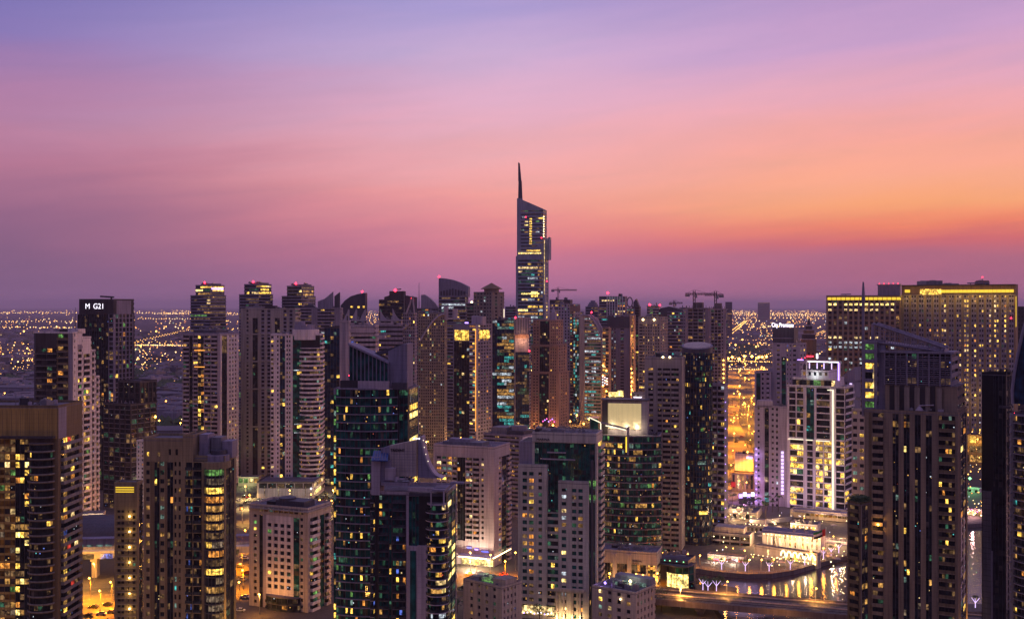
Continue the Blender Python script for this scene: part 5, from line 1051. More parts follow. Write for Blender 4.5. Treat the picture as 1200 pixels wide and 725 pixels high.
for i in range(9): b = t.part('crown_panel'); b.box(t.u(516+i*3.4), -.2, t.z(346), t.u(518+i*3.4), .38, t.z(338+abs(i-4)*.8), 'slate')
t.beacon(t.u(514.5), 1, t.z(324), 1.8); t.done()
t = simple('apartment_tower', 'stone tower with a small red pyramid roof left of the tallest tower', 555, 576, 591, 1180, 343, 'sand', 4.2, seed=75, bays=[P_(562, 2, p=.1), P_(570, 2, wf=.6, p=.2, pal='kwq'), P_(576, 2, p=.05)], rb=[W_(579), P_(584, 1), W_(586), P_(589, 1, p=.3, pal='d'), W_(591)])
b = t.part('roof_drum'); cx_, cy_ = t.L*.75, t.Wd*.35; b.prism(arc(cx_, cy_, 8, 8, 0, 345, 8), t.z1+.2, t.z(338), 'sand')
b = t.part('pyramid_roof'); n8 = arc(cx_, cy_, 11.5, 11.5, 0, 315, 7)
for i in range(8): b.poly([n8[i]+(t.z(338),), n8[(i+1) % 8]+(t.z(338),), (cx_, cy_, t.z(331))], 'brown')
b.prism(n8, t.z(338)-.5, t.z(338), 'brown'); b = t.part('light_strip'); b.box(t.L+.1, t.Wd-1.2, t.z(372), t.L+.5, t.Wd-.4, t.z(362), 'Epale'); t.done()
t = simple('tower', 'low block with one warm rooftop lamp between the curved slab and the pyramid roof', 547, 557, 560, 1220, 356, 'sand', 4, seed=76); b = t.part('roof_lamp'); b.octa((t.u(552), 2, t.z(354)), 1.6, 'Ewarm'); t.done()
t = T('office_tower', 'dark tower with golden lit penthouse windows and a pink edged stone frame', 523, 558, 577, 1045, 381, ratio=.8, wall='mauve', fpx=4.1, p=.07, seed=77, winmin=5, pal='yywkoc')
x, z_ = t.u, t.z
t.block(F=t.F([W_(524), R_(531, 2, p=.08), W_(532), G_(550, 6, p=.07, z1=z_(400)), R_(557, 2, m='rose'), W_(558, m='rose')]), R=t.R([W_(560, m='rose'), P_(576, 5, wf=.6, p=.12, pal='ooyoe'.replace('e', 'w')), W_(577)]))
for i in range(5): b = t.part('penthouse_window'); b.box(x(533+i*3.4), -.4, z_(399), x(535.9+i*3.4), -.02, z_(387), 'Ly')
for i in range(3): b = t.part('penthouse_window'); b.box(t.L+.02, t.v(562+i*4), z_(397), t.L+.4, t.v(565+i*4), z_(387), 'Ly')
b = t.part('light_strip'); b.box(t.L-.6, -.8, z_(505), t.L+.2, -.4, z_(386), 'Eorange'); fin(t, [(547, 370), (560, 371)], 8, 14, 'rose', t.z1, 'roof_screen'); b = t.part('neon_sign'); b.box(x(545), -.5, z_(379), x(549), -.1, z_(377.5), 'Epurple')
t.done()
t = T('office_tower', 'dark blue glass tower crossed by bright cyan lit office floors', 577, 602, 608, 1140, 375, ratio=.8, wall='slate', glass='blueglass', fpx=3.9, p=.25, seed=78, winmin=4, pal='cccqcg')
t.block(F=t.F([G_(602, 9, hf=.8, p=.22, run=.82, pal='cccqck')]), R=t.R([G_(608, 2, hf=.8, run=.7)])); t.clutter(4); t.done()
t = T('office_tower', 'office tower with a pink striped crown and scattered cyan floors beside the cyan lined tower', 603, 620, 622, 1090, 373, ratio=.8, wall='rose', glass='blueglass', fpx=3.9, p=.25, seed=79, winmin=4, pal='ccqcyk')
t.block(z1=t.z(392), F=t.F([W_(604), G_(620, 6, hf=.8, p=.28, run=.7, z1=t.z(412), m='rose')]), R=None); t.block(z0=t.z(392)+.3, F=[(99, 'P', dict(n=9, wf=.4, hf=.97, fh=12, p=0))])
b = t.part('lit_crown_band'); b.box(t.u(603.5), -.6, t.z(396), t.u(620), -.1, t.z(391.5), 'orange'); w = t.world((t.L/2, -6, t.z(399))); plight(w[0], w[1], w[2], 4000, (1, .5, .25), 1)
t.beacon(t.u(604), 0, t.z(372), 1.6); t.beacon(t.u(620.5), -1, t.z(411), 1.4); t.done()
t = T('apartment_tower', 'amber brown stone tower stepping up in three tiers left of the curved sail tower', 622, 655, 667, 1105, 376, ratio=.9, wall='orange', glass='glass', fpx=3.6, p=.02, seed=80, winmin=6, pal='oyw')
x, z_ = t.u, t.z
ob = lambda z1: [W_(624), P_(631, 2, wf=.5), W_(632), G_(643, 5, p=.01), W_(644), P_(652, 3, wf=.45), W_(655)]
t.block(z1=z_(437), F=t.F(ob(0)), R=t.R([W_(657), P_(665, 3, wf=.5), W_(667)]))
t.block(z0=z_(437)+.3, z1=z_(405), u0=.6, u1=t.L-1, v0=1, v1=t.Wd-3, F=t.F(ob(0)), R=t.R([P_(664, 3), W_(667)]))
t.block(z0=z_(405)+.3, z1=z_(376), u0=1.4, u1=t.L-4, v0=2, v1=t.Wd-6, F=t.F(ob(0)), R=t.R([P_(664, 3), W_(667)]))
b = t.part('roof_pinnacle'); b.prism([(x(640), 10), (x(646), 10), (x(646), 15), (x(640), 15)], t.z1, z_(366), 'rose'); b.bar((x(643), 12, z_(366)), (x(643), 12, z_(359)), 2.2, 'rose', 6, .2)
for i in range(7): b = t.part('neon_sign'); b.octa((x(637+i*2.2), -1.5, z_(494-(i % 3)*1.5)), .8, 'Epurple' if i % 2 else 'Epink')
for py in (405, 437): b = t.part('tier_ledge'); b.box(-.4, -.5, z_(py)-1.2, t.L+.4, -.01, z_(py), 'orange')
for px_, py in ((628, 500), (648, 500)): w = t.world((x(px_), -12, z_(py))); plight(w[0], w[1], w[2], 3500, (1, .45, .15), 1.5)
t.done()
t = simple('apartment_tower', 'tall narrow pink banded tower behind the amber brown tower', 645, 672, 680, 1260, 357, 'rose', 3.8, seed=81, p=.1, bays=[R_(654, 3, p=.4, pal='y', hf=.4), P_(668, 4), R_(672, 2, m='orange', hf=.4)], pal='ywcq'); b = t.part('roof_band'); b.box(t.u(668), -1, t.z(365), t.u(680), 0, t.z(358), 'orange'); t.done()
t = simple('glass_tower', 'slim teal lit glass strip tower left of the sail tower', 672, 678, 682, 1240, 374, 'slate', 3.6, glass='tealglass', seed=82, p=.4, pal='cqck', bays=[G_(678, 3, hf=.75)], wm=5); t.done()
# sail tower
t = T('sail_tower', 'white framed tower with a curved sail like right edge and teal lit floors', 679, 706, 709, 1215, 392, ratio=.7, wall='cream', glass='tealglass', fpx=3.9, p=.25, seed=83, winmin=4, pal='cqkccq')
x, z_ = t.u, t.z
t.block(z1=z_(395), u0=x(679), F=t.F([W_(685), R_(704, 7, hf=.55, p=.25, run=.6, pal='cqkck', m='cream'), W_(706, m='cream')]), R=t.R([W_(709)]), roof=False)
for k in range(7):
    ya, yb = 395-k*3.8, 395-(k+1)*3.8; xr = 706-(k+1)**1.6*.75
    t.block(z0=z_(ya)+.02, z1=z_(yb), u1=x(xr), F=[(x(685), 'W'), (99, 'R', dict(n=5, hf=.5, p=.3, pal='cqk'))], roof=(k == 6), wm='cream', par=0)
sp_ = [(681, 369), (690, 369.5), (695, 374), (700, 382), (705, 394), (707, 410), (706.5, 430)]
for (pa, ya), (pb, yb) in zip(sp_, sp_[1:]): b = t.part('sail_rib'); b.bar((x(pa), -.8, z_(ya)), (x(pb), -.8, z_(yb)), 1.1, 'rose', 6)
b = t.part('side_pillar'); b.box(x(680), -1.5, 0, x(685), -.02, z_(370), 'cream')
sp_ = [(685, 425), (684.5, 455), (682, 475), (677, 492)]
for (pa, ya), (pb, yb) in zip(sp_, sp_[1:]): b = t.part('flared_foot'); b.bar((x(pa), -1.6, z_(ya)), (x(pb), -1.6, z_(yb)), 1.3, 'cream', 6)
fin(t, [(690, 368), (698, 372), (703, 381), (708, 391)], 4, 9, 'rose', z_(393), 'glass_crest'); t.beacon(x(693), 1, z_(366), 1.6); t.done()
t = T('tower', 'slim orange lit companion tower with a rounded top hugging the sail tower', 706, 713, 716, 1195, 385, ratio=1, wall='orange', fpx=3.9, p=.35, seed=84, winmin=5, pal='yoqow')
t.block(F=t.F([R_(713, 2, hf=.55, p=.3)]), R=t.R([W_(716)])); fin(t, [(706, 386), (708, 383.5), (712, 383), (714, 386)], .5, 6, 'orange', t.z1, 'rounded_top')
for i in range(10): b = t.part('neon_sign'); b.octa((t.u(707+(i % 3)*2.5), -1.5, t.z(441+i*1.1)), .8, 'Ewhite')
for i in range(6): b = t.part('amber_lamp'); b.octa((t.u(707+(i % 2)*4), -1, t.z(428+i*6)), 1.0, 'Esod')
w = t.world((2, -12, t.z(470))); plight(w[0], w[1], w[2], 9000, (1, .45, .15), 1.5); t.done()
t = T('office_tower', 'mauve tower with a slanted brow and a floodlit orange column down its right side', 712, 738, 745, 1230, 370, ratio=.9, wall='mauve', fpx=3.7, p=.04, seed=85, winmin=5, pal='qyk')
x, z_ = t.u, t.z
t.block(F=t.F([W_(716, m='slate'), P_(722, 2, p=.12, pal='kq'), W_(727), R_(731, 1, p=0), W_(738)]), R=t.R([W_(740, m='orange'), G_(742.5, 2, p=.3, pal='oy', mm='orange'), W_(745, m='orange')]))
b = t.part('slanted_brow'); b.prism([(x(712), -1), (x(738), -1), (x(738), 0), (x(725), -.05), (x(712), 0)], z_(384), z_(371), 'slate')
w = t.world((t.L+9, 3, z_(455))); plight(w[0], w[1], w[2], 30000, (1, .5, .15), 1.5); w = t.world((t.L+9, 3, z_(400))); plight(w[0], w[1], w[2], 14000, (1, .5, .15), 1.5)
for i in range(9): b = t.part('amber_lamp'); b.octa((t.L+1, 2+(i % 2)*3, z_(472-i*5)), 1, 'Esod')
b = t.part('orange_column'); b.box(t.L+.02, -1, 0, t.L+1.4, 0, z_(370), 'orange'); t.done()
t = T('apartment_tower', 'sandy tower with two bright lamps on its flat roof, behind the beige balcony tower', 748, 774, 783, 1120, 372, ratio=.9, wall='beige', fpx=3.7, p=.12, seed=86, winmin=6, pal='ywo')
t.block(F=t.F([W_(749), R_(753, 1, p=.3, pal='y'), P_(773, 7, wf=.5, hf=.55), W_(774)]), R=t.R([P_(783, 4, wf=.4, p=.25, pal='wwd')]))
for px_ in (754, 767): b = t.part('roof_lamp'); b.octa((t.u(px_), -1, t.z(374.5)), 1.4, 'Ewarm')
b = t.part('fascia'); b.box(t.u(749), -.6, t.z(380), t.u(772), -.02, t.z(373), 'beige'); t.clutter(3); t.done()
t = simple('office_tower', 'mauve tower with two teal lit office bands right of the sandy tower', 782, 803, 806, 1150, 366, 'mauve', 4, seed=87, bays=[R_(790, 3, p=.1), R_(799, 4, p=.35, pal='cqk'), P_(803, 2)], wm=6); fin(t, [(773, 361), (783, 359), (795, 362), (803, 366)], 4, 18, 'slate', t.z1-3, 'curved_roof'); t.done()
# back row fill (each described by what stands beside it)
back = [
 ('office_block', 'dark flat block just right of the tallest tower, below a crane', 644, 668, 671, 1420, 352, 'slate'),
 ('office_block', 'low mauve block left of the tallest tower foot', 592, 604, 606, 1400, 360, 'mauve'),
 ('domed_tower', 'mauve tower with a small dome right of the crane', 686, 700, 703, 1380, 360, 'mauve'),
 ('office_block', 'white gridded slab with a beacon in the middle of the right skyline', 702, 732, 735, 1330, 348, 'mauve'),
 ('tower', 'slim tower with a ring shaped ornament on its roof', 733, 742, 744, 1360, 362, 'mauve'),
 ('tower', 'small pointed dark tower beside the ring topped one', 741, 749, 751, 1390, 360, 'slate'),
 ('office_block', 'pink roofed block with a red beacon on the right skyline', 758, 772, 774, 1370, 359, 'rose'),
 ('office_block', 'wide dark block with a shallow domed roof left of the unfinished towers', 772, 800, 803, 1340, 363, 'slate'),
 ('tower', 'dark block filling the gap left of the cyan floored tower', 560, 579, 581, 1300, 378, 'char'),
 ('office_block', 'cream stepped house like tower top behind the pink framed tower', 664, 682, 684, 1330, 366, 'rose'),
 ('tower', 'small mauve block in the gap under the pyramid roofed tower', 548, 560, 562, 1330, 366, 'mauve'),
 ('tower', 'dim mauve slab between the jagged dark tower and the sail topped one', 476, 492, 494, 1400, 372, 'mauve'),
 ('tower', 'faint grey block right of the sandy tower with two roof lamps', 796, 806, 808, 1420, 361, 'mauve'),
]
bt = {}
for i, (nm, lb, a_, m_, b_, D_, y_, w_) in enumerate(back):
    t = simple(nm, lb, a_, m_, b_, D_, y_, w_, 3.2, seed=100+i, p=.1, cat='tower' if 'tower' in nm else 'building', wm=20); bt[i] = t
    if i == 2: b = t.part('dome'); [b.prism(arc(t.L/2, 8, r0, r0, 0, 345, 12), t.z(360-j*2)+.02*j, t.z(358-j*2), 'mauve') for j, r0 in enumerate((7, 6.4, 5, 3))]
    if i == 3:
        for j in range(7): b = t.part('facade_rib'); b.box(t.u(711+j*3), -1, t.z(372), t.u(712.2+j*3), -.02, t.z(347), 'white')
        t.beacon(t.u(712), 2, t.z(343), 2)
    if i == 4:
        b = t.part('ring_ornament'); rp = [(t.u(737.5)+3.4*cos(q*pi/8), t.z(354)+6*sin(q*pi/8)) for q in range(17)]
        for q1, q2 in zip(rp, rp[1:]): b.bar((q1[0], 2, q1[1]), (q2[0], 2, q2[1]), .7, 'slate', 4)
    if i == 5: fin(t, [(742, 354), (745, 350), (749, 360)], 1, 6, 'slate', t.z1)
    if i == 6: t.beacon(t.u(761), 2, t.z(357), 2); t.beacon(t.u(773), 2, t.z(357.5), 1.6)
    if i == 7: fin(t, [(772, 363), (779, 360), (787, 359.5), (795, 361), (800, 363)], 3, 20, 'slate', t.z1, 'shallow_dome')
    if i == 9: t.beacon(t.u(675), -2, t.z(364), .01)
    t.done()
# very far towers in the haze
for i, (a_, b_, D_, y_, lb) in enumerate(((888, 902, 9500, 354.5, 'faint far slab on the horizon right of the unfinished towers'), (850, 858, 4300, 354, 'faint far block with a teal lamp on the horizon beside the crane towers'), (1100, 1112, 6000, 352, 'faint far tower hidden behind the hotel roof'))[:2]):
    t = simple('far_tower', lb, a_, b_, b_+.5, D_, y_, 'slate', 2.2, seed=130+i, p=.02, clut=0, wm=99); t.done()
# cranes
def crane(lb, px, D, ybase, ytop, xl, xr, tilt=0):
    x, zb, zt = gx(px, D), gz(ybase, D), gz(ytop, D); r = root('tower_crane', (x, D, zb), 0, lb, 'crane', 'cranes on the skyline'); s_ = D/FX; th_ = .4*s_
    def lat(name, a, b, w):
        m = MB(); n = max(4, int(hypot(hypot(b[0]-a[0], b[1]-a[1]), b[2]-a[2])/(w*1.6)))
        hz = abs(b[2]-a[2]) < abs(b[0]-a[0])
        o_ = [(0, w/2, w/2), (0, w/2, -w/2), (0, -w/2, 0)] if hz else [(w/2, w/2, 0), (w/2, -w/2, 0), (-w/2, w/2, 0), (-w/2, -w/2, 0)]
        L_ = [[tuple(a[k]+(b[k]-a[k])*i/n+q[k] for k in range(3)) for i in range(n+1)] for q in o_]
        for l_ in L_: m.bar(l_[0], l_[-1], w*.13, 'char', 4)
        for i in range(n):
            for q in range(len(L_)): m.bar(L_[q][i], L_[(q+1) % len(L_)][i+1], w*.07, 'char', 3)
        return m.build(name, r)
    lat('mast', (0, 0, 0), (0, 0, zt-zb), 1.8); J = zt-zb-3
    lat('jib', (0, 0, J), (gx(xr, D)-x, 0, J+tilt), 1.5); lat('counter_jib', (0, 0, J), (gx(xl, D)-x, 0, J), 1.5)
    m = MB(); sg = 1 if xl < px else -1; m.box(gx(xl, D)-x, -1, J-2.4, gx(xl, D)-x+sg*4, 1, J-.4, 'grey'); m.build('counterweight', r)
    m = MB(); m.box(.4, -1.2, J-3.6, 2.6, 1.2, J-.9, 'metal'); m.build('cab', r)
    m = MB(); m.bar((0, 0, zt-zb+1), ((gx(xr, D)-x)*.6, 0, J+.8), .12, 'char', 3); m.bar((0, 0, zt-zb+1), ((gx(xl, D)-x)*.8, 0, J+.8), .12, 'char', 3); m.build('stay_cable', r)
crane('tower crane on the left unfinished tower with its long arm to the right', 813.5, 1012, 362, 340.5, 803, 838)
crane('tower crane on the right unfinished tower, the one nearer the plain', 838.5, 1000, 363, 341.5, 848, 826)
crane('tower crane right of the tallest tower, long arm crossing the sky', 654, 1425, 352, 337, 646, 676)
crane('small crane low on the skyline above the wide dark block', 790, 1345, 362, 352, 784, 800)
# ================================================================== LOW BUILDINGS, QUAY, BRIDGE
rng = random.Random(7); PEND = []
t = T('retail_block', 'stone fronted shop block with tall square columns beside the orange road, dark sign letters', 700, 770, 776, 505, 650, cat='building', ratio=.5, wall='cream', fpx=12, p=.3, seed=200, winmin=6, pal='odyw')
x, z_ = t.u, t.z
t.block(z1=z_(662), F=t.F([W_(702), G_(718, 5, hf=.9, p=.3, pal='odd', m='cream'), W_(723), G_(735, 4, hf=.9, p=.4, pal='ood'), W_(740), G_(757, 5, p=.3, pal='dod', hf=.9), W_(759), G_(768, 3, p=.8, pal='yoy'), W_(770)]), roof=False)
t.block(z0=z_(662)+.01, z1=z_(650), F=[(99, 'W')], R=[(99, 'W')])
b = t.part('column'); b.box(x(718.5), -1.2, 0, x(722.5), -.02, z_(651), 'cream'); b = t.part('column'); b.box(x(735.5), -1.2, 0, x(739.5), -.02, z_(651), 'cream'); b = t.part('portal'); b.box(x(745), -1.5, z_(674.5), x(757), -.03, z_(673), 'cream'); b.box(x(755.5), -1.48, 0, x(757), -.04, z_(674.6), 'cream')
b = t.part('lit_canopy'); b.box(x(758), -3, z_(681), x(771), -.05, z_(678), 'Lh'); b = t.part('lit_canopy'); b.box(x(759), -2.2, z_(666), x(768), -.05, z_(664), 'Lo')
t.text('MARINA', x(741), z_(659.5), 1.15, 'char', d=.1); t.text('PLAZA', x(741), z_(662.3), 1.0, 'brown', d=.1)
for px_ in (712, 729, 748, 764): w = t.world((x(px_), -5, 5)); plight(w[0], w[1], w[2], 900, (1, .55, .2), .4)
t.clutter(5, h=2); t.done()
t = T('pavilion', 'rounded waterfront pavilion with a yellow lit glass wall and teal lamps on its terrace', 768, 806, 815, 508, 655, cat='building', ratio=.9, wall='slate', glass='tealglass', fpx=8, p=.2, seed=201, winmin=5)
x, z_ = t.u, t.z
t.block(F=t.F([W_(783, m='char'), W_(806, m='dark')]), R=[(99, 'W')], z1=z_(660))
t.curve([(x(781), -.1), (x(786), -2.0), (x(794), -3.2), (x(802), -3.0), (x(808), -1.5), (x(812), 1.5)], z_(663), m='slate', band=.5, out=.5, o=dict(p=.10, pal='ogy'), fh=4, part='floor_band')
b = t.part('lit_glass_wall')
pp = [(x(783), -2.3), (x(789), -3.4), (x(796), -4.0), (x(803), -3.8), (x(808), -2.3)]
for i, (a, c) in enumerate(zip(pp, pp[1:])): 
    b = t.part('lit_glass_panel'); b.hexa([a+(z_(687),), c+(z_(687),), (c[0], c[1]+.2, z_(687)), (a[0], a[1]+.2, z_(687)), a+(z_(671),), c+(z_(671),), (c[0], c[1]+.2, z_(671)), (a[0], a[1]+.2, z_(671))], 'Lh')
    b = t.part('glass_post'); b.bar((a[0], a[1]-.1, z_(690)), (a[0], a[1]-.1, z_(672)), .18, 'char', 4)
b = t.part('flat_roof'); b.prism([(x(770), -1)]+[(q[0], q[1]-.8) for q in pp]+[(x(812), 6), (x(770), 8)], z_(663), z_(661.5), 'slate')
for i, px_ in enumerate((773, 779, 785, 793, 801)): b = t.part('terrace_lamp'); b.octa((x(px_), 0, z_(658.5)), .35, 'Ecyan' if i % 2 else 'Egreen')
w = t.world((x(796), -7, z_(682))); plight(w[0], w[1], w[2], 1500, (1, .75, .15), .6); t.clutter(4, h=1.5); t.done()
t = T('low_block', 'low cream block with a green lit rooftop pool, small in front of the shop street', 543, 588, 612, 432, 690, cat='building', ratio=.6, wall='cream', fpx=9, p=.12, seed=202, winmin=6)
x, z_ = t.u, t.z
t.block(F=t.F([W_(548), P_(584, 4, wf=.35, hf=.5, p=.1), W_(588)]), R=t.R([P_(606, 4, wf=.4, p=.1), W_(612)]))
b = t.part('roof_pool'); b.box(x(553), 4, t.z1+.3, x(570), 10, t.z1+.6, 'Lg'); b = t.part('stair_room'); b.box(x(572), 3, t.z1+.27, x(586), 10, t.z1+2.8, 'cream')
b = t.part('pergola'); [b.box(x(545)+i*1.2, 2, t.z1+2.2, x(545)+i*1.2+.3, 9, t.z1+2.4, 'white') for i in range(5)]; w = t.world((x(560), 7, t.z1+3)); plight(w[0], w[1], w[2], 250, (.6, 1, .4), .5); t.clutter(3, h=1.5); t.done()
t = T('low_block', 'low grey roofed block with a bright green white lit skylight, right of the cream hotel', 694, 745, 768, 428, 697, cat='building', ratio=.8, wall='cream', fpx=9, p=.12, seed=203, winmin=6, pal='wyq')
x, z_ = t.u, t.z
t.block(F=t.F([W_(698), P_(742, 4, wf=.4, p=.12), W_(745)]), R=t.R([P_(766, 5, wf=.45, p=.15), W_(768)]))
b = t.part('skylight'); b.prism([(x(706), 9), (x(730), 6), (x(738), 13), (x(716), 17)], t.z1+.3, t.z1+1.4, 'Lq'); b = t.part('skylight_lamp'); b.octa((x(722), 11, t.z1+1.9), .8, 'Ewarm'); w = t.world((x(722), 11, t.z1+5)); plight(w[0], w[1], w[2], 500, (.7, 1, .6), .5)
b = t.part('roof_hall'); b.box(x(700), 18, t.z1+.3, x(742), t.Wd-2, t.z1+3.2, 'mauve'); b = t.part('roof_lamp'); b.octa((x(703), 4, t.z1+1.6), .7, 'Epurple'); w = t.world((x(703), 1, t.z1+1.5)); plight(w[0], w[1], w[2], 200, (.35, .2, 1), .4)
b = t.part('wall_lamp'); b.octa((x(728), -.6, t.z1-2.4), .5, 'Ewarm'); t.clutter(5, h=2); t.done()
# mall and riverside buildings
def low(lb, x0, xm, x1, D, y, wall, bays, rb=None, name='riverside_building', ratio=.6, fpx=8, p=.2, pal='wyod', z0=0, **k):
    t = T(name, lb, x0, xm, x1, D, y, cat='building', ratio=ratio, wall=wall, fpx=fpx, p=p, seed=int(x0*3+y), winmin=4, pal=pal)
    t.block(F=t.F(bays), R=t.R(rb) if rb else [(99, 'W')], z0=z0, **k); return t
t = low('white two storey riverside building with golden lamps all along its slanting eave', 893, 962, 967, 566, 629, 'white', [W_(905), P_(935, 5, wf=.3, hf=.7), W_(938), P_(960, 4, wf=.35, hf=.7), W_(962)], ratio=.35, fpx=10, p=.6, pal='wwy')
for i in range(15): b = t.part('eave_lamp'); b.octa((t.u(896+i*4.6), -1.2, t.z1-.8), .33, 'Ewarm')
for i in range(4): b = t.part('column'); q = t.u(899+i*5); b.box(q, -1.4, 2, q+.8, -.6, t.z1-2, 'white')
b = t.part('slanted_canopy'); b.hexa([(0, -2.2, t.z1), (t.L, -2.2, t.z1), (t.L, 5, t.z1+1.5), (0, 5, t.z1+1.5), (0, -2.2, t.z1+.3), (t.L, -2.2, t.z1+.3), (t.L, 5, t.z1+1.8), (0, 5, t.z1+1.8)], 'mauve')
for px_ in (902, 916, 930, 944, 957): w = t.world((t.u(px_), -4, t.z1-3)); plight(w[0], w[1], w[2], 1500, (1, .66, .28), .4)
t.clutter(4, h=1.5); t.done()
t = low('long pink arcade with round arches glowing gold at the promenade', 884, 958, 962, 548, 651, 'cream', [W_(898), P_(902, 1, wf=.7, p=1, pal='w'), W_(915), P_(957, 6, wf=.75, hf=.8, fh=9, p=1, pal='why'), W_(958)], ratio=.12, fpx=20)
for i in range(6):
    b = t.part('arch'); cx_ = t.u(918.5+i*6.9); r_ = t.L*.035
    ap = [(cx_+r_*cos(q*pi/8), 4.2+2.6*sin(q*pi/8)) for q in range(9)]
    for q1, q2 in zip(ap, ap[1:]): b.bar((q1[0], -.8, q1[1]), (q2[0], -.8, q2[1]), .25, 'Ewarm', 5)
for i in range(14): b = t.part('ground_lamp'); b.octa((t.u(886+i*5.3), -2.4, 3), .28, 'Ewarm')
for px_ in (890, 905, 920, 935, 950): w = t.world((t.u(px_), -6, 5)); plight(w[0], w[1], w[2], 700, (1, .62, .34), .4)
t.done()
t = low('cream three storey block with open loggias left of the white riverside building', 832, 879, 884, 590, 629, 'beige', [B_(879, 4, np=1, out=.2, p=.1, rail=.8, pal='d')], ratio=.5, fpx=8); 
for i in range(4): b = t.part('wall_lamp'); b.octa((t.u(837+i*12), -1.0, t.z1-1), .35, 'Ewarm')
b = t.part('roof_storey'); b.box(t.u(836), 3, t.z1+.3, t.u(870), 12, t.z(621), 'cream'); t.clutter(3, h=1.5); w = t.world((t.u(855), -5, 8)); plight(w[0], w[1], w[2], 900, (1, .6, .3), .4); t.done()
t = low('row of bright little quay shops with coloured fascia boards', 829, 872, 875, 552, 655, 'cream', [P_(872, 6, wf=.8, hf=.6, fh=9, p=1, pal='whk')], ratio=.3, name='shop_row', fpx=20)
for i, mt in enumerate(('Lg', 'Ered', 'Ewarm', 'Lr', 'Ewhite', 'Lr')): b = t.part('fascia_board'); b.box(t.L*(.02+.165*i), -.5, t.z1-1.6, t.L*(.15+.165*i), -.05, t.z1-.7, mt)
for px_ in (840, 862): w = t.world((t.u(px_), -5, 4)); plight(w[0], w[1], w[2], 2600, (1, .8, .6), .4)
t.done()
t = low('white restaurant block at the quay bend with tall lit openings beside the flagpole', 964, 998, 1003, 592, 638, 'white', [W_(966), P_(996, 5, wf=.7, hf=.7, p=1, pal='wwh'), W_(998)], ratio=.4, fpx=9)
for i in range(8): b = t.part('eave_lamp'); b.octa((t.u(966+i*4), -1, t.z1-.6), .3, 'Ewarm')
for px_ in (970, 982, 993): w = t.world((t.u(px_), -5, 6)); plight(w[0], w[1], w[2], 1600, (1, .62, .3), .4)
b = t.part('flat_canopy'); b.box(0, -2.5, t.z1-.1, t.L, -.01, t.z1+.2, 'mauve'); t.clutter(5, h=1.5); t.done()
t = low('pale two step terrace block between the loggia block and the white riverside building', 872, 896, 900, 622, 619, 'cream', [W_(874), P_(894, 4, wf=.6, p=.8, pal='wod'), W_(896)], ratio=.8, fpx=8)
b = t.part('upper_step'); b.box(t.L*.2, 4, t.z1+.3, t.L*.95, t.Wd*.8, t.z1+3.6, 'rose'); b.box(t.L*.18, 3.8, t.z1+3.61, t.L*.97, t.Wd*.82, t.z1+4, 'cream')
for i in range(6): b = t.part('terrace_lamp'); b.octa((t.u(873+i*4.4), 1.4, t.z1+1.6), .3, 'Ewarm')
w = t.world((t.L*.5, 1.5, t.z1+4)); plight(w[0], w[1], w[2], 900, (1, .66, .3), .4); t.clutter(6, h=1.5); t.done()
t = low('mauve roofed cafe hall with a lit front, between two other low mall halls', 926, 958, 962, 622, 617, 'rose', [W_(928), P_(956, 6, wf=.75, hf=.6, p=.85, pal='wyo'), W_(958)], ratio=.7, fpx=9)
for i in range(7): b = t.part('eave_lamp'); b.octa((t.u(928+i*4.6), -.9, t.z1-.6), .3, 'Ewarm')
for px_ in (934, 950): w = t.world((t.u(px_), -5, 6)); plight(w[0], w[1], w[2], 1500, (1, .62, .3), .4)
t.clutter(7, h=1.5); t.done()
t = low('dim flat roofed mall hall behind the riverside buildings, ringed by small lamps', 833, 887, 893, 660, 603, 'cream', [W_(850), P_(887, 5, wf=.6, p=.6, pal='wod')], ratio=.9, name='mall_hall', fpx=9)
for i in range(16): b = t.part('terrace_lamp'); b.octa((t.u(836+i*3.4), -1.5+i % 3, t.z1-2+(i*7 % 5)*.8), .33, 'Ewarm')
t.clutter(8, h=2); w = t.world((t.u(865), -8, 9)); plight(w[0], w[1], w[2], 3500, (1, .66, .36), .4); t.done()
t = low('grey ramped roof hall with a blue lit panel on its wall', 893, 925, 930, 640, 617, 'mauve', [W_(925)], ratio=.8, name='mall_hall')
b = t.part('blue_panel'); b.box(t.u(915), -.4, t.z(628), t.u(920), -.05, t.z(622), 'Eblue'); b = t.part('ramped_roof'); b.hexa([(0, 0, t.z1+.3), (t.L, 0, t.z1+.3), (t.L, t.Wd, t.z1+.3), (0, t.Wd, t.z1+.3), (0, 0, t.z1+.6), (t.L, 0, t.z1+3), (t.L, t.Wd, t.z1+4), (0, t.Wd, t.z1+1)], 'slate'); t.done()
t = low('long low hall with a row of golden windows behind the white riverside building', 926, 994, 998, 655, 604, 'cream', [W_(944), P_(992, 9, wf=.8, hf=.5, fh=12, p=.9, pal='yow', z0=2), W_(994)], ratio=.3, name='mall_hall', fpx=14)
b = t.part('flat_canopy'); b.box(t.u(930), -3, t.z1, t.L+2, t.Wd, t.z1+.6, 'mauve'); w = t.world((t.u(965), -6, 8)); plight(w[0], w[1], w[2], 2600, (1, .62, .3), .4); w = t.world((t.u(985), -6, 8)); plight(w[0], w[1], w[2], 2000, (1, .62, .3), .4); t.done()
t = low('pink windowless block beside the street behind the mall', 861, 883, 886, 800, 534, 'cream', [W_(883)], name='street_building', ratio=.7, z0=9)
w = t.world((t.u(866), -10, t.z(550))); plight(w[0], w[1], w[2], 4500, (1, .45, .4), .6); b = t.part('neon_sign'); b.box(t.u(875), -.6, t.z(537), t.u(882), -.1, t.z(535), 'Epurple'); t.clutter(3); t.done()
t = low('brown columned block with a red panel on the street behind the mall', 857, 889, 892, 770, 557, 'brown', [P_(889, 6, wf=.5, hf=.8, fh=10, p=.3, pal='odw')], name='street_building', ratio=.5)
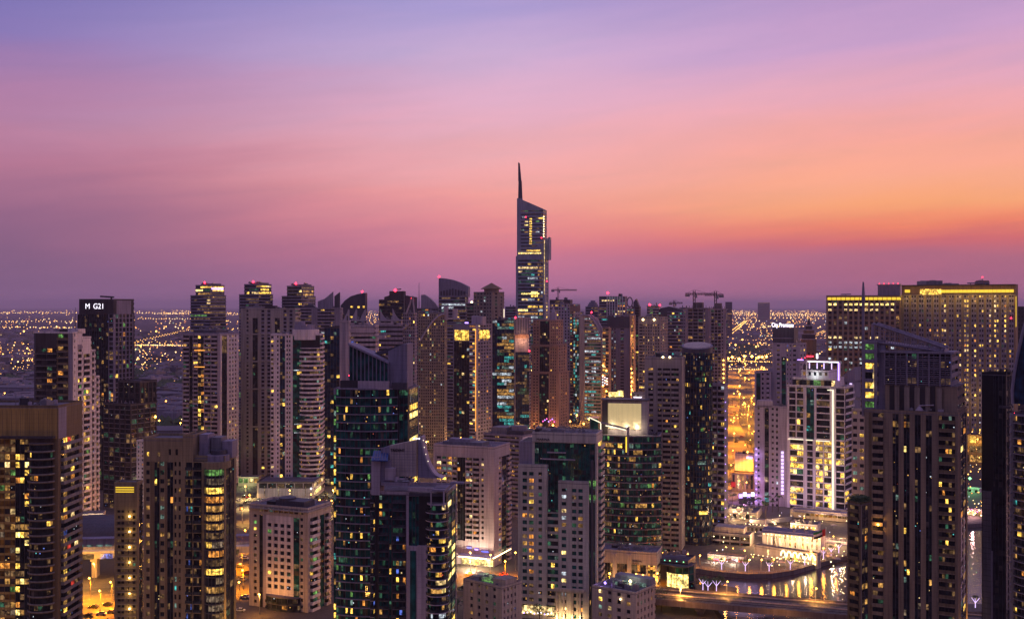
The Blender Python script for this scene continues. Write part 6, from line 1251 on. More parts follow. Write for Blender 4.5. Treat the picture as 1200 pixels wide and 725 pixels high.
b = t.part('red_panel'); b.box(t.u(857), -.8, t.z(572), t.u(862), -.1, t.z(566), 'red'); w = t.world((t.u(870), -8, 6)); plight(w[0], w[1], w[2], 3500, (1, .6, .35), .6); t.done()
b = MB(); D_ = 716
rr = root('light_hoarding', (gx(877, D_), D_, 0), 0, 'white and violet lit hoarding at the end of the mall street', 'hoarding'); 
for i in range(5): b = MB(); b.box(-6+i*2.6, -.2, 6+i % 2, -3.8+i*2.6, .2, 8.6+i % 2, 'Ewhite' if i % 2 else 'Epurple'); b.build('light_panel', rr)
b = MB(); b.box(-6, .25, 0, 7, .6, 9.2, 'char'); b.build('board', rr)
# right slit: buildings across the water
t = low('low building with a glowing amber upper floor seen through the slit at the right', 1128, 1160, 1163, 900, 512, 'brown', [P_(1160, 4, wf=.85, hf=.7, fh=9, p=.9, pal='oyo')], name='waterside_building', ratio=.4, fpx=12); w = t.world((t.u(1142), -8, 20)); plight(w[0], w[1], w[2], 7000, (1, .6, .1), .6); t.done()
t = low('pale block beside a green flood lamp seen through the slit at the right', 1132, 1148, 1150, 760, 574, 'white', [P_(1148, 2, wf=.5, p=.3)], name='waterside_building', ratio=.5, fpx=9); b = t.part('green_lamp'); b.octa((t.u(1137), -1, t.z(561)), 1.2, 'Egreen'); w = t.world((t.u(1140), -7, t.z(562))); plight(w[0], w[1], w[2], 6000, (.25, 1, .3), .6); t.done()
t = low('bright pink and gold lit quay cafe seen through the slit at the right', 1126, 1158, 1160, 672, 600, 'cream', [P_(1158, 8, wf=.75, hf=.6, p=.9, pal='whwyr')], name='waterside_cafe', ratio=.3, fpx=8)
for i in range(9): b = t.part('string_lights'); b.octa((t.u(1133+i*2.2), -2, 3+(i*5 % 4)), .5, 'Ewarm' if i % 3 else 'Epink')
w = t.world((t.u(1142), -6, 6)); plight(w[0], w[1], w[2], 5000, (1, .5, .5), .6); t.done()
# left: metro station, viaduct, footbridge, podium
D_ = 585; r_ = root('metro_station', (gx(112, D_), D_, 0), radians(8), 'grey shell roofed metro station with a row of lit ribs behind the slim tan tower', 'station')
b = MB(); n_ = 14
for i in range(n_):
    a0, a1 = pi*i/n_, pi*(i+1)/n_
    for k in range(10):
        x0_, x1_ = -60+k*12, -48+k*12; w0, w1 = 17*(1-((x0_)/85)**2), 17*(1-((x1_)/85)**2)
        b.poly([(x0_, -w0*cos(a0), 9+w0*.62*sin(a0)), (x1_, -w1*cos(a0), 9+w1*.62*sin(a0)), (x1_, -w1*cos(a1), 9+w1*.62*sin(a1)), (x0_, -w0*cos(a1), 9+w0*.62*sin(a1))], 'slate')
b.build('shell_roof', r_)
b = MB(); b.box(-55, -14, 0, 55, 14, 8.9, 'char'); b.build('hall', r_)
for k in range(14): b = MB(); b.box(-52+k*7.6, -15.6, 3, -47+k*7.6, -14.05, 8, 'Lk' if k % 3 else 'Ld'); b.build('lit_rib', r_)
def beam_thing(name, lb, cat, P0, P1, w, z, th, m, side=None, piers=0, lamps=0):
    L_ = hypot(P1[0]-P0[0], P1[1]-P0[1]); r = root(name, (P0[0], P0[1], 0), atan2(P1[1]-P0[1], P1[0]-P0[0]), lb, cat)
    b = MB(); b.box(0, -w/2, z-th, L_, w/2, z, m); b.build('deck', r)
    for s_ in (-1, 1): b = MB(); y_ = s_*(w/2-.15); b.box(0, y_-.15, z+.01, L_, y_+.15, z+1.1, side or m); b.build('parapet', r)
    for i in range(piers): b = MB(); q = L_*(i+.5)/piers; b.box(q-1.2, -w*.28, 0, q+1.2, w*.28, z-th-.01, m); b.box(q-1.6, -w*.42, z-th-1.6, q+1.6, w*.42, z-th-.02, m); b.build('pier', r)
    return r, L_
r_, L_ = beam_thing('metro_viaduct', 'yellow lit concrete metro viaduct on piers above the orange road at the left', 'viaduct', (-330, 512), (-128, 545), 11, 12, 2.2, 'cream', piers=7)
for i in range(24): b = MB(); b.box(i*8.4+.5, -6.2, 9.6, i*8.4+6, -5.55, 11.9, 'Ld' if i % 4 else 'Lb'); b.build('side_panel', r_)
for i in range(10): downlight(-325+i*20, 506+i*3.2, 21, 9000, (1, .55, .08), .6)
r_, L_ = beam_thing('footbridge', 'long enclosed footbridge with a strip of greenish windows beside the viaduct', 'bridge', (-330, 540), (-132, 560), 5, 13, 4.5, 'mauve', piers=5)
for i in range(44): b = MB(); b.box(1+i*4.4, -2.75, 10, 4+i*4.4, -2.52, 11.6, 'Lq' if i % 5 else 'Ly'); b.build('window', r_)
b = MB(); b.box(0, -2.7, 14.1, L_, 2.7, 14.6, 'mauve'); b.build('roof', r_)
t = low('grey parking podium with a pale lit base under the white balconied tower', 301, 368, 380, 748, 566, 'slate', [W_(303, m='cream'), P_(366, 6, wf=.9, hf=.55, z0=4, fh=6, p=0, m='mauve', gl='curtain2'), W_(368, m='cream')], rb=[R_(380, 4, hf=.6, p=.9, pal='whw', m='cream')], name='podium', ratio=.9, fpx=8)
for i in range(4): b = t.part('wall_lamp'); b.box(t.u(310+i*16), -.9, 2, t.u(310+i*16)+.5, -.5, 8.4, 'Ln')
b = t.part('round_lamp'); b.octa((t.u(365), -1.2, 7), .8, 'Ewhite')
for px_ in (306, 325, 345, 362): w = t.world((t.u(px_), -6, 5)); plight(w[0], w[1], w[2], 900, (.95, .85, .5), .5)
w = t.world((t.L+7, t.Wd*.4, 6)); plight(w[0], w[1], w[2], 2000, (1, .9, .55), .5); t.done()
t = low('bright yellow lit shop canopy at the foot of the tall beige tower', 279, 303, 306, 800, 560, 'beige', [P_(303, 4, wf=.8, hf=.6, p=1, pal='hgw', fh=9)], name='shop_building', ratio=.6); w = t.world((t.u(290), -7, 5)); plight(w[0], w[1], w[2], 3500, (.95, 1, .4), .5); t.done()
t = low('small block with a pink sign and white light, right of the podium', 371, 388, 391, 800, 559, 'cream', [P_(388, 3, wf=.8, p=.8, pal='hk', fh=9)], name='shop_building', ratio=.6); b = t.part('sign_panel'); b.box(t.u(373), -.5, t.z1-4, t.u(386), -.05, t.z1-1, 'Ln'); w = t.world((t.u(378), -9, 5)); plight(w[0], w[1], w[2], 4000, (1, .95, .6), .5); t.done()
t = low('lit sand coloured base block under the pink stepped tower', 84, 121, 124, 640, 603, 'cream', [W_(88), P_(119, 6, wf=.5, p=.4, pal='w', fh=6), W_(121)], name='podium', ratio=.5); w = t.world((t.u(108), -12, 6)); plight(w[0], w[1], w[2], 9000, (1, .85, .55), .5); t.done()
# bridge across the canal
BP0, BP1 = (8, 497), (300, 400)
r_, L_ = beam_thing('road_bridge', 'dark flat bridge with rail tracks and amber kerbs crossing the canal', 'bridge', BP0, BP1, 21, 5.2, 1.4, 'concrete', piers=6)
b = MB(); b.box(0, -8.6, 5.21, L_, 8.6, 5.32, 'asphalt'); b.build('roadway', r_)
for q in (-6.5, -5.0, -2.6, -1.1, 3, 4.5): b = MB(); b.box(0, q-.1, 5.33, L_, q+.1, 5.48, 'metal'); b.build('rail', r_)
for q in (-9.3, 9.2, .9): b = MB(); b.box(0, q-.35, 5.33, L_, q+.35, 5.75, 'cream'); b.build('kerb', r_)
for i in range(34): b = MB(); b.bar((i*9, 10.35, 6.3), (i*9, 10.35, 7.6), .1, 'char', 4); b.build('rail_post', r_)
# unseen warm lights added below the picture to light the nearest tower fronts
for X_, Y_ in ((-265, 372), (-215, 350), (-165, 352), (-120, 352), (-95, 398), (-60, 330), (60, 372), (170, 330)):
    plight(X_, Y_, 14, 9000, (1, .50, .10), .8)
for i in range(6): plight(-262+i*22, 492+i*4.0, 7, 9000, (1, .52, .06), .6)  # bare lights added in front of the metro viaduct to brighten its side
# street lamps
LAMPL = {'o': 'tall street lamp with a glowing sodium head beside the lit roads', 'b': 'lamp post on the canal bridge with a warm globe', 'h': 'high mast flood lamp over the orange highway land'}
lp0 = None
def lamp(x, y, h=10, z=0, kind='o', power=0, c=(1, .45, .08), r=.5, m='Esod'):
    R_o = root('street_lamp', (x, y, z), 0, LAMPL[kind], 'street lamp', {'o': 'sodium street lamps', 'b': 'bridge lamps', 'h': 'high mast lamps'}[kind])
    b = MB(); b.bar((0, 0, 0), (0, 0, h), .14, 'metal', 5, .08); b.bar((0, 0, h), (0, -1.4, h+.2), .08, 'metal', 4); b.build('pole', R_o)
    b = MB(); b.octa((0, -1.4, h+.1), r, m); b.build('lamp_head', R_o)
    if power: downlight(x, y-1.4, z+h-.9, power, c, .5)
for px, py, pw in ((106, 700, 9), (118, 716, 9), (131, 705, 9), (281, 705, 0), (284, 665, 9), (288, 640, 9), (285, 690, 9), (551, 668, 0), (558, 676, 9), (575, 671, 0), (592, 679, 9), (604, 668, 0), (714, 694, 9), (745, 695, 0), (770, 694, 9), (690, 688, 6), (640, 676, 0)):
    X_, Y_ = wp(px, py); lamp(X_, Y_, 9, 0, 'o', pw*7500, (1, .28, .004))
def inside(x, y, mrg=2.5):
    for (P0, th, L, w) in FOOT:
        dx, dy = x-P0[0], y-P0[1]; u = dx*cos(th)-dy*sin(th); v = dx*sin(th)+dy*cos(th)
        if -mrg < u < L+mrg and -mrg < v < w+mrg: return True
    return False
n_ = 0
for k in range(900):
    X_, Y_ = rng.uniform(-330, 82), rng.uniform(455, 900)
    if abs(X_)/Y_ > .46 or inside(X_, Y_): continue
    if any((X_-a)**2+(Y_-b)**2 < 42**2 for a, b in (canyon if n_ else [])): continue
    canyon = (canyon if n_ else [])+[(X_, Y_)]; n_ += 1
    lamp(X_, Y_, 9, 0, 'o', 0, r=.42); plight(X_, Y_-1.5, 8, 6500, (1, .42, .07), .5)
    if n_ >= 46: break
for px, D_ in ((835, 900), (846, 880), (842, 960), (560, 880), (520, 930), (470, 900), (600, 900), (650, 900), (700, 960), (760, 1000), (620, 1020), (500, 980), (690, 1060), (735, 1080), (540, 1010), (590, 1050)):
    if not inside(gx(px, D_), D_): lamp(gx(px, D_), D_, 10, 0, 'o', 0, r=.6); plight(gx(px, D_), D_-2, 10, 12000, (1, .52, .18), .6)
for px, py in ((110, 712), (126, 709), (119, 720), (104, 722), (130, 718), (281, 716), (287, 700), (283, 680), (286, 655), (289, 672), (280, 664), (550, 673), (560, 680), (570, 676), (580, 684), (590, 674), (600, 682), (555, 686), (720, 692), (735, 691), (752, 693)):
    X_, Y_ = wp(px, py)
    PEND.append((X_, Y_))
for px, py, pw in ((300, 611, 10), (318, 603, 14), (336, 600, 0), (352, 603, 10), (293, 596, 14), (340, 590, 12), (375, 602, 8), (389, 603, 10), (365, 595, 0), (284, 613, 9), (288, 585, 12), (109, 618, 9), (128, 622, 9), (116, 628, 0)):
    X_, Y_ = wp(px, py); lamp(X_, Y_, 9, 0, 'o', pw*1500, (1, .66, .22) if py < 608 else (1, .5, .1))
for q in (.16, .28, .40, .52): lamp(BP0[0]+(BP1[0]-BP0[0])*q+3, BP0[1]+(BP1[1]-BP0[1])*q+9, 6, 5.3, 'b', 9000, (1, .45, .08), .38)
for q in (.1, .22, .34, .46, .58): plight(BP0[0]+(BP1[0]-BP0[0])*q, BP0[1]+(BP1[1]-BP0[1])*q-19, 9, 2600, (1, .42, .07), .5)
for i in range(15):      # lamps on the quay and their warm light on the promenade
    q = 778+i*14.5; j = 0
    for (a, c) in zip(qe, qe[1:]):
        pa, pc = CX+FX*a[0]/a[1], CX+FX*c[0]/c[1]
        if pa <= q < pc: f_ = (q-pa)/(pc-pa); X_, Y_ = a[0]+(c[0]-a[0])*f_, a[1]+(c[1]-a[1])*f_; lamp(X_, Y_+4, 6, 2.2, 'o', 0, (1, .36, .05), .42); plight(X_, Y_+2.4, 7.6, 1500, (1, .34, .03), .5); break
# high masts over the highway land
hm = [(195, 760), (232, 830), (190, 860), (250, 930), (205, 960), (270, 1010), (225, 1060), (300, 1090), (245, 1150), (330, 1190), (270, 1250), (230, 1190), (360, 1300), (300, 1350), (250, 1400), (420, 1450), (330, 1500), (380, 1620), (290, 1600), (470, 1700), (420, 1850), (340, 1800), (520, 1980), (450, 2150), (380, 2050)]+[(Y0*k, Y0) for Y0, k in ((790, .212), (860, .236), (905, .2), (970, .225), (1030, .2), (1105, .235), (1175, .21), (1240, .235), (1310, .205), (1370, .225), (1440, .205), (1520, .24), (1600, .21), (1700, .235), (1780, .205), (1880, .225), (2000, .21), (2100, .24), (2230, .22))]
for i, (X_, Y_) in enumerate(hm): lamp(X_, Y_, 26, 0, 'h', 150000 if Y_ < 1300 else 300000, (1, .37, .015), .7 if Y_ < 1300 else 1.2)
for i in range(70):
    Y_ = rng.uniform(760, 2300); X_ = Y_*rng.uniform(.19, .245); lamp(X_, Y_, 9, 0, 'o', 0, r=.45 if Y_ < 1300 else .8)
for px, py in ((858, 426), (866, 422), (872, 430), (881, 427), (889, 424), (893, 431), (898, 429), (853, 431)):
    D_ = 2250+rng.random()*150; lamp(gx(px, D_), D_, 22, 0, 'h', 0, r=3.0)
for px, py, pw in ((640, 503, 1), (655, 500, 1), (668, 506, 0), (676, 498, 1), (684, 509, 0), (648, 511, 0), (662, 494, 0), (690, 503, 1), (700, 480, 1), (745, 486, 0), (720, 478, 1)):
    X_, Y_ = wp(px, py); lamp(X_, Y_, 11, 0, 'o', pw*30000, r=1.0)
for px, py, pw in ((196, 590, 1), (207, 575, 0), (184, 560, 1), (232, 570, 0), (200, 525, 1), (212, 508, 1), (187, 505, 0), (195, 480, 0), (181, 560, 0), (6, 470, 1), (16, 460, 0), (30, 468, 0)):
    X_, Y_ = wp(px, py); lamp(X_, Y_, 11, 0, 'o', pw*26000, r=.9)
t = low('small lit street level block between the amber brown tower and the screen topped tower', 630, 690, 694, 1020, 506, 'brown', [P_(690, 9, wf=.6, p=.5, pal='oyd')], name='street_building', ratio=.5); t.clutter(6, h=3); t.done()
t = low('squat building with three white lit strips and a globe lamp behind the glowing screen', 740, 757, 760, 700, 462, 'beige', [P_(750, 2, wf=.6), W_(757)], name='street_building', ratio=.6)
for i in range(4): b = t.part('light_strip'); b.box(t.u(743), -.8, t.z(466+i*2.2), t.u(752), -.4, t.z(465+i*2.2), 'Ewhite')
b = t.part('globe_lamp'); b.prism(arc(t.u(727), 0, 2, 2, 0, 330, 11), t.z(462)-1.8, t.z(462)+1.8, 'Lh'); b = t.part('lit_window'); b.box(t.u(751.5), -.7, t.z(476), t.u(754.5), -.3, t.z(469), 'Lh'); t.done()
# fairy light trees on the promenade and palms
def litpalm(x, y, z, h=5.5, lit=True, lb=None):
    R_o = root('palm_tree', (x, y, z), 0, lb or 'promenade tree with forked trunk wrapped in white fairy lights', 'tree', 'fairy light trees on the quay' if lit else 'palms by the mall street')
    b = MB(); mt = 'Elav' if lit else 'bark'
    if lit:
        b.bar((0, 0, 0), (0, 0, h*.5), .2, 'Elav', 6, .15); b.bar((0, 0, h*.48), (-h*.3, 0, h*.9), .14, 'Elav', 6, .08); b.bar((0, 0, h*.48), (h*.32, 0, h*.86), .14, 'Elav', 6, .08); b.bar((0, 0, h*.5), (0, h*.1, h*.95), .12, 'Elav', 6, .06)
    else: b.bar((0, 0, 0), (.2, 0, h*.85), .22, 'bark', 6, .14)
    b.build('trunk', R_o); b = MB()
    for i in range(16):
        a = 2*pi*i/16+rng.random()*.3; L_ = h*rng.uniform(.3, .45); px0 = (.2 if not lit else 0, 0, h*.9)
        p1 = (px0[0]+cos(a)*L_*.5, sin(a)*L_*.5, h*.9+L_*.35); p2 = (px0[0]+cos(a)*L_, sin(a)*L_, h*.9-L_*.15); sx, sy = -sin(a)*.28, cos(a)*.28
        b.poly([px0, (p1[0]+sx, p1[1]+sy, p1[2]), p2, (p1[0]-sx, p1[1]-sy, p1[2])], 'leaf')
    b.build('crown', R_o)
for px, py in ((847, 669), (875, 670.5), (903, 671), (928, 668.5), (945, 663.5), (954, 660.5), (967, 656), (976, 653), (985, 649)):
    D_ = (HC-2.2)*FX/(py-HY); litpalm(gx(px, D_), D_+3, 2.2, 5.2)
for px, D_ in ((826, 497), (842, 494), (832, 492)): litpalm(gx(px, D_), D_+5, 1.2, 6)
litpalm(gx(1143, 476), 476, 0, 5.5, lb='single fairy light tree standing in the canal slit at the right')
b = MB(); b.prism([(gx(1143, 476)-8, 470), (gx(1143, 476)+12, 470), (gx(1143, 476)+12, 482), (gx(1143, 476)-8, 482)], -.4, .6, 'concrete', 'pave'); o = b.build('jetty_path'); o['kind'] = 'structure'
for px, py in ((872, 606), (878, 603), (884, 607), (889, 601), (894, 606), (899, 602), (905, 604), (912, 603), (868, 612), (858, 601), (847, 603), (897, 612)):
    D_ = gd(py); litpalm(gx(px, D_), D_, 2.2, rng.uniform(7, 10), False, 'dark palm tree beside the mall street')
def tree(x, y, z, h, lb, grp):
    R_o = root('leafy_tree', (x, y, z), 0, lb, 'tree', grp); b = MB(); b.bar((0, 0, 0), (0, 0, h*.5), .3, 'bark', 6, .15)
    for i in range(4): a = i*1.6; b.bar((0, 0, h*.4), (cos(a)*h*.22, sin(a)*h*.22, h*.7), .12, 'bark', 4, .05)
    b.build('trunk', R_o); b = MB(); cl = [(rng.gauss(0, .2)*h, rng.gauss(0, .2)*h, h*rng.uniform(.5, .9), rng.uniform(.12, .22)*h) for _ in range(9)]
    for (cx_, cy_, cz_, cr) in cl:
        for k in range(34):
            q = [rng.gauss(0, 1) for _ in range(3)]; l_ = sqrt(sum(a*a for a in q)) or 1; rr_ = cr*rng.uniform(.5, 1.05); c_ = (cx_+q[0]/l_*rr_, cy_+q[1]/l_*rr_, cz_+q[2]/l_*rr_*.8); s_ = rng.uniform(.15, .32)
            a = rng.random()*6.3; b.poly([(c_[0]+cos(a)*s_, c_[1]+sin(a)*s_, c_[2]), (c_[0]-sin(a)*s_, c_[1]+cos(a)*s_, c_[2]+s_*.6), (c_[0]-cos(a)*s_, c_[1]-sin(a)*s_, c_[2]+s_*.2), (c_[0]+sin(a)*s_, c_[1]-cos(a)*s_, c_[2]-s_*.5)], 'leaf')
    b.build('crown', R_o)
for px, py in ((372, 600), (378, 596), (384, 601), (387, 594), (368, 604), (381, 590), (390, 606)):
    X_, Y_ = wp(px, py); tree(X_, Y_, 0, rng.uniform(7, 10), 'dark leafy tree beside the lit car park', 'trees by the car park')
for px, py in ((752, 716), (760, 712), (768, 708), (774, 714), (640, 722), (632, 724), (606, 716), (780, 706), (530, 722), (536, 714)):
    X_, Y_ = wp(px, py); tree(X_, Y_-3, 0, rng.uniform(6, 9), 'small leafy tree by the low blocks near the orange road', 'trees by the low blocks')
for i in range(9): tree(87+rng.random()*10, 501+rng.random()*9, 1.2, rng.uniform(4, 6), 'small leafy tree on the promontory by the bridge', 'trees on the promontory')
plight(96, 500, 5, 1600, (1, .4, .1), .5)
def parasol(x, y, z, i):
    R_o = root('parasol', (x, y, z), 0, 'pale square parasol on the lit mall terraces', 'parasol', 'terrace parasols')
    b = MB(); b.bar((0, 0, 0), (0, 0, 2.4), .07, 'metal', 4); b.build('pole', R_o)
    b = MB(); q = [(-1.6, -1.6, 2.2), (1.6, -1.6, 2.2), (1.6, 1.6, 2.2), (-1.6, 1.6, 2.2)]
    for j in range(4): b.poly([q[j], q[(j+1) % 4], (0, 0, 2.95)], 'cream')
    b.build('canopy', R_o)
def bollard_light(x, y, z, mt='Ewarm', r=.3):
    R_o = root('garden_lamp', (x, y, z), 0, 'small low garden lamp on the mall terraces and quay', 'lamp', 'garden lamps')
    b = MB(); b.bar((0, 0, 0), (0, 0, 1.6), .06, 'metal', 4); b.build('post', R_o); b = MB(); b.octa((0, 0, 1.8), r, mt); b.build('lamp_head', R_o)
for i in range(34):
    px, py = rng.uniform(838, 985), rng.uniform(612, 664); D_ = (HC-2.2)*FX/(py-HY); parasol(gx(px, D_), D_, 2.2, i)
for i in range(90):
    px, py = rng.uniform(832, 992), rng.uniform(600, 668); D_ = (HC-2.2)*FX/(py-HY); bollard_light(gx(px, D_), D_, 2.2, rng.choice(('Ewarm', 'Ewarm', 'Ewarm', 'Esod', 'Ewhite')), rng.uniform(.2, .4))
for px, py, pw in ((862, 608, 1), (905, 612, 1), (880, 622, 1), (925, 624, 1), (888, 640, 1), (975, 642, 1), (985, 632, 1)):
    D_ = (HC-2.2)*FX/(py-HY); plight(gx(px, D_), D_, 8.5, 9000, (1, .60, .26), .5)
for px, D_ in ((862, 735), (872, 700), (866, 760)): plight(gx(px, D_), D_, 8, 7000, (.9, .35, .8), .6)
# flag
D_ = 556; r_ = root('flagpole', (gx(968, D_), D_, 2.2), 0, 'white flagpole flying a red, green, white and black flag on the promenade', 'flagpole')
b = MB(); b.bar((0, 0, 0), (0, 0, 17), .22, 'white', 6, .12); b.build('pole', r_)
b = MB(); wallm('flaggreen', (.03, .2, .06)); wallm('flagblack', (.02, .02, .02))
for k in range(8):
    y0_, y1_ = .35*sin(k*.9), .35*sin((k+1)*.9); x0_, x1_ = -.3-k*.75, -.3-(k+1)*.75; dz0, dz1 = -.25*k, -.25*(k+1)
    for j, mt in enumerate(('flagblack', 'white', 'flaggreen') if k > 1 else ('red',)*3): a, c = 12.6+j*1.15, 13.75+j*1.15; b.poly([(x0_, y0_, a+dz0), (x1_, y1_, a+dz1), (x1_, y1_, c+dz1), (x0_, y0_, c+dz0)], mt)
b.build('flag', r_)
# cars
wallm('carwhite', (.6, .6, .6), .3); wallm('carblack', (.02, .02, .025), .25); wallm('carsilver', (.35, .35, .37), .3, .1, 1, .5, .6); wallm('carred', (.35, .03, .02), .3); wallm('tyre', (.02, .02, .02), .9)
cars = {}
def carproto(cn):
    b = MB(); m = 'car'+cn
    pr = [(-2.2, .35), (-2.2, .8), (-1.5, .95), (1.5, .95), (2.2, .8), (2.25, .35)]
    def ext(p, w, m_):
        n = len(p); i = len(b.v); b.v += [(-w, x_, z0) for x_, z0 in p]+[(w, x_, z0) for x_, z0 in p]; k = b.mi(m_)
        for q in range(n): q2 = (q+1) % n; b.f.append((i+q, i+q2, i+n+q2, i+n+q)); b.m.append(k)
        b.f.append(tuple(i+q for q in range(n))); b.m.append(k); b.f.append(tuple(i+n+q for q in reversed(range(n)))); b.m.append(k)
    ext(pr, .88, m); ext([(-1.6, .955), (-1.1, 1.42), (.5, 1.45), (1.1, .955)], .76, 'glass'); ext([(-1.05, 1.43), (-1.0, 1.5), (.4, 1.52), (.5, 1.46)], .70, m)
    for sx in (-.82, .82):
        for sy in (-1.35, 1.35): b.bar((sx-.12, sy, .33), (sx+.12, sy, .33), .33, 'tyre', 10)
    for sx in (-.6, .6): b.box(sx-.18, -2.24, .6, sx+.18, -2.2, .72, 'Ewarm' if cn == 'lit' else 'mauve'); b.box(sx-.18, 2.24, .6, sx+.18, 2.28, .72, 'red')
    return b
LBL = {'white': 'white car parked in the lit car park at the left', 'black': 'black car parked in the lit car park at the left', 'silver': 'silver car parked in the lit car park at the left', 'red': 'red car parked in the lit car park at the left'}
LBS = {k: v.replace('parked in the lit car park at the left', 'on the asphalt street') for k, v in LBL.items()}
cm = {}
for cn in ('white', 'black', 'silver', 'red'):
    o = carproto(cn).build('parked_car'); cm[cn] = o.data; bpy.data.objects.remove(o)
def car(x, y, rz, cn, lot=True, z=.04):
    o = bpy.data.objects.new('parked_car' if lot else 'car', cm[cn]); col.objects.link(o); o.location = (x, y, z); o.rotation_euler = (0, 0, rz)
    o['label'] = (LBL if lot else LBS)[cn]; o['category'] = 'car'; o['group'] = ('%s cars in the car park' if lot else '%s cars on the streets') % cn
for r_i in range(5):
    for i in range(30):
        if rng.random() < .62:
            car(-203.5+i*3.1, 707.4+r_i*11, rng.choice((0, pi))+rng.gauss(0, .03), rng.choice(('white', 'white', 'silver', 'black', 'black', 'silver', 'red')))
for X_, Y_ in PEND: car(X_, Y_, 1.45+rng.gauss(0, .08), rng.choice(('white', 'silver', 'black', 'red')), False)
for i in range(20):
    f_ = rng.random(); k = int(f_*3.99); (ax, ay), (bx_, by_) = main[k], main[k+1]; q = rng.random(); d_ = rng.choice((-14, -7, 7, 14)); L_ = hypot(bx_-ax, by_-ay)
    car(ax+(bx_-ax)*q-(by_-ay)/L_*d_, ay+(by_-ay)*q+(bx_-ax)/L_*d_, atan2(by_-ay, bx_-ax)+pi/2, rng.choice(('white', 'silver', 'black', 'red')), False)
for px, py in ((858, 612), (866, 607), (862, 600), (872, 598), (878, 594), (868, 590)): X_, Y_ = wp(px, py); car(X_, Y_, rng.random(), rng.choice(('white', 'silver', 'black')), False, 2.24 if Y_ < 750 else .1)
for i in range(70):
    Y_ = 760*(2.6**rng.random()); X_ = Y_*rng.uniform(.197, .24)
    car(X_, Y_, rng.choice((.3, 1.4, -1.3)), rng.choice(('white', 'silver', 'black', 'red')), False, .1)
for i in range(44):
    Y_ = rng.choice((770, 790, 830, 1000, 1260, 1450))+rng.uniform(-18, 18); X_ = Y_*rng.uniform(.195, .24); tree(X_, Y_, 0, rng.uniform(8, 12), 'dark leafy tree among the orange lit highways', 'trees by the highways')
# ------------------------------------------------------------------ the plain beyond
houses = []
def blocked(px): return 240 < px < 845
for i in range(900):
    D_ = 1250*(5.5**rng.random()); px = rng.choice((rng.uniform(-30, 290), rng.uniform(845, 990), rng.uniform(180, 290), rng.uniform(-30, 60)))
    houses.append((gx(px, D_), D_, rng.uniform(9, 26), rng.uniform(8, 18), rng.uniform(5, 13), rng.uniform(0, 3), px))
houses = [h for h in houses if not (h[6] > 840 and h[1] < 2400)]
houses.sort(key=lambda h: h[1]); stuff = MB()
for i, (X_, Y_, w_, d_, h_, a_, px) in enumerate(houses):
    b = MB() if i < 240 else stuff; c_, s_ = cos(a_), sin(a_)
    q = lambda u, v: (X_+u*c_-v*s_, Y_+u*s_+v*c_)
    m_ = rng.choice(('mauve', 'sand', 'slate', 'rose'))
    b.prism([q(-w_, -d_), q(w_, -d_), q(w_, d_), q(-w_, d_)], 0, h_, m_, 'roofing')
    b.prism([q(-w_*.5, -d_*.4), q(w_*.1, -d_*.4), q(w_*.1, d_*.3), q(-w_*.5, d_*.3)], h_, h_+2.5, m_, 'roofing')
    if i < 240: b.build('low_house', None, (0, 0, 0), label='low flat roofed building on the dark plain behind the towers', category='house', group='low buildings on the plain')
o = stuff.build('distant_houses'); o['kind'] = 'stuff'; o['label'] = 'far low houses scattered over the plain'
for (px, py, w_, h_) in ((30, 466, 95, 14), (205, 470, 60, 10), (205, 520, 45, 12), (235, 480, 40, 12), (25, 478, 60, 12), (200, 555, 38, 9), (905, 405, 260, 16), (190, 535, 30, 8)):
    X_, Y_ = wp(px, py); r_ = root('long_shed', (X_, Y_, 0), rng.uniform(-.15, .15), 'long pale flat shed on the plain, at picture column %d' % px, 'shed')
    r_['label'] = {30: 'long pale wall like shed above the golden parapet at the left', 205: 'long low shed right of the concrete frame building', 235: 'long low shed behind the striped balcony tower', 25: 'second long shed nearest the golden parapet', 200: 'grey warehouse by the street right of the concrete frame', 905: 'very long dark depot across the plain behind the hotel sign', 190: 'small grey warehouse right of the concrete frame'}[px]
    if (px, py) == (205, 520): r_['label'] = 'nearer grey warehouse in the gap right of the concrete frame'
    b = MB(); b.box(-w_, 0, 0, w_, 40, h_, 'mauve'); b.build('hall', r_); b = MB(); b.box(-w_-.5, -.5, h_+.01, w_+.5, 40.5, h_+.8, 'roofing'); b.build('roof', r_)
    b = MB(); [b.box(-w_+i*8+2, -.4, 2, -w_+i*8+6, -.05, 6, rng.choice(('Ld', 'Ln', 'glass', 'glass', 'glass'))) for i in range(int(w_/4))]; o = b.build('windows', r_); o['kind'] = 'stuff'
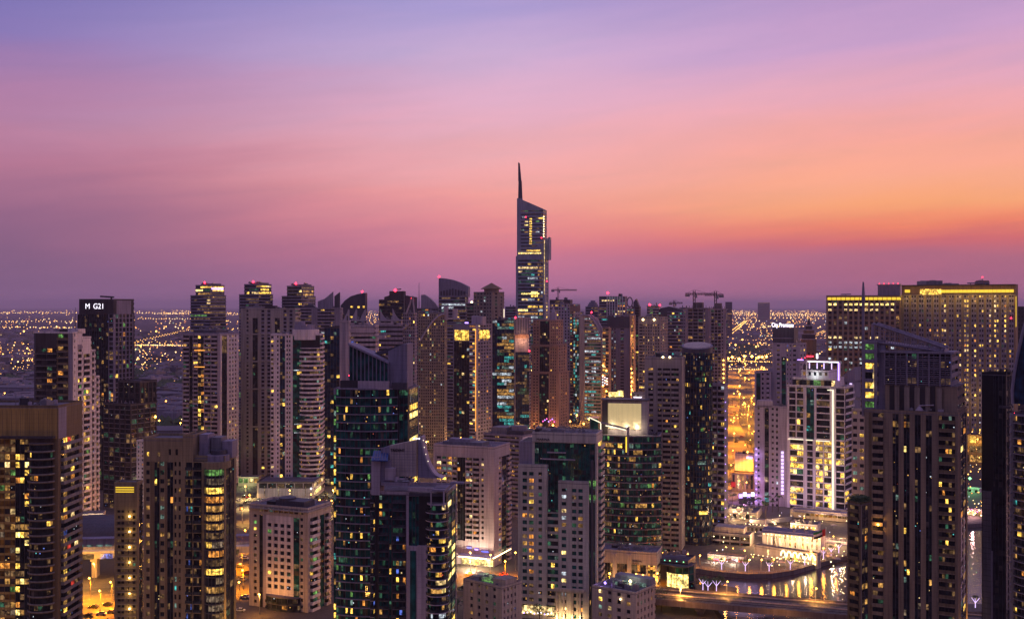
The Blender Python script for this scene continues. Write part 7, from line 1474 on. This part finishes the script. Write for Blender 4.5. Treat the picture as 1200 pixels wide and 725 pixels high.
# far lights: thousands of street lamps and lit yards over kilometres
far = MB(); cols = ['Far1']*6+['Far2']*4+['Far4']*3+['Far3']*1+['Far5']*1
def fl(px, py, s=.5, m=None):
    z_ = rng.uniform(6, 14); D_ = (HC-z_)*FX/(py-HY)
    far.octa((gx(px, D_), D_, z_), s*D_/FX, m or rng.choice(cols))
def span(x0, x1): return rng.uniform(x0, x1)
XR = [(-30, 285), (845, 975)]
for (y0_, y1_, nL, nR, s0, s1, mm) in ((363.5, 367.5, 230, 130, .35, .6, ['Far1', 'Far2']), (368, 374, 60, 90, .3, .55, None), (374, 381, 110, 110, .35, .65, None), (382, 385, 70, 60, .5, .9, ['Far1', 'Far2', 'Far4']), (385, 400, 60, 120, .3, .65, None), (401, 405, 80, 40, .5, .9, ['Far1', 'Far2', 'Far4']), (405, 432, 330, 120, .3, .75, None), (412, 424, 130, 10, .5, .95, ['Far1', 'Far2', 'Far4']), (432, 470, 60, 0, .3, .6, None), (470, 540, 30, 0, .4, .8, None)):
    cx_ = [span(-30, 285) for _ in range(7)]; cr_ = [span(850, 985) for _ in range(4)]
    for k in range(int(nL*.45)): fl(min(288, rng.choice(cx_)+rng.gauss(0, 9)), span(y0_, y1_), span(s0, s1), rng.choice(mm) if mm else None)
    for k in range(int(nR*.45)): fl(rng.choice(cr_)+rng.gauss(0, 7), span(y0_, y1_), span(s0, s1), rng.choice(mm) if mm else None)
    nL, nR = int(nL*.4), int(nR*.4)
    for k in range(nL): fl(span(-30, 285), span(y0_, y1_), span(s0, s1), rng.choice(mm) if mm else None)
    for k in range(nR): fl(span(845, 990), span(y0_, y1_), span(s0, s1), rng.choice(mm) if mm else None)
for py, x0_, x1_, n_ in ((366, -30, 290, 90), (367.5, 180, 285, 40), (376, -30, 100, 30), (383, -30, 90, 34), (404, 150, 230, 60), (373, 160, 240, 26), (367, 850, 975, 60), (372, 850, 990, 30), (369, 860, 990, 50), (423, 852, 905, 26), (432, 850, 900, 24)):
    for k in range(n_): fl(x0_+(x1_-x0_)*(k+.5)/n_+rng.gauss(0, .4), py+rng.gauss(0, .25)+(k/n_)*.8, span(.4, .7), rng.choice(('Far1', 'Far2')))
for px, py in ((32, 408), (165, 405.5), (197, 406), (1, 408), (183, 388), (28, 388), (855, 384), (870, 398), (886, 406), (862, 404)): fl(px, py, 1.3, 'Far1')
for (ax, ay, bx_, by_, n__) in ((-420, 1500, -1500, 9000, 90), (-900, 1900, -2300, 9000, 80), (-350, 2100, -3800, 5200, 70), (-2600, 2700, -300, 4300, 80), (420, 2500, 1900, 9000, 70), (560, 2500, 2900, 9500, 70), (500, 3600, 1400, 4300, 30)):
    for k in range(n__):
        f_ = (k/n__)**1.6; X_ = ax+(bx_-ax)*f_; Y_ = ay+(by_-ay)*f_; px = CX+FX*X_/Y_
        if px < 290 or px > 845:
            for o_ in (-9, 9): far.octa((X_+o_, Y_, 10), .45*Y_/FX, 'Far1')
for k in range(120): fl(span(428, 446), span(352, 380)+12, .4)
for k in range(60): fl(span(1132, 1152), span(488, 600), span(.4, .8))
o = far.build('distant_city_lights'); o['kind'] = 'stuff'; o['label'] = 'countless far amber lamps over the plain'
trees = MB()
for k in range(2600):
    px, py = rng.choice(((span(-20, 60), span(436, 462)), (span(150, 230), span(428, 470)), (span(850, 905), span(404, 421)), (span(180, 290), span(440, 560)), (span(-20, 290), span(390, 402))))
    D_ = gd(py); s_ = span(3, 7); trees.octa((gx(px, D_), D_, s_*.6), s_, 'leaf')
o = trees.build('distant_tree_cover'); o['kind'] = 'stuff'; o['label'] = 'dark tree cover in patches on the plain'
